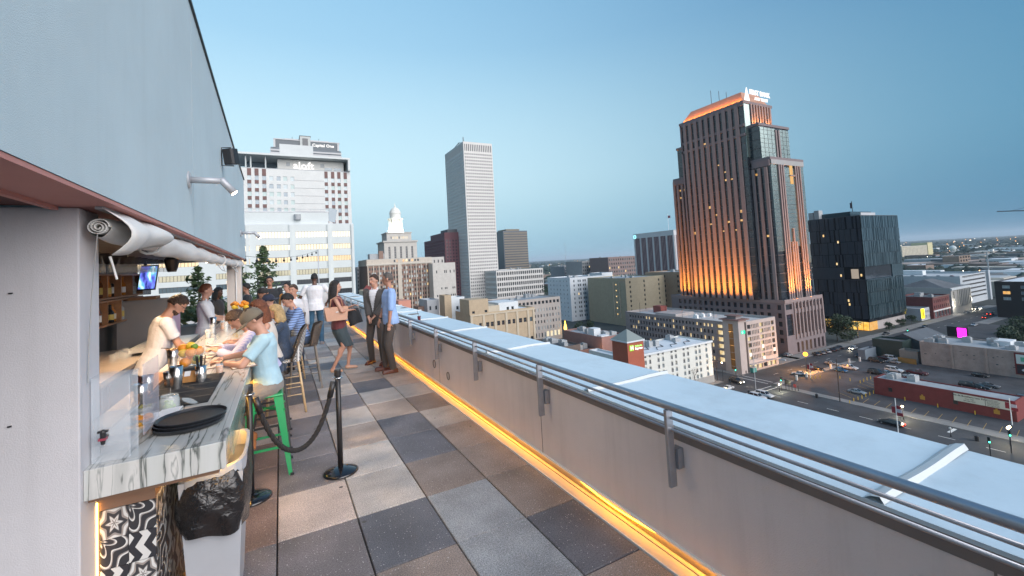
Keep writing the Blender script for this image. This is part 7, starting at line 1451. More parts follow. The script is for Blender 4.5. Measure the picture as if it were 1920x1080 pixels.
# ------------------------------------------------------------------ behind the bar
BBX = -1.75
bk = thing('back_bar', 'dark back bar with pale worktop under the bottle shelves', 'bar counter', (-2.1, 6.8, 0))
MB().box(-2.355, 2.93, 0.86, -1.62, 8.6, 0.91).build('worktop', mat('worktop stone', (0.42, 0.36, 0.32), 0.25, var=0.15, scale=6), bk); MB().box(-2.34, 2.95, -0.04, -1.68, 8.55, 0.855).build('cabinet', mat('cabinet dark red', (0.10, 0.03, 0.04), 0.4, var=0.2), bk)
for k in range(7): MB().box(-1.679, 3.2+0.78*k, 0.05, -1.664, 3.9+0.78*k, 0.80).build('door_panel', mat('cabinet dark red', (0.10, 0.03, 0.04), 0.4, var=0.2), bk); MB().box(-1.663, 3.82+0.78*k, 0.35, -1.645, 3.84+0.78*k, 0.6).build('handle', CHROME, bk)
WSH = mat('shelf timber', (0.26, 0.13, 0.065), 0.5, var=0.25, scale=8)
bs = thing('bottle_shelf', 'wooden box shelving filled with bottles on the back wall', 'shelf', (-2.2, 7.8, 1.6))
def zx(px, py): return onX(px, py, -2.15)
zs = [zx(187, 512).z, zx(187, 553).z, zx(187, 560).z, zx(187, 605).z]; ya, yb = 5.0, zx(258, 512).y
D0, D1 = -2.35, -2.08
for z in (2.02, 1.69, 1.655, 1.33): MB().box(D0, ya, z, D1, yb, z+0.02).build('shelf_board', WSH, bs)
for k in range(9):
    y = ya+(yb-ya-0.02)*k/8; MB().box(D0, y, 1.7105, D1, y+0.02, 2.0195).build('divider', WSH, bs); MB().box(D0, y, 1.3505, D1, y+0.02, 1.6545).build('divider', WSH, bs)
BOTC = [mat('bottle green', (0.01, 0.10, 0.03), 0.08), mat('bottle clear', (0.55, 0.58, 0.58), 0.08, alpha=0.6), mat('bottle brown', (0.09, 0.03, 0.01), 0.08), mat('bottle dark', (0.01, 0.012, 0.015), 0.08), mat('bottle amber', (0.35, 0.13, 0.02), 0.08)]; LABC = [mat('label cream', (0.6, 0.56, 0.45), 0.6), mat('label white', (0.65, 0.65, 0.65), 0.6), mat('label yellow', (0.5, 0.36, 0.08), 0.6)]
def bot_mesh(r, h): b = MB(); b.lathe([(r*0.9, 0.001), (r, 0.01), (r, h*0.58), (r*0.4, h*0.74), (r*0.34, h*0.95), (r*0.4, h*0.96), (r*0.4, h)], (0, 0, 0), 10); return b.mesh('glass', BOTC[0], smooth=True)
def lab_mesh(r, h): return MB().lathe([(r*1.012, h*0.16), (r*1.012, h*0.46)], (0, 0, 0), 10, cap=False).mesh('label', LABC[0])
BMS = [(bot_mesh(0.038, 0.29), lab_mesh(0.038, 0.29)), (bot_mesh(0.045, 0.25), lab_mesh(0.045, 0.25)), (bot_mesh(0.034, 0.31), lab_mesh(0.034, 0.31))]
rn = random.Random(19)
def bottle(p, lab, grp):
    bm_, lm = rn.choice(BMS); ci, li = rn.randrange(5), rn.randrange(3); w_ = ('green', 'clear', 'brown', 'black', 'amber')[ci]+' '+('cream', 'white', 'yellow')[li]+'-labelled '; t = thing('bottle', w_+lab, 'bottle', p, w_+grp); inst(bm_, 'glass', (0, 0, 0), t, m=BOTC[ci]); inst(lm, 'label', (0, 0, 0), t, m=LABC[li])
for row, (z, nm) in enumerate(((1.711, 'upper'), (1.351, 'lower'))):
    n = 0; y = ya+0.1
    while y < yb-0.06: bottle(Vector((-2.2+rn.uniform(-0.06, 0.06), y, z)), 'liquor bottle in the %s box row of the back shelves' % nm, 'bottles in the %s shelf row' % nm); y += rn.uniform(0.085, 0.12)
for k in range(12): bottle(Vector((-2.05+rn.uniform(-0.1, 0.05), 5.2+0.15*k, 0.911)), 'wine bottle standing on the back bar worktop', 'bottles on the back worktop')
gr = thing('glass_rack', 'rack of upside-down stem glasses hanging above the bottle shelves', 'rack', (-2.0, 7, 2.2)); m = MB()
for k in range(14): m.bar((-2.3, 5.2+0.28*k, 2.20), (-1.5, 5.2+0.28*k, 2.20), 0.03, 0.015)
m.build('rail', BLACK, gr, kind='stuff'); m = MB()
for k in range(13):
    for j in range(5): m.lathe([(0.03, 0.0), (0.004, -0.008), (0.004, -0.06), (0.03, -0.085), (0.036, -0.12), (0.03, -0.15)], (-2.2+0.15*j, 5.33+0.28*k, 2.19), 8, cap=False)
m.build('stem_glasses', GLS, gr, kind='stuff')
for k in range(8): p = Vector((-1.9+0.09*(k % 2), 7.35+0.09*k, 0.911)); t = item('tumbler', 'clear tumbler upturned on the back worktop', 'glass', p, 'clear tumblers on the back worktop'); MB().lathe([(0.036, 0.001), (0.032, 0.10), (0.03, 0.10)], p, 10, cap=False).build('glass', GLS, t, smooth=True)
# television
tv = thing('television', 'flat television tilted down from the bar ceiling showing a blue picture', 'television', (-1.95, 9.6, 1.95))
c0 = onX(279, 523, -1.95); yy = c0.y; tl, tr_, br_ = onY(265, 500, yy), onY(297, 499, yy), onY(291, 541, yy); bl_ = onY(258, 544, yy); cc = (tl+br_)/2; wv = (tr_-tl)/2*0.98; hv = (tl-bl_)/2; nv = wv.cross(hv).normalized()
scr = bpy.data.materials.new('tv picture'); scr.use_nodes = True; nt = scr.node_tree; nt.nodes.clear(); tc = nt.nodes.new('ShaderNodeTexCoord'); n1 = nt.nodes.new('ShaderNodeTexNoise'); n1.inputs['Scale'].default_value = 7; n1.inputs['Detail'].default_value = 5; mp2 = nt.nodes.new('ShaderNodeMapping'); mp2.inputs['Scale'].default_value = (1.6, 1, 0.6); nt.links.new(tc.outputs['Object'], mp2.inputs[0]); nt.links.new(mp2.outputs[0], n1.inputs['Vector'])
cr = nt.nodes.new('ShaderNodeValToRGB'); e = cr.color_ramp.elements; e[0].position = 0.34; e[0].color = (0.02, 0.03, 0.18, 1); e[1].position = 0.66; e[1].color = (0.75, 0.85, 1.0, 1); x = e.new(0.46); x.color = (0.12, 0.14, 0.62, 1); x = e.new(0.53); x.color = (0.10, 0.40, 0.50, 1); nt.links.new(n1.outputs['Fac'], cr.inputs[0]); em = nt.nodes.new('ShaderNodeEmission'); em.inputs[1].default_value = 0.9; nt.links.new(cr.outputs[0], em.inputs[0]); ou = nt.nodes.new('ShaderNodeOutputMaterial'); nt.links.new(em.outputs[0], ou.inputs[0])
MB().obox(cc, wv*1.06, hv*1.08, nv*0.025).build('case', BLACK, tv); MB().obox(cc+nv*0.03 if nv.y < 0 else cc-nv*0.03, wv*0.97, hv*0.96, nv*0.004).build('screen', scr, tv); MB().tube([cc, cc+Vector((-0.1, 0.1, 0.5))], 0.02, 6).build('mount', BLACK, tv)
hs_ = thing('hanging_speaker', 'small black speaker hanging from the bar ceiling', 'speaker', onZ(322, 480, 2.24)); p = wloc(hs_); MB().lathe([(0.05, 0), (0.09, -0.05), (0.07, -0.16), (0.05, -0.22)], p, 12).build('body', BLACK, hs_)
ms = thing('equipment_cabinet', 'grey equipment cabinet with pink-edged front at the far back bar', 'cabinet', (-1.75, 8.95, 0.9)); MB().box(-2.2, 8.7, 0.0, -1.55, 9.3, 1.62).build('body', mat('cabinet grey', (0.22, 0.21, 0.21), 0.5), ms); MB().box(-1.549, 8.71, 0.92, -1.52, 9.29, 1.60).build('front', mat('pink edge', (0.62, 0.45, 0.62), 0.5), ms); MB().box(-2.1, 8.8, 1.621, -1.75, 9.1, 1.67).build('wood_block', WSH, ms)
kg = thing('steel_ice_well', 'dark service station with sloped pale shelf behind the bartender', 'counter', (-1.7, 7.8, 0)); m = MB(); m.obox((-1.5, 8.2, 0.98), (0.32, 0, 0.0), (0, 0.55, 0), (0, 0, 0.03)); m.build('shelf', mat('pale worktop', (0.5, 0.5, 0.48), 0.3), kg); MB().box(-1.66, 7.6, 0.0, -1.25, 8.9, 0.945).build('body', BLACK, kg); MB().tube([(-1.24, 7.9, 0.2), (-1.24, 7.9, 0.8)], 0.015, 6).build('pipe', CHROME, kg)
# far side of the bar: opening, planters and trees on the far terrace
pt = thing('planter', 'long low planter with dark shrubs behind the bar', 'planter', (-2.2, 14, 0)); MB().box(-5, 13.4, -0.04, -1.25, 14.0, 0.75).build('box', mat('planter metal', (0.25, 0.27, 0.28), 0.5), pt)
inst(crown_mesh('foliage', LEAFM, 1.7, 0.35, 2200, 0.075, 81, 9), 'foliage', Vector((-2.9, 13.7, 1.05))-wloc(pt), pt); inst(crown_mesh('foliage', LEAFM, 1.0, 0.3, 1200, 0.075, 82, 6), 'foliage', Vector((-1.2, 13.7, 1.0))-wloc(pt), pt)
def pot_tree(px, ptop, pbot, y, label, rx, seed, n=1500, leaf=0.11):
    a, b = onY(px, ptop, y), onY(px, pbot, y); t = thing('potted_tree', label, 'tree', (b.x, y, 0), 'potted trees on the terrace'); H = a.z
    MB().lathe([(0.22, -0.04), (0.28, 0.5), (0.25, 0.5)], (b.x, y, 0), 12).build('pot', mat('planter metal', (0.25, 0.27, 0.28), 0.5), t); MB().tube([(b.x, y, 0.45), (b.x+0.03, y, H*0.55), (b.x, y, H*0.93)], [0.035, 0.025, 0.01], 6).build('trunk', BARK, t)
    rn = random.Random(seed); m = MB()
    for i in range(n):
        u = rn.random(); z = 1.0+(H-1.0)*u; rr = rx*(1-u)**0.6*(0.2+0.85*rn.random())*(1+0.5*math.sin(z*8+3*math.sin(z*3))); an = rn.uniform(0, 2*PI); q = Vector((b.x+rr*math.cos(an), y+rr*math.sin(an), z)); d = Vector((rn.gauss(0, 1), rn.gauss(0, 1), rn.gauss(0, 0.5))).normalized(); c_ = d.cross(Vector((rn.gauss(0, 1), rn.gauss(0, 1), rn.gauss(0, 1)))).normalized(); s = leaf*rn.uniform(0.6, 1.2); m.quad(q-d*s, q+c_*s*0.4, q+d*s, q-c_*s*0.4)
    m.build('crown', LEAFM, t)
pot_tree(495, 462, 545, 20.5, 'tall conical magnolia in the middle of the far terrace', 0.74, 1, 800, 0.11); pot_tree(372, 500, 600, 15.0, 'loose young tree left of the far column', 0.5, 2, 330, 0.10); pot_tree(455, 500, 600, 17.0, 'thin young tree right behind the far column', 0.38, 3, 260, 0.09)
tr2 = thing('far_planter', 'low shrub planter along the end wall', 'planter', (-0.2, 21.6, 0)); MB().box(-2.5, 21.3, -0.04, 1.0, 21.9, 0.6).build('box', mat('planter metal', (0.25, 0.27, 0.28), 0.5), tr2); inst(crown_mesh('foliage', LEAFM, 1.6, 0.3, 1500, 0.08, 83, 8), 'foliage', Vector((-0.7, 21.6, 0.85))-wloc(tr2), tr2)
# ------------------------------------------------------------------ stanchions and rope, bin, stools
def stanchion(x, y, lab):
    t = thing('stanchion', lab, 'stanchion', (x, y, 0), 'black rope stanchions'); MB().lathe([(0.155, 0.001), (0.16, 0.008), (0.145, 0.022), (0.07, 0.045), (0.03, 0.055)], (x, y, 0), 32).build('base', mat('gloss black', (0.012, 0.012, 0.014), 0.12, coat=0.5), t, smooth=True)
    MB().tube([(x, y, 0.05), (x, y, 0.93)], 0.0245, 16).build('post', BLACK, t, smooth=True); MB().lathe([(0.026, 0.90), (0.031, 0.905), (0.031, 0.955), (0.027, 0.965)], (x, y, 0), 16).build('cap', BLACK, t); MB().tube([(x+0.04*math.cos(a), y+0.04*math.sin(a), 0.885) for a in [2*PI*i/12 for i in range(12)]], 0.005, 5, closed=True).build('ring', CHROME, t)
s1, s2 = (0.462, 4.553), (-0.262, 4.476); stanchion(*s1, 'black rope stanchion standing free on the tiles'); stanchion(*s2, 'black rope stanchion beside the counter and bin')
rp = thing('rope', 'twisted black rope hanging between the two stanchions', 'rope', (0.1, 4.5, 0.5)); A, Bq = Vector((s1[0]-0.04, s1[1], 0.855)), Vector((s2[0]+0.045, s2[1], 0.845)); cl = []
nseg = 90
for i in range(nseg+1):
    t_ = i/nseg; p = A.lerp(Bq, t_); s = 2*t_-1; p.z -= 0.535*(1-math.cosh(1.9*s)/math.cosh(1.9))/(1-1/math.cosh(1.9)); p.y -= 0.02*math.sin(PI*t_); cl.append(p)
for st in range(3):
    pts = []
    for i in range(nseg+1):
        t = (cl[min(i+1, nseg)]-cl[max(i-1, 0)]).normalized(); u = t.cross(Vector((0, 1, 0.01))).normalized(); v = t.cross(u); an = i*0.62+2*PI*st/3; pts.append(cl[i]+(u*math.cos(an)+v*math.sin(an))*0.0105)
    MB().tube(pts[4:-4], 0.0125, 8).build('strand', mat('rope black', (0.018, 0.018, 0.02), 0.7, bump=0.5, bscale=200), rp, smooth=True)
for (a, b_) in ((cl[0], cl[5]), (cl[-1], cl[-6])): MB().tube([a, b_], 0.0265, 12).build('end_sleeve', BLACK, rp, smooth=True)
# rubbish bin with black bag
BIN = mat('bin grey plastic', (0.40, 0.42, 0.45), 0.45, var=0.05); BAG = mat('black bin bag', (0.015, 0.014, 0.015), 0.22, bump=1.0, bscale=18, spec=0.7)
wb = thing('waste_bin', 'grey waste bin with raised rim beside the counter end', 'bin', (-0.35, 3.2, 0)); m = MB()
def ringbox(x0, x1, y0, y1, z): return [(x0, y0, z), (x1, y0, z), (x1, y1, z), (x0, y1, z)]
lo, hi = ringbox(-0.475, -0.255, 3.06, 3.50, 0.0), ringbox(-0.515, -0.215, 3.00, 3.56, 0.80)
for k in range(4): m.quad(lo[k], lo[(k+1) % 4], hi[(k+1) % 4], hi[k])
m.poly(lo); bevel(m.build('body', BIN, wb), 0.02, 3)
m = MB(); N = 40
# rim: sloping collar that rises towards the right-hand rear
for j in range(N):
    def rim(a):
        cx_, cy_, hx_, hy_ = -0.365, 3.28, 0.165, 0.295; c, s = math.cos(a), math.sin(a); k = (abs(c)**5+abs(s)**5)**(-1/5); x, y = cx_+hx_*c*k, cy_+hy_*s*k; z = 0.805+0.055*max(0, (x+0.50)/0.30)+0.02*max(0, s); return Vector((x, y, z))
    a0, a1 = 2*PI*j/N, 2*PI*(j+1)/N; p, q = rim(a0), rim(a1); ci = Vector((-0.365, 3.28, 0.8))
    pi_, qi = p+(ci-p)*0.10, q+(ci-q)*0.10; pi_.z = p.z; qi.z = q.z
    m.quad(p-Vector((0, 0, 0.07)), q-Vector((0, 0, 0.07)), q, p); m.quad(p, q, qi, pi_); m.quad(pi_, qi, qi-Vector((0, 0, 0.09)), pi_-Vector((0, 0, 0.09)))
m.build('rim', BIN, wb, smooth=False)
bgm = MB(); N, K = 64, 14
for k in range(K+1):
    f = k/K
    for j in range(N):
        a = 2*PI*j/N; c, s = math.cos(a), math.sin(a); kk = (abs(c)**4+abs(s)**4)**(-1/4); fl_ = 1.02+0.10*math.sin(f*PI)+0.05*mnoise.noise(Vector((c*2.5, s*2.5, f*3)))+0.05*f*math.sin(a*7+f*3); x, y = -0.365+0.160*c*kk*fl_, 3.28+0.29*s*kk*fl_
        z = 0.80-f*(0.25+0.08*mnoise.noise(Vector((c*1.2, s*1.2, 5)))+0.06*(s < -0.3)) + 0.05*max(0, c)*(1-f); bgm.v.append((x, y, z))
for k in range(K):
    for j in range(N): bgm.f.append((k*N+j, k*N+(j+1) % N, (k+1)*N+(j+1) % N, (k+1)*N+j)); bgm.m.append(0)
bgm.build('bin_bag', BAG, wb, smooth=True)
GRN = mat('green enamel', (0.015, 0.30, 0.10), 0.3, coat=0.4, var=0.06)
def metal_stool(x, y, m_, lab, rz=0.0, h=0.76, sp=0.21):
    t = thing('metal_stool', lab, 'stool', (x, y, 0), None, rz); s = MB(); tp = 0.155
    s.prism([(-tp, -tp), (tp, -tp), (tp, tp), (-tp, tp)], h-0.03, h); bevel(s.build('seat', m_, t, local=True), 0.02, 3)
    for sx_ in (-1, 1):
        for sy_ in (-1, 1):
            l = MB(); a, b_ = Vector((sx_*tp*0.93, sy_*tp*0.93, h-0.02)), Vector((sx_*sp, sy_*sp, 0.0)); d1, d2 = Vector((-sx_, 0, 0)), Vector((0, -sy_, 0))
            for d in (d1, d2): l.quad(a, a+d*0.075, b_+d*0.028, b_); 
            o = l.build('leg', m_, t, local=True); sol = o.modifiers.new('t', 'SOLIDIFY'); sol.thickness = 0.004
            f = MB().box(b_.x-0.016, b_.y-0.016, 0, b_.x+0.016, b_.y+0.016, 0.02).build('foot', BLACK, t, local=True)
    k = 0.185; z = 0.27
    for a, b_ in (((-k, -k, z), (k, -k, z)), ((k, -k, z), (k, k, z)), ((k, k, z), (-k, k, z)), ((-k, k, z), (-k, -k, z))): MB().bar(a, b_, 0.012, 0.022).build('footrest', m_, t, local=True)
    for a, b_ in (((-0.165, -0.165, 0.60), (0.165, 0.165, 0.60)), ((-0.165, 0.165, 0.607), (0.165, -0.165, 0.607))): MB().bar(a, b_, 0.006, 0.018).build('brace', m_, t, local=True)
    return t
metal_stool(-0.155, 4.99, GRN, 'green metal stool under the man in the cap')
metal_stool(-0.15, 5.68, mat('dark enamel', (0.05, 0.05, 0.05), 0.35), 'dark metal stool under the man in lilac'); metal_stool(-0.14, 6.34, mat('dark enamel', (0.05, 0.05, 0.05), 0.35), 'dark metal stool under the woman in cream')
def weave():
    m = bpy.data.materials.new('rattan weave'); m.use_nodes = True; nt = m.node_tree; b = nt.nodes['Principled BSDF']; b.inputs['Roughness'].default_value = 0.6
    tc = nt.nodes.new('ShaderNodeTexCoord'); ch = nt.nodes.new('ShaderNodeTexChecker'); ch.inputs['Scale'].default_value = 62; ch.inputs['Color1'].default_value = (0.62, 0.61, 0.58, 1); ch.inputs['Color2'].default_value = (0.05, 0.05, 0.055, 1); nt.links.new(tc.outputs['Object'], ch.inputs['Vector']); nt.links.new(ch.outputs[0], b.inputs['Base Color']); return m
WEV = weave(); BAM = mat('bamboo cane', (0.60, 0.44, 0.25), 0.4, var=0.15, scale=12); WIC = mat('dark wicker', (0.10, 0.08, 0.065), 0.6, bump=1.0, bscale=90, var=0.2, scale=30); DMT = mat('dark gunmetal', (0.16, 0.14, 0.12), 0.35, metal=0.7)
def bar_chair(x, y, rz, lab, seatm, legm, bamboo):
    t = thing('bar_chair', lab, 'chair', (x, y, 0), 'high backed bar chairs', rz); h = 0.72   # local +Y is the way the sitter faces
    s = MB(); s.prism([(-0.2, -0.2), (0.2, -0.2), (0.22, 0.2), (-0.22, 0.2)], h-0.035, h); bevel(s.build('seat', seatm, t, local=True), 0.015, 2)
    s = MB(); nU, nV = 14, 8
    for i in range(nU+1):
        u = -1+2*i/nU
        for j in range(nV+1):
            v = j/nV; hh = 0.46*math.sqrt(max(0.05, 1-0.75*abs(u)**2.6)) if bamboo else 0.36*(1-0.12*u*u); an = u*1.05; s.v.append((0.25*math.sin(an)*(1+0.08*v), -0.235*math.cos(an)*(0.62+0.38)+0.03-0.09*v, h-0.02+hh*v))
    for i in range(nU):
        for j in range(nV): a = i*(nV+1)+j; s.f.append((a, a+1, a+nV+2, a+nV+1)); s.m.append(0)
    o = s.build('backrest', seatm, t, smooth=True, local=True); so_ = o.modifiers.new('t', 'SOLIDIFY'); so_.thickness = 0.014
    rim = [Vector(s.v[i*(nV+1)+nV]) for i in range(nU+1)]; MB().tube([Vector(s.v[0])] + rim + [Vector(s.v[nU*(nV+1)])], 0.016 if bamboo else 0.01, 8).build('back_rim', WIC, t, smooth=True, local=True)
    L = []
    for sx_ in (-1, 1):
        for sy_, k in ((-1, -0.25), (1, 0.22)):
            a, b_ = Vector((sx_*0.19, sy_*0.17, h-0.03)), Vector((sx_*0.25, k, 0.0)); L.append((a, b_))
            l = MB()
            if bamboo: l.tube([a, b_], 0.015, 8)
            else: d = Vector((-sx_, 0, 0)); l.obox((a+b_)/2, (b_-a)/2, Vector((0.025, 0, 0)), Vector((0, 0.012, 0)))
            l.build('leg', legm, t, smooth=bamboo, local=True)
            if bamboo and sy_ < 0: MB().tube([a, Vector(s.v[nV if sx_ < 0 else nU*(nV+1)+nV])], 0.013, 8).build('back_post', WHITEM, t, local=True)
    for z in (0.26, 0.42):
        f = 1-z/h; q = [a.lerp(b_, f) for a, b_ in L]; MB().tube([q[0], q[1], q[3], q[2]], 0.010, 6, closed=True).build('stretcher', legm, t, local=True)
    return t
bar_chair(0.02, 7.0, PI/2, 'rattan bistro chair with black and white woven back', WEV, BAM, True); bar_chair(0.32, 8.22, PI/2, 'dark wicker bar chair with gunmetal legs', WIC, DMT, False); bar_chair(0.10, 9.1, PI/2, 'second dark wicker chair hidden behind the striped shirt', WIC, BAM, True)
# ================================================================== PEOPLE
def remesh(mb, name, mats, parent, voxel=0.011, smooth=4, fn=None):
    o = bpy.data.objects.new('tmp', mb.mesh('tmp', mats if not isinstance(mats, (list, tuple)) else mats[0])); COL.objects.link(o)
    r = o.modifiers.new('r', 'REMESH'); r.mode = 'VOXEL'; r.voxel_size = voxel; s = o.modifiers.new('s', 'SMOOTH'); s.iterations = smooth; s.factor = 0.5
    dg = bpy.context.evaluated_depsgraph_get(); dg.update(); me = bpy.data.meshes.new_from_object(o.evaluated_get(dg)); bpy.data.objects.remove(o)
    if fn:
        bm = bmesh.new(); bm.from_mesh(me); bmesh.ops.delete(bm, geom=[f for f in bm.faces if fn(f.calc_center_median())], context='FACES'); bm.to_mesh(me); bm.free()
    me.polygons.foreach_set('use_smooth', [True]*len(me.polygons)); me.update()
    o = bpy.data.objects.new(name, me); COL.objects.link(o); o.parent = parent; return o
def fabric(name, c, var=0.10, scale=6, bump=0.8, bs=11, rough=0.85): return mat('cloth '+name, c, rough, var=var, scale=scale, bump=bump*0.6, bscale=bs*0.8, sheen=0.15, bdist=0.035)
SKIN = mat('skin light', (0.50, 0.27, 0.19), 0.5, var=0.06, scale=8); SKIN2 = mat('skin tan', (0.40, 0.20, 0.13), 0.5, var=0.06, scale=8); SKIN3 = mat('skin dark', (0.11, 0.052, 0.034), 0.45, var=0.08, scale=8); SKIN4 = mat('skin brown', (0.20, 0.095, 0.06), 0.5, var=0.08, scale=8)
EYEW = mat('eye white', (0.45, 0.42, 0.40), 0.3); EYED = mat('iris', (0.03, 0.02, 0.015), 0.15); LIP = mat('lips', (0.38, 0.13, 0.11), 0.45); BROW = mat('brow', (0.035, 0.022, 0.016), 0.8)
def hairm(name, c): return mat('hair '+name, c, 0.55, var=0.35, scale=22, bump=1.0, bscale=60)
HBLK = hairm('black', (0.014, 0.011, 0.010)); HBRN = hairm('brown', (0.045, 0.024, 0.014)); HRED = hairm('auburn', (0.16, 0.05, 0.02)); HBLO = hairm('blond', (0.44, 0.30, 0.14)); HGRY = hairm('cropped grey', (0.10, 0.085, 0.075))
def loft(mb, rings, n=18):
    """closed body of elliptical rings: (centre, rx, ry, axis right, axis fwd)"""
    i0 = len(mb.v)
    for (c, rx, ry, ax_, ay_) in rings:
        for q in range(n): a = 2*PI*q/n; mb.v.append(tuple(c+ax_*(rx*math.cos(a))+ay_*(ry*math.sin(a))))
    for j in range(len(rings)-1):
        for q in range(n): mb.f.append((i0+j*n+q, i0+j*n+(q+1) % n, i0+(j+1)*n+(q+1) % n, i0+(j+1)*n+q)); mb.m.append(0)
    mb.f.append(tuple(i0+q for q in reversed(range(n)))); mb.m.append(0); k = i0+(len(rings)-1)*n; mb.f.append(tuple(k+q for q in range(n))); mb.m.append(0)
def ik(a, b, l1, l2, pole):
    d = b-a; L = min(d.length, (l1+l2)*0.999); u = d.normalized(); b = a+u*L; x = (l1*l1-l2*l2+L*L)/(2*L); hh = math.sqrt(max(0, l1*l1-x*x)); p = pole-u*pole.dot(u)
    if p.length < 1e-4: p = Vector((0, 0, 1))-u*u.z
    return a+u*x+p.normalized()*hh, b
def person(label, x, y, rz, hgt=1.75, sit=None, lean=0.0, side=0.0, skin=SKIN, top=('tee', None), bottom=('trousers', None), shoes=None, hair=('short', HBRN), hands=None, feet=None, head=(0, 0), female=False, extra=None, group='people at the roof bar', fine=True, wide=1.0, elbow=None, z0=0.0):
    """local frame: +Y is the way the person faces, +X its right-hand side; sizes in metres"""
    t = thing('person', label, 'person', (x, y, z0), group, rz); k = hgt/1.75; V = Vector; vx = 0.0095 if fine else 0.014
    hz = sit if sit is not None else 0.958*k
    R = Matrix.Rotation(side, 3, 'Y') @ Matrix.Rotation(-lean, 3, 'X'); X, Y, Z = R @ V((1, 0, 0)), R @ V((0, 1, 0)), R @ V((0, 0, 1)); P = V((0, 0, hz))
    sw = (0.175 if female else 0.195)*k*wide; hw = (0.098 if female else 0.092)*k
    def sp(f): return P + Z*(0.53*k*f) + Y*(0.02*math.sin(f*PI))      # along the spine, 0 pelvis - 1 neck base
    N = sp(1.0); RH = R @ Matrix.Rotation(head[1], 3, 'Z') @ Matrix.Rotation(-head[0], 3, 'X'); hX, hY, hZ = RH @ V((1, 0, 0)), RH @ V((0, 1, 0)), RH @ V((0, 0, 1))
    H = N + (Z*0.35+hZ*0.65).normalized()*(0.170*k) + hY*0.022
    sh = [N + X*(s*sw) - Z*0.055*k for s in (-1, 1)]; hp = [P + X*(s*hw) - Z*0.02 for s in (-1, 1)]
    hands = hands or [None, None]; feet = feet or [None, None]; el = elbow or [None, None]; arms = []; legs = []
    for i, s in enumerate((-1, 1)):
        tg = V(hands[i]) if hands[i] else sh[i] + V((s*0.06, 0.05, -0.56*k)); pole = V(el[i]) if el[i] else V((s*0.5, -0.8, -0.2)); e, w_ = ik(sh[i], tg, 0.285*k, 0.255*k, pole); arms.append((sh[i], e, w_))
        fg = V(feet[i]) if feet[i] else V((s*0.10, 0.0, 0.085)); kn, an = ik(hp[i], fg, 0.44*k, 0.43*k, V((s*0.15, 1, 0.1))); legs.append((hp[i], kn, an))
    b = MB(); fe = 0.9 if female else 1.0
    def torso(mb, g, lo=0.0, hi=1.0, chest=0.0):
        prof = [(-0.10, 0.130, 0.105), (0.0, 0.165, 0.118), (0.18, 0.160, 0.112), (0.36, 0.142 if female else 0.152, 0.102), (0.58, 0.155 if female else 0.172, 0.112+(0.014 if female else 0)), (0.76, 0.165 if female else 0.188, 0.115), (0.90, 0.150 if female else 0.170, 0.092), (0.98, 0.085, 0.07), (1.03, 0.06, 0.06)]
        loft(mb, [(sp(f), (rx*k*wide+g), (ry*k*wide+g), X, Y) for f, rx, ry in prof if lo <= f <= hi])
    torso(b, 0); b.cap(N-Z*0.03, H-hZ*0.05, 0.056*k*fe, 0.052*k*fe, 10)
    RHM = Matrix((hX, hY, hZ)).transposed(); hs = k*0.98
    b.ell(H+hZ*0.018*hs, 0.076*hs, 0.096*hs, 0.102*hs, 16, 12, RHM); b.ell(H+hY*0.028*hs-hZ*0.055*hs, 0.054*hs, 0.064*hs, 0.062*hs, 12, 10, RHM); b.cap(H+hY*0.088*hs+hZ*0.012*hs, H+hY*0.108*hs-hZ*0.022*hs, 0.009, 0.014, 8)
    for s in (-1, 1): b.ell(H+hX*(s*0.078*hs)-hY*0.008-hZ*0.005, 0.012, 0.020, 0.032, 8, 6, RHM)
    for i, (a, e, w_) in enumerate(arms):
        b.cap(a, e, 0.047*k*fe, 0.039*k*fe); b.cap(e, w_, 0.039*k*fe, 0.026*k*fe); d = (w_-e).normalized(); hd = V(extra['handdir'][i]) if extra and extra.get('handdir') and extra['handdir'][i] else d; hd = (d*0.6+hd*0.6).normalized()
        c = w_+hd*0.048*k; up = V((0, 0, 1)); sd_ = hd.cross(up)
        if sd_.length < 0.2: sd_ = hd.cross(V((1, 0, 0)))
        sd_.normalize(); nn = sd_.cross(hd); HM = Matrix((sd_, hd, nn)).transposed(); b.ell(c, 0.036*k*fe, 0.050*k, 0.018*k, 10, 8, HM)
        for q in range(4):
            f0 = c+hd*0.036*k+sd_*((q-1.5)*0.0175*k); Lq = (0.040, 0.046, 0.043, 0.034)[q]*k; f1 = f0+(hd-nn*0.35).normalized()*Lq; b.cap(f0, f1, 0.0085*k, 0.008*k, 7); b.cap(f1, f1+(hd*0.55-nn).normalized()*Lq*0.7, 0.008*k, 0.0068*k, 7)
        ts = 1 if i == 0 else -1; th0 = c-hd*0.018*k+sd_*(0.03*k*ts); b.cap(th0, th0+(hd*0.7+sd_*ts*0.6-nn*0.3).normalized()*0.052*k, 0.0105*k, 0.008*k, 7)
    for (a, kn, an) in legs:
        b.cap(a, kn, 0.078*k*fe, 0.052*k*fe); b.cap(kn, an, 0.052*k*fe, 0.034*k*fe); b.ell(kn.lerp(an, 0.28)-V((0, 0.014, 0)), 0.048*k*fe, 0.052*k*fe, 0.10*k, 8, 8)
    fts = []
    for i, (a, kn, an) in enumerate(legs):
        fd = V(extra['footdir'][i]) if extra and extra.get('footdir') else V(((-1, 1)[i]*0.15, 1, 0)); fd.normalize(); fts.append((an, fd)); b.cap(an-V((0, 0, 0.04))-fd*0.03, an-V((0, 0, 0.055))+fd*0.13*k, 0.032*k, 0.022*k, 9)
    remesh(b, 'body', skin, t, vx, 3)
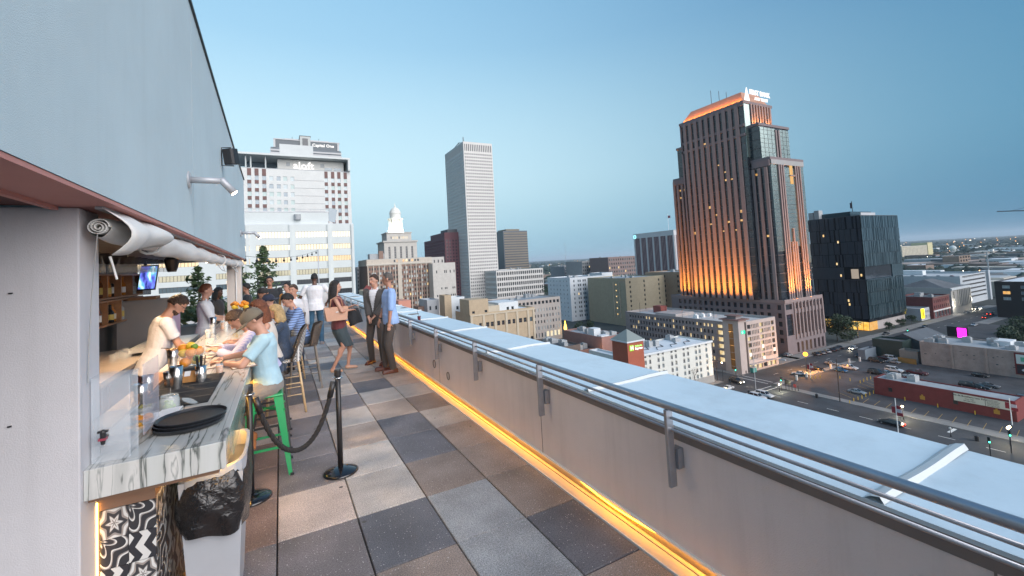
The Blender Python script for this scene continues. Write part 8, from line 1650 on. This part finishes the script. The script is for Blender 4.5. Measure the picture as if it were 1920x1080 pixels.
    # face
    for s in (-1, 1):
        ec = H+hX*(s*0.031*hs)+hY*0.084*hs+hZ*0.018*hs; MB().ell(ec, 0.0115*hs, 0.008, 0.0052, 8, 6, RHM).build('eye', EYEW, t, local=True, smooth=True); MB().ell(ec+hY*0.0058, 0.0052, 0.0042, 0.0046, 8, 6, RHM).build('iris', EYED, t, local=True, smooth=True)
        MB().cap(ec+hX*(-s*0.013)+hZ*0.0165+hY*0.006, ec+hX*(s*0.016)+hZ*0.014+hY*0.001, 0.0042, 0.003, 6).build('eyebrow', BROW, t, local=True, smooth=True)
    MB().cap(H-hX*0.02*hs+hY*0.089*hs-hZ*0.056*hs, H+hX*0.02*hs+hY*0.089*hs-hZ*0.056*hs, 0.0055, 0.0055, 7).build('mouth', LIP, t, local=True, smooth=True)
    # clothes
    def sleeve(mb, arm, f, g0, g1):
        a, e, w_ = arm; tot = (e-a).length+(w_-e).length; L1 = (e-a).length/tot
        mb.ell(a, 0.062*k*fe+g0*0.6, 0.062*k*fe+g0*0.6, 0.062*k*fe+g0*0.6, 10, 8)
        if f <= L1: q = a.lerp(e, f/L1); mb.tube([a, q], [0.055*k*fe+g0, 0.047*k*fe+g1], 12)
        else: q = e.lerp(w_, (f-L1)/(1-L1)); mb.tube([a, e], [0.054*k*fe+g0, 0.043*k*fe+g1], 12); mb.ell(e, 0.043*k*fe+g1, 0.043*k*fe+g1, 0.043*k*fe+g1, 10, 8); mb.tube([e, q], [0.043*k*fe+g1, 0.033*k*fe+g1], 12)
    kind, m_ = top
    if kind:
        slv = {'tee': 0.40, 'polo': 0.42, 'rolled': 0.62, 'shirt': 0.95, 'jacket': 0.97, 'tank': 0, 'short': 0.36}[kind]; s_ = MB(); g = 0.024 if kind == 'jacket' else 0.015
        prof_lo = -0.10 if sit is None else 0.0; torso(s_, g, -0.2, 1.0)
        if sit is None: loft(s_, [(sp(-0.20 if kind != 'jacket' else -0.34), 0.182*k*wide+g, 0.130*k*wide+g, X, Y), (sp(-0.05), 0.182*k*wide+g, 0.128*k*wide+g, X, Y), (sp(0.15), 0.165*k*wide+g, 0.12*k*wide+g, X, Y)])
        if slv:
            for a in arms: sleeve(s_, a, slv, 0.010 if kind != 'jacket' else 0.018, 0.013 if kind != 'jacket' else 0.017)
        fn = None
        if kind == 'jacket':
            Rt = R.transposed(); fn = lambda c: (lambda q: q.y > 0.03 and abs(q.x) < 0.005+0.085*max(0.0, (q.z-0.10)/0.42) and q.z > 0.08)(Rt @ (c-P))
        remesh(s_, 'jacket' if kind == 'jacket' else 'shirt', m_, t, vx, 3, fn)
        if kind == 'jacket': s2 = MB(); torso(s2, 0.012, -0.2, 1.0); remesh(s2, 'shirt', extra['shirt'], t, vx, 3)
        if kind in ('shirt', 'rolled', 'polo', 'jacket'):
            cm = extra['shirt'] if kind == 'jacket' else m_; c = MB()
            for s in (-1, 1): c.poly([N+Y*0.062*k+Z*0.0, N+X*(s*0.052*k)+Y*0.072*k-Z*0.062, N+X*(s*0.075*k)+Y*0.018-Z*0.02, N+X*(s*0.062*k)+Y*0.02+Z*0.035])
            o = c.build('collar', cm, t, local=True); q = o.modifiers.new('t', 'SOLIDIFY'); q.thickness = 0.006
    kind, m_ = bottom
    if kind:
        s_ = MB()
        if kind == 'skirt':
            zk = hz-0.50*k; mid = (legs[0][1]+legs[1][1])/2; loft(s_, [(sp(0.16), 0.158*k, 0.115*k, X, Y), (sp(0.0), 0.180*k, 0.135*k, X, Y), (P-V((0, 0, 0.12))+(mid-P)*0.1, 0.192*k, 0.145*k, V((1, 0, 0)), V((0, 1, 0))), (V((mid.x, mid.y-0.01, zk+0.04)), 0.165*k, 0.135*k, V((1, 0, 0)), V((0, 1, 0)))])
        else:
            loft(s_, [(sp(0.14), 0.162*k*wide+0.01, 0.116*k+0.01, X, Y), (sp(0.0), 0.168*k*wide+0.012, 0.122*k+0.012, X, Y), (sp(-0.12), 0.15*k*wide+0.012, 0.11*k+0.012, X, Y)])
            for (a, kn, an) in legs:
                s_.ell(a, 0.098*k, 0.098*k, 0.098*k, 12, 8); s_.tube([a, kn], [0.096*k, 0.073*k], 14); s_.ell(kn, 0.0735*k, 0.0735*k, 0.0735*k, 12, 8)
                if kind == 'trousers': d = (an-kn).normalized(); s_.tube([kn, kn.lerp(an, 0.5), an+d*0.02], [0.073*k, 0.064*k, 0.058*k], 14)
                else: s_.tube([kn, kn.lerp(an, 0.10)], [0.074*k, 0.076*k], 14)
        remesh(s_, 'skirt' if kind == 'skirt' else ('shorts' if kind == 'shorts' else 'trousers'), m_, t, vx, 4)
    if shoes:
        for (an, fd) in fts:
            sd_ = fd.cross(V((0, 0, 1))); s_ = MB(); base = an.z-0.085
            if shoes[0] == 'heels':
                s_.cap(V((an.x, an.y, an.z-0.055))-fd*0.025, V((an.x, an.y, base+0.02))+fd*0.15*k, 0.034, 0.026, 10); s_.tube([V((an.x, an.y, an.z-0.06))-fd*0.04, V((an.x, an.y, base))-fd*0.045], [0.016, 0.007], 8)
            else:
                s_.cap(V((an.x, an.y, base+0.045))-fd*0.045, V((an.x, an.y, base+0.038))+fd*0.165*k, 0.043, 0.036, 12); s_.tube([V((an.x, an.y, base+0.03)), V((an.x, an.y, base+0.10))], [0.046, 0.043], 12); s_.obox(V((an.x, an.y, base+0.014))+fd*0.062, fd*0.14, sd_*0.043, V((0, 0, 0.014)))
            remesh(s_, 'shoe', shoes[1], t, 0.008, 2)
    # hair
    hk, hm = hair
    if hk:
        s_ = MB(); n, mm = 26, 16; lift = {'cropped': 0.003, 'short': 0.009, 'long': 0.013, 'bob': 0.016}[hk]; idx = {}; rn = random.Random(int(x*100+y*10))
        ln = {'cropped': (0.62, -0.30), 'short': (0.60, -0.40), 'long': (0.58, -0.62), 'bob': (0.52, -0.7)}[hk]
        for j in range(mm+1):
            th = PI*j/mm
            for q in range(n):
                ph = 2*PI*q/n; d = V((math.sin(th)*math.cos(ph), math.sin(th)*math.sin(ph), math.cos(th))); l2 = lift*(1+0.5*max(0, d.z))+0.008*mnoise.noise(d*4.0+V((x, y, 0))); s_.v.append(tuple(H+hZ*0.018*hs+RHM @ V((d.x*(0.076*hs+l2), d.y*(0.096*hs+l2), d.z*(0.102*hs+l2)))))
        for j in range(mm):
            for q in range(n):
                th, ph = PI*(j+0.5)/mm, 2*PI*(q+0.5)/n; dz, dy = math.cos(th), math.sin(th)*math.sin(ph); fr = max(0, dy); lim = ln[1]+(ln[0]-ln[1])*min(1, max(0, (dy+0.15)/0.75))
                if dz > lim: s_.f.append((j*n+q, (j+1)*n+q, (j+1)*n+(q+1) % n, j*n+(q+1) % n)); s_.m.append(0)
        o = s_.build('hair', hm, t, smooth=True, local=True); q = o.modifiers.new('t', 'SOLIDIFY'); q.thickness = 0.012; q.offset = -0.7
        if hk in ('long', 'bob'):
            s_ = MB(); L = 0.40 if hk == 'long' else 0.16; dn = (V((0, 0, -1))*0.8-Z*0.35).normalized()
            for q in range(15):
                a = PI+PI*(q/14)*1.15-PI*0.075; o_ = H+hX*(0.078*hs*math.cos(a))+hY*(0.075*hs*math.sin(a)-0.015)+hZ*0.02; e1 = o_+dn*0.14+hX*0.012*math.cos(a)-hY*0.02; e2 = o_+dn*(L*rn.uniform(0.85, 1.1))+hX*(0.03*math.cos(a)+rn.uniform(-0.02, 0.02))-Y*0.045; s_.tube([o_, e1, e2], [0.030, 0.034 if hk == 'long' else 0.04, 0.012 if hk == 'long' else 0.026], 8)
            remesh(s_, 'hair_fall', hm, t, 0.010, 2)
    ex = extra or {}
    if 'beard' in ex: MB().ell(H+hY*0.027*hs-hZ*0.070*hs, 0.0555*hs, 0.0650*hs, 0.050*hs, 12, 8, RHM).build('beard', ex['beard'], t, local=True, smooth=True)
    if 'cap' in ex:
        s_ = MB(); n, mm = 24, 8
        for j in range(mm+1):
            th = 0.5*PI*1.12*j/mm
            for q in range(n): ph = 2*PI*q/n; s_.v.append(tuple(H+hZ*0.026*hs+RHM @ V((math.sin(th)*math.cos(ph)*0.094*hs, math.sin(th)*math.sin(ph)*0.112*hs, math.cos(th)*0.108*hs))))
        for j in range(mm):
            for q in range(n): s_.f.append((j*n+q, (j+1)*n+q, (j+1)*n+(q+1) % n, j*n+(q+1) % n)); s_.m.append(0)
        o = s_.build('cap', ex['cap'], t, smooth=True, local=True); q = o.modifiers.new('t', 'SOLIDIFY'); q.thickness = 0.006
        s_ = MB(); f0 = 1 if not ex.get('cap_back') else -1
        for q in range(8):
            a0, a1 = PI*(0.14+0.72*q/8), PI*(0.14+0.72*(q+1)/8); rr = lambda a, r, dz: H+hX*(0.094*hs*math.cos(a)*(1+r*0.05))+hY*(f0*(0.108*hs*math.sin(a)+r*0.085*math.sin(a)))+hZ*(0.026-0.016-r*dz)
            s_.quad(rr(a0, 0, 0), rr(a1, 0, 0), rr(a1, 1, 0.022), rr(a0, 1, 0.022))
        o = s_.build('peak', ex['cap'], t, smooth=True, local=True); q = o.modifiers.new('t', 'SOLIDIFY'); q.thickness = 0.007
    if 'glasses' in ex:
        s_ = MB()
        for s in (-1, 1):
            c = H+hX*(s*0.033*hs)+hY*0.102*hs+hZ*0.016*hs; s_.tube([c+hX*(0.024*math.cos(a))+hZ*(0.019*math.sin(a)) for a in [2*PI*q/12 for q in range(12)]], 0.0028, 5, closed=True); s_.tube([c+hX*(s*0.024), H+hX*(s*0.083*hs)+hY*0.0+hZ*0.016*hs], 0.0025, 4)
        s_.tube([H-hX*0.010+hY*0.104*hs+hZ*0.02*hs, H+hX*0.010+hY*0.104*hs+hZ*0.02*hs], 0.0025, 4); s_.build('glasses', BLACK, t, local=True)
    if 'watch' in ex: a, e, w_ = arms[ex['watch']]; d = (w_-e).normalized(); q = w_-d*0.02; MB().tube([q-d*0.012, q+d*0.012], 0.032*k, 12).build('watch', BLACK, t, local=True)
    if 'belt' in ex: s_ = MB(); loft(s_, [(sp(0.09), 0.178*k*wide, 0.132*k, X, Y), (sp(0.14), 0.178*k*wide, 0.132*k, X, Y)]); s_.build('belt', BLACK, t, local=True)
    return t
S_BLUE = fabric('sky blue tee', (0.36, 0.54, 0.62)); S_LIL = fabric('lilac shirt', (0.56, 0.52, 0.66)); S_WHT = fabric('white cotton', (0.68, 0.68, 0.70)); S_OXF = fabric('blue oxford', (0.27, 0.40, 0.66)); S_JKT = fabric('charcoal suit', (0.060, 0.055, 0.052), bump=0.4); S_TRO = fabric('suit brown grey', (0.075, 0.062, 0.055), bump=0.5); S_BLK = fabric('black cotton', (0.022, 0.024, 0.028)); S_JEAN = fabric('blue denim', (0.035, 0.10, 0.17), var=0.3, scale=9); S_DEN = fabric('dark denim', (0.025, 0.045, 0.085), var=0.2); S_KHK = fabric('grey khaki', (0.22, 0.20, 0.18)); S_CRM = fabric('cream linen', (0.58, 0.52, 0.46)); S_SKT = fabric('slate skirt', (0.045, 0.065, 0.075), bump=0.3); S_BRG = fabric('burgundy top', (0.14, 0.035, 0.04)); S_NVY = fabric('navy knit', (0.03, 0.05, 0.09), var=0.4, scale=60)
SH_BRN = mat('brown leather', (0.10, 0.030, 0.018), 0.35); SH_TAN = mat('nude leather', (0.52, 0.30, 0.20), 0.35); SH_BLK = mat('black leather', (0.02, 0.016, 0.014), 0.35); SH_GRY = mat('grey trainer', (0.20, 0.20, 0.22), 0.6)
def stripes(name, c1, c2, freq, duty=0.25, axis=2):
    m = bpy.data.materials.new('cloth '+name); m.use_nodes = True; nt = m.node_tree; b = nt.nodes['Principled BSDF']; b.inputs['Roughness'].default_value = 0.85; tc = nt.nodes.new('ShaderNodeTexCoord'); sx = nt.nodes.new('ShaderNodeSeparateXYZ'); nt.links.new(tc.outputs['Object'], sx.inputs[0]); mu = nt.nodes.new('ShaderNodeMath'); mu.operation = 'MULTIPLY'; mu.inputs[1].default_value = freq; nt.links.new(sx.outputs[axis], mu.inputs[0]); fr = nt.nodes.new('ShaderNodeMath'); fr.operation = 'FRACT'; nt.links.new(mu.outputs[0], fr.inputs[0]); lt = nt.nodes.new('ShaderNodeMath'); lt.operation = 'LESS_THAN'; lt.inputs[1].default_value = duty; nt.links.new(fr.outputs[0], lt.inputs[0]); nt.links.new(_mix(nt, c1, c2, lt.outputs[0]), b.inputs['Base Color']); return m
S_STR = stripes('blue stripes', (0.22, 0.33, 0.58), (0.03, 0.04, 0.10), 26, 0.26); S_LST = stripes('lilac stripes', (0.58, 0.55, 0.68), (0.38, 0.38, 0.62), 70, 0.4, 0)
L90 = PI/2
# seated at the counter (facing -X, the bar)
sf = [(-0.11, 0.34, 0.38), (0.11, 0.34, 0.38)]
person('seated man in khaki cap and sky blue tee writing at the bar', -0.120, 4.99, L90, 1.67, sit=0.835, lean=0.08, top=('tee', S_BLUE), bottom=('trousers', S_KHK), shoes=('shoe', mat('tan suede', (0.36, 0.13, 0.04), 0.7)), hair=('short', HBRN), head=(0.50, 0.0), hands=[(-0.10, 0.37, 1.115), (0.16, 0.38, 1.12)], elbow=[(-1, -0.2, -0.6), (1, -0.2, -0.6)], feet=[(-0.12, 0.20, 0.37), (0.12, 0.20, 0.37)], extra={'cap': fabric('khaki cap', (0.17, 0.14, 0.10), var=0.05, bump=0.2), 'watch': 0})
person('seated man in lilac shirt bending over his phone at the bar', -0.120, 5.68, L90, 1.70, sit=0.835, lean=0.36, top=('shirt', S_LST), bottom=('trousers', S_DEN), shoes=('shoe', SH_BRN), hair=('short', HBRN), head=(0.45, 0.0), hands=[(-0.12, 0.47, 1.13), (0.12, 0.50, 1.13)], elbow=[(-1, 0, -0.8), (1, 0, -0.8)], feet=sf)
person('woman in sleeveless cream top seated at the bar', -0.11, 6.34, L90+0.15, 1.64, sit=0.845, lean=0.16, top=('tank', S_CRM), bottom=('trousers', S_DEN), shoes=('shoe', SH_BLK), hair=('long', HRED), hands=[(-0.12, 0.40, 1.12), (0.14, 0.40, 1.12)], feet=sf, female=True, head=(0.1, 0.2))
person('woman in dark blue top seated in the rattan chair', 0.04, 7.04, L90, 1.46, sit=0.80, lean=0.12, top=('tee', S_NVY), bottom=('trousers', S_DEN), shoes=('shoe', SH_BLK), hair=('bob', HBLO), hands=[(-0.12, 0.40, 1.10), (0.14, 0.40, 1.10)], feet=sf, female=True, head=(0.15, 0.1))
person('person in blue striped shirt leaning in the dark wicker chair', 0.30, 8.22, L90+0.25, 1.72, sit=0.82, lean=0.22, top=('rolled', S_STR), bottom=('trousers', S_DEN), shoes=('shoe', SH_BLK), hair=('short', HBLK), hands=[(-0.12, 0.46, 1.10), (0.14, 0.42, 1.10)], feet=sf, head=(0.35, 0.2))
person('man in navy cap seated beyond the striped shirt', -0.08, 8.85, L90, 1.66, sit=0.80, lean=0.1, top=('tee', S_WHT), bottom=('trousers', S_DEN), shoes=('shoe', SH_BLK), hair=('short', HBLK), hands=[(-0.12, 0.42, 1.12), (0.14, 0.42, 1.12)], feet=sf, head=(0.2, 0), extra={'cap': fabric('navy cap', (0.02, 0.025, 0.05)), 'cap_back': True}, fine=False)
person('man in white shirt at the bar looking towards the camera', 0.24, 9.75, PI-0.35, 1.66, top=('shirt', S_WHT), bottom=('trousers', S_DEN), shoes=('shoe', SH_BLK), hair=('short', HBRN), head=(0.05, -0.2))
person('man in dark shirt bowed over the far bar', -0.12, 9.65, L90+0.2, 1.68, lean=0.15, top=('shirt', S_BLK), bottom=('trousers', S_DEN), shoes=('shoe', SH_BLK), hair=('short', HBLK), head=(0.5, 0.0), hands=[(-0.1, 0.45, 1.12), (0.15, 0.45, 1.12)], skin=SKIN2, fine=False)
person('man in black tee and glasses standing behind the bar guests', -0.24, 12.9, PI-0.15, 1.84, top=('tee', S_BLK), bottom=('trousers', S_DEN), shoes=('shoe', SH_BLK), hair=('short', HBLK), skin=SKIN2, extra={'glasses': 1}, wide=1.08)
person('person in orange shirt and glasses half hidden behind the white shirt', 0.16, 11.9, PI-0.8, 1.68, top=('shirt', fabric('orange print', (0.55, 0.22, 0.04))), bottom=('trousers', S_DEN), shoes=('shoe', SH_BLK), hair=('short', HBLK), fine=False, extra={'glasses': 1})
person('man in white tee and jeans walking away along the terrace', 0.80, 12.75, -0.12, 1.86, top=('tee', S_WHT), bottom=('trousers', S_JEAN), shoes=('shoe', SH_GRY), hair=('cropped', HBLK), skin=SKIN3, hands=[(-0.34, 0.16, 1.02), (0.30, 0.20, 1.10)], elbow=[(-1, -0.7, 0.1), (1, -0.6, 0.1)], feet=[(-0.12, -0.05, 0.085), (0.13, 0.05, 0.085)], wide=1.06)
# group at the parapet
wz = -L90-0.12
w_ = person('woman in burgundy top and slate skirt leaning on the rail', 0.96, 8.93, wz, 1.70, lean=-0.10, top=('tank', S_BRG), bottom=('skirt', S_SKT), shoes=('heels', SH_TAN), hair=('long', HBLK), female=True, head=(0.05, 0.1), hands=[(-0.12, 0.24, 1.21), (0.10, 0.22, 1.16)], elbow=[(-0.6, -0.5, -0.6), (0.8, -0.2, -0.5)], feet=[(-0.08, 0.14, 0.12), (0.10, -0.12, 0.12)], extra={'footdir': [(0.0, 1, 0), (0.2, 1, 0)]})
bg_ = thing('handbag', 'tan leather tote bag hanging from the woman\'s shoulder', 'bag', (0.90, 8.70, 1.0), None, 0.1); bg_.scale = (0.88, 0.9, 0.92); LTH = mat('tan leather', (0.44, 0.23, 0.14), 0.4, var=0.08, scale=5, bump=0.2, bscale=60)
m = MB(); q0 = [(-0.20, -0.065), (0.20, -0.065), (0.20, 0.065), (-0.20, 0.065)]; q1 = [(-0.245, -0.03), (0.235, -0.03), (0.235, 0.03), (-0.245, 0.03)]
for k in range(4): m.quad((*q0[k], 0), (*q0[(k+1) % 4], 0), (*q1[(k+1) % 4], 0.27), (*q1[k], 0.27))
m.poly([(*p, 0) for p in q0]); m.poly([(*p, 0.255) for p in q1]); bevel(m.build('bag_body', LTH, bg_, local=True), 0.012, 2)
for y_ in (-0.034, 0.034): MB().tube([(-0.13, y_, 0.25), (-0.10, y_*0.7, 0.42), (0.0, y_*0.5, 0.47), (0.10, y_*0.7, 0.42), (0.13, y_, 0.25)], 0.007, 6).build('strap', LTH, bg_, local=True, smooth=True)
MB().box(-0.025, -0.056, 0.16, 0.025, -0.050, 0.175).build('emblem', CHROME, bg_, local=True)
bf = thing('folded_jacket', 'dark folded jacket hanging from the woman\'s arm', 'jacket', (1.18, 8.86, 0.88)); m = MB()
for i in range(7):
    for j in range(7): u, v = i/6, j/6; m.v.append((-0.10+0.22*u+0.07*v, 0.03*math.sin(u*9+v*2), 0.30-0.34*v+0.07*u*v))
for i in range(6):
    for j in range(6): a = i*7+j; m.f.append((a, a+1, a+8, a+7)); m.m.append(0)
o = m.build('cloth', S_BLK, bf, smooth=True, local=True); q = o.modifiers.new('t', 'SOLIDIFY'); q.thickness = 0.03
person('man in charcoal suit jacket and open white collar by the parapet', 1.70, 9.18, PI*0.80, 1.77, top=('jacket', S_JKT), bottom=('trousers', S_TRO), shoes=('shoe', SH_BRN), hair=('short', HBRN), hands=[(-0.07, 0.22, 0.98), (0.06, 0.22, 0.97)], elbow=[(-1, -0.5, -0.3), (1, -0.5, -0.3)], head=(0.02, -0.35), feet=[(-0.14, 0.04, 0.085), (0.15, -0.05, 0.085)], extra={'shirt': S_WHT, 'handdir': [(0.7, 0.3, -0.6), (-0.7, 0.3, -0.6)]})
person('man in untucked pale blue shirt with rolled sleeves by the parapet', 1.80, 8.33, L90-0.10, 1.80, top=('rolled', S_OXF), bottom=('trousers', S_TRO), shoes=('shoe', SH_BRN), hair=('cropped', HGRY), skin=SKIN2, hands=[(-0.26, 0.06, 0.86), (0.10, 0.20, 0.92)], head=(0.04, -0.35), feet=[(-0.14, 0.0, 0.085), (0.14, 0.10, 0.085)], extra={'watch': 1})
# bar staff and far guests
person('bartender with glasses in pale shirt bending over the bar', -1.30, 6.35, -L90+0.30, 1.76, lean=0.22, top=('short', fabric('pale chambray', (0.60, 0.60, 0.66))), bottom=('trousers', S_DEN), shoes=('shoe', SH_BLK), hair=('short', HBRN), head=(0.55, 0.0), hands=[(-0.20, 0.42, 1.00), (0.16, 0.34, 0.93)], extra={'glasses': 1, 'beard': mat('beard brown', (0.05, 0.025, 0.015), 0.8, bump=0.8, bscale=80)})
person('bartender in white shirt standing sideways at the far bar', -1.20, 9.45, -L90+0.1, 1.78, top=('rolled', S_WHT), bottom=('trousers', S_DEN), shoes=('shoe', SH_BLK), hair=('short', HRED), hands=[(-0.08, 0.34, 1.18), (0.10, 0.34, 1.15)], head=(0.05, 0))
person('woman in black top standing behind the far bar', -1.30, 12.0, -L90-0.5, 1.66, top=('tee', S_BLK), bottom=('trousers', S_DEN), shoes=('shoe', SH_BLK), hair=('long', HBLK), skin=SKIN3, female=True, head=(0.2, 0.2), fine=False)
person('guest in dark jacket hidden behind the far column', -0.75, 13.0, L90, 1.70, top=('shirt', S_BLK), bottom=('trousers', S_DEN), shoes=('shoe', SH_BLK), hair=('short', HBLK), fine=False, skin=SKIN2)
# ------------------------------------------------------------------ evening haze over the flats
hm = bpy.data.materials.new('evening haze'); hm.use_nodes = True; nt = hm.node_tree; nt.nodes.clear()
pv = nt.nodes.new('ShaderNodeVolumePrincipled'); pv.inputs['Color'].default_value = (0.72, 0.84, 0.94, 1); pv.inputs['Density'].default_value = 0.000065; pv.inputs['Anisotropy'].default_value = 0.0
ou = nt.nodes.new('ShaderNodeOutputMaterial'); nt.links.new(pv.outputs[0], ou.inputs['Volume'])
hb = MB().box(-25100, -6100, GZ-3, 30100, 42100, 165).build('haze', hm); hb['kind'] = 'stuff'
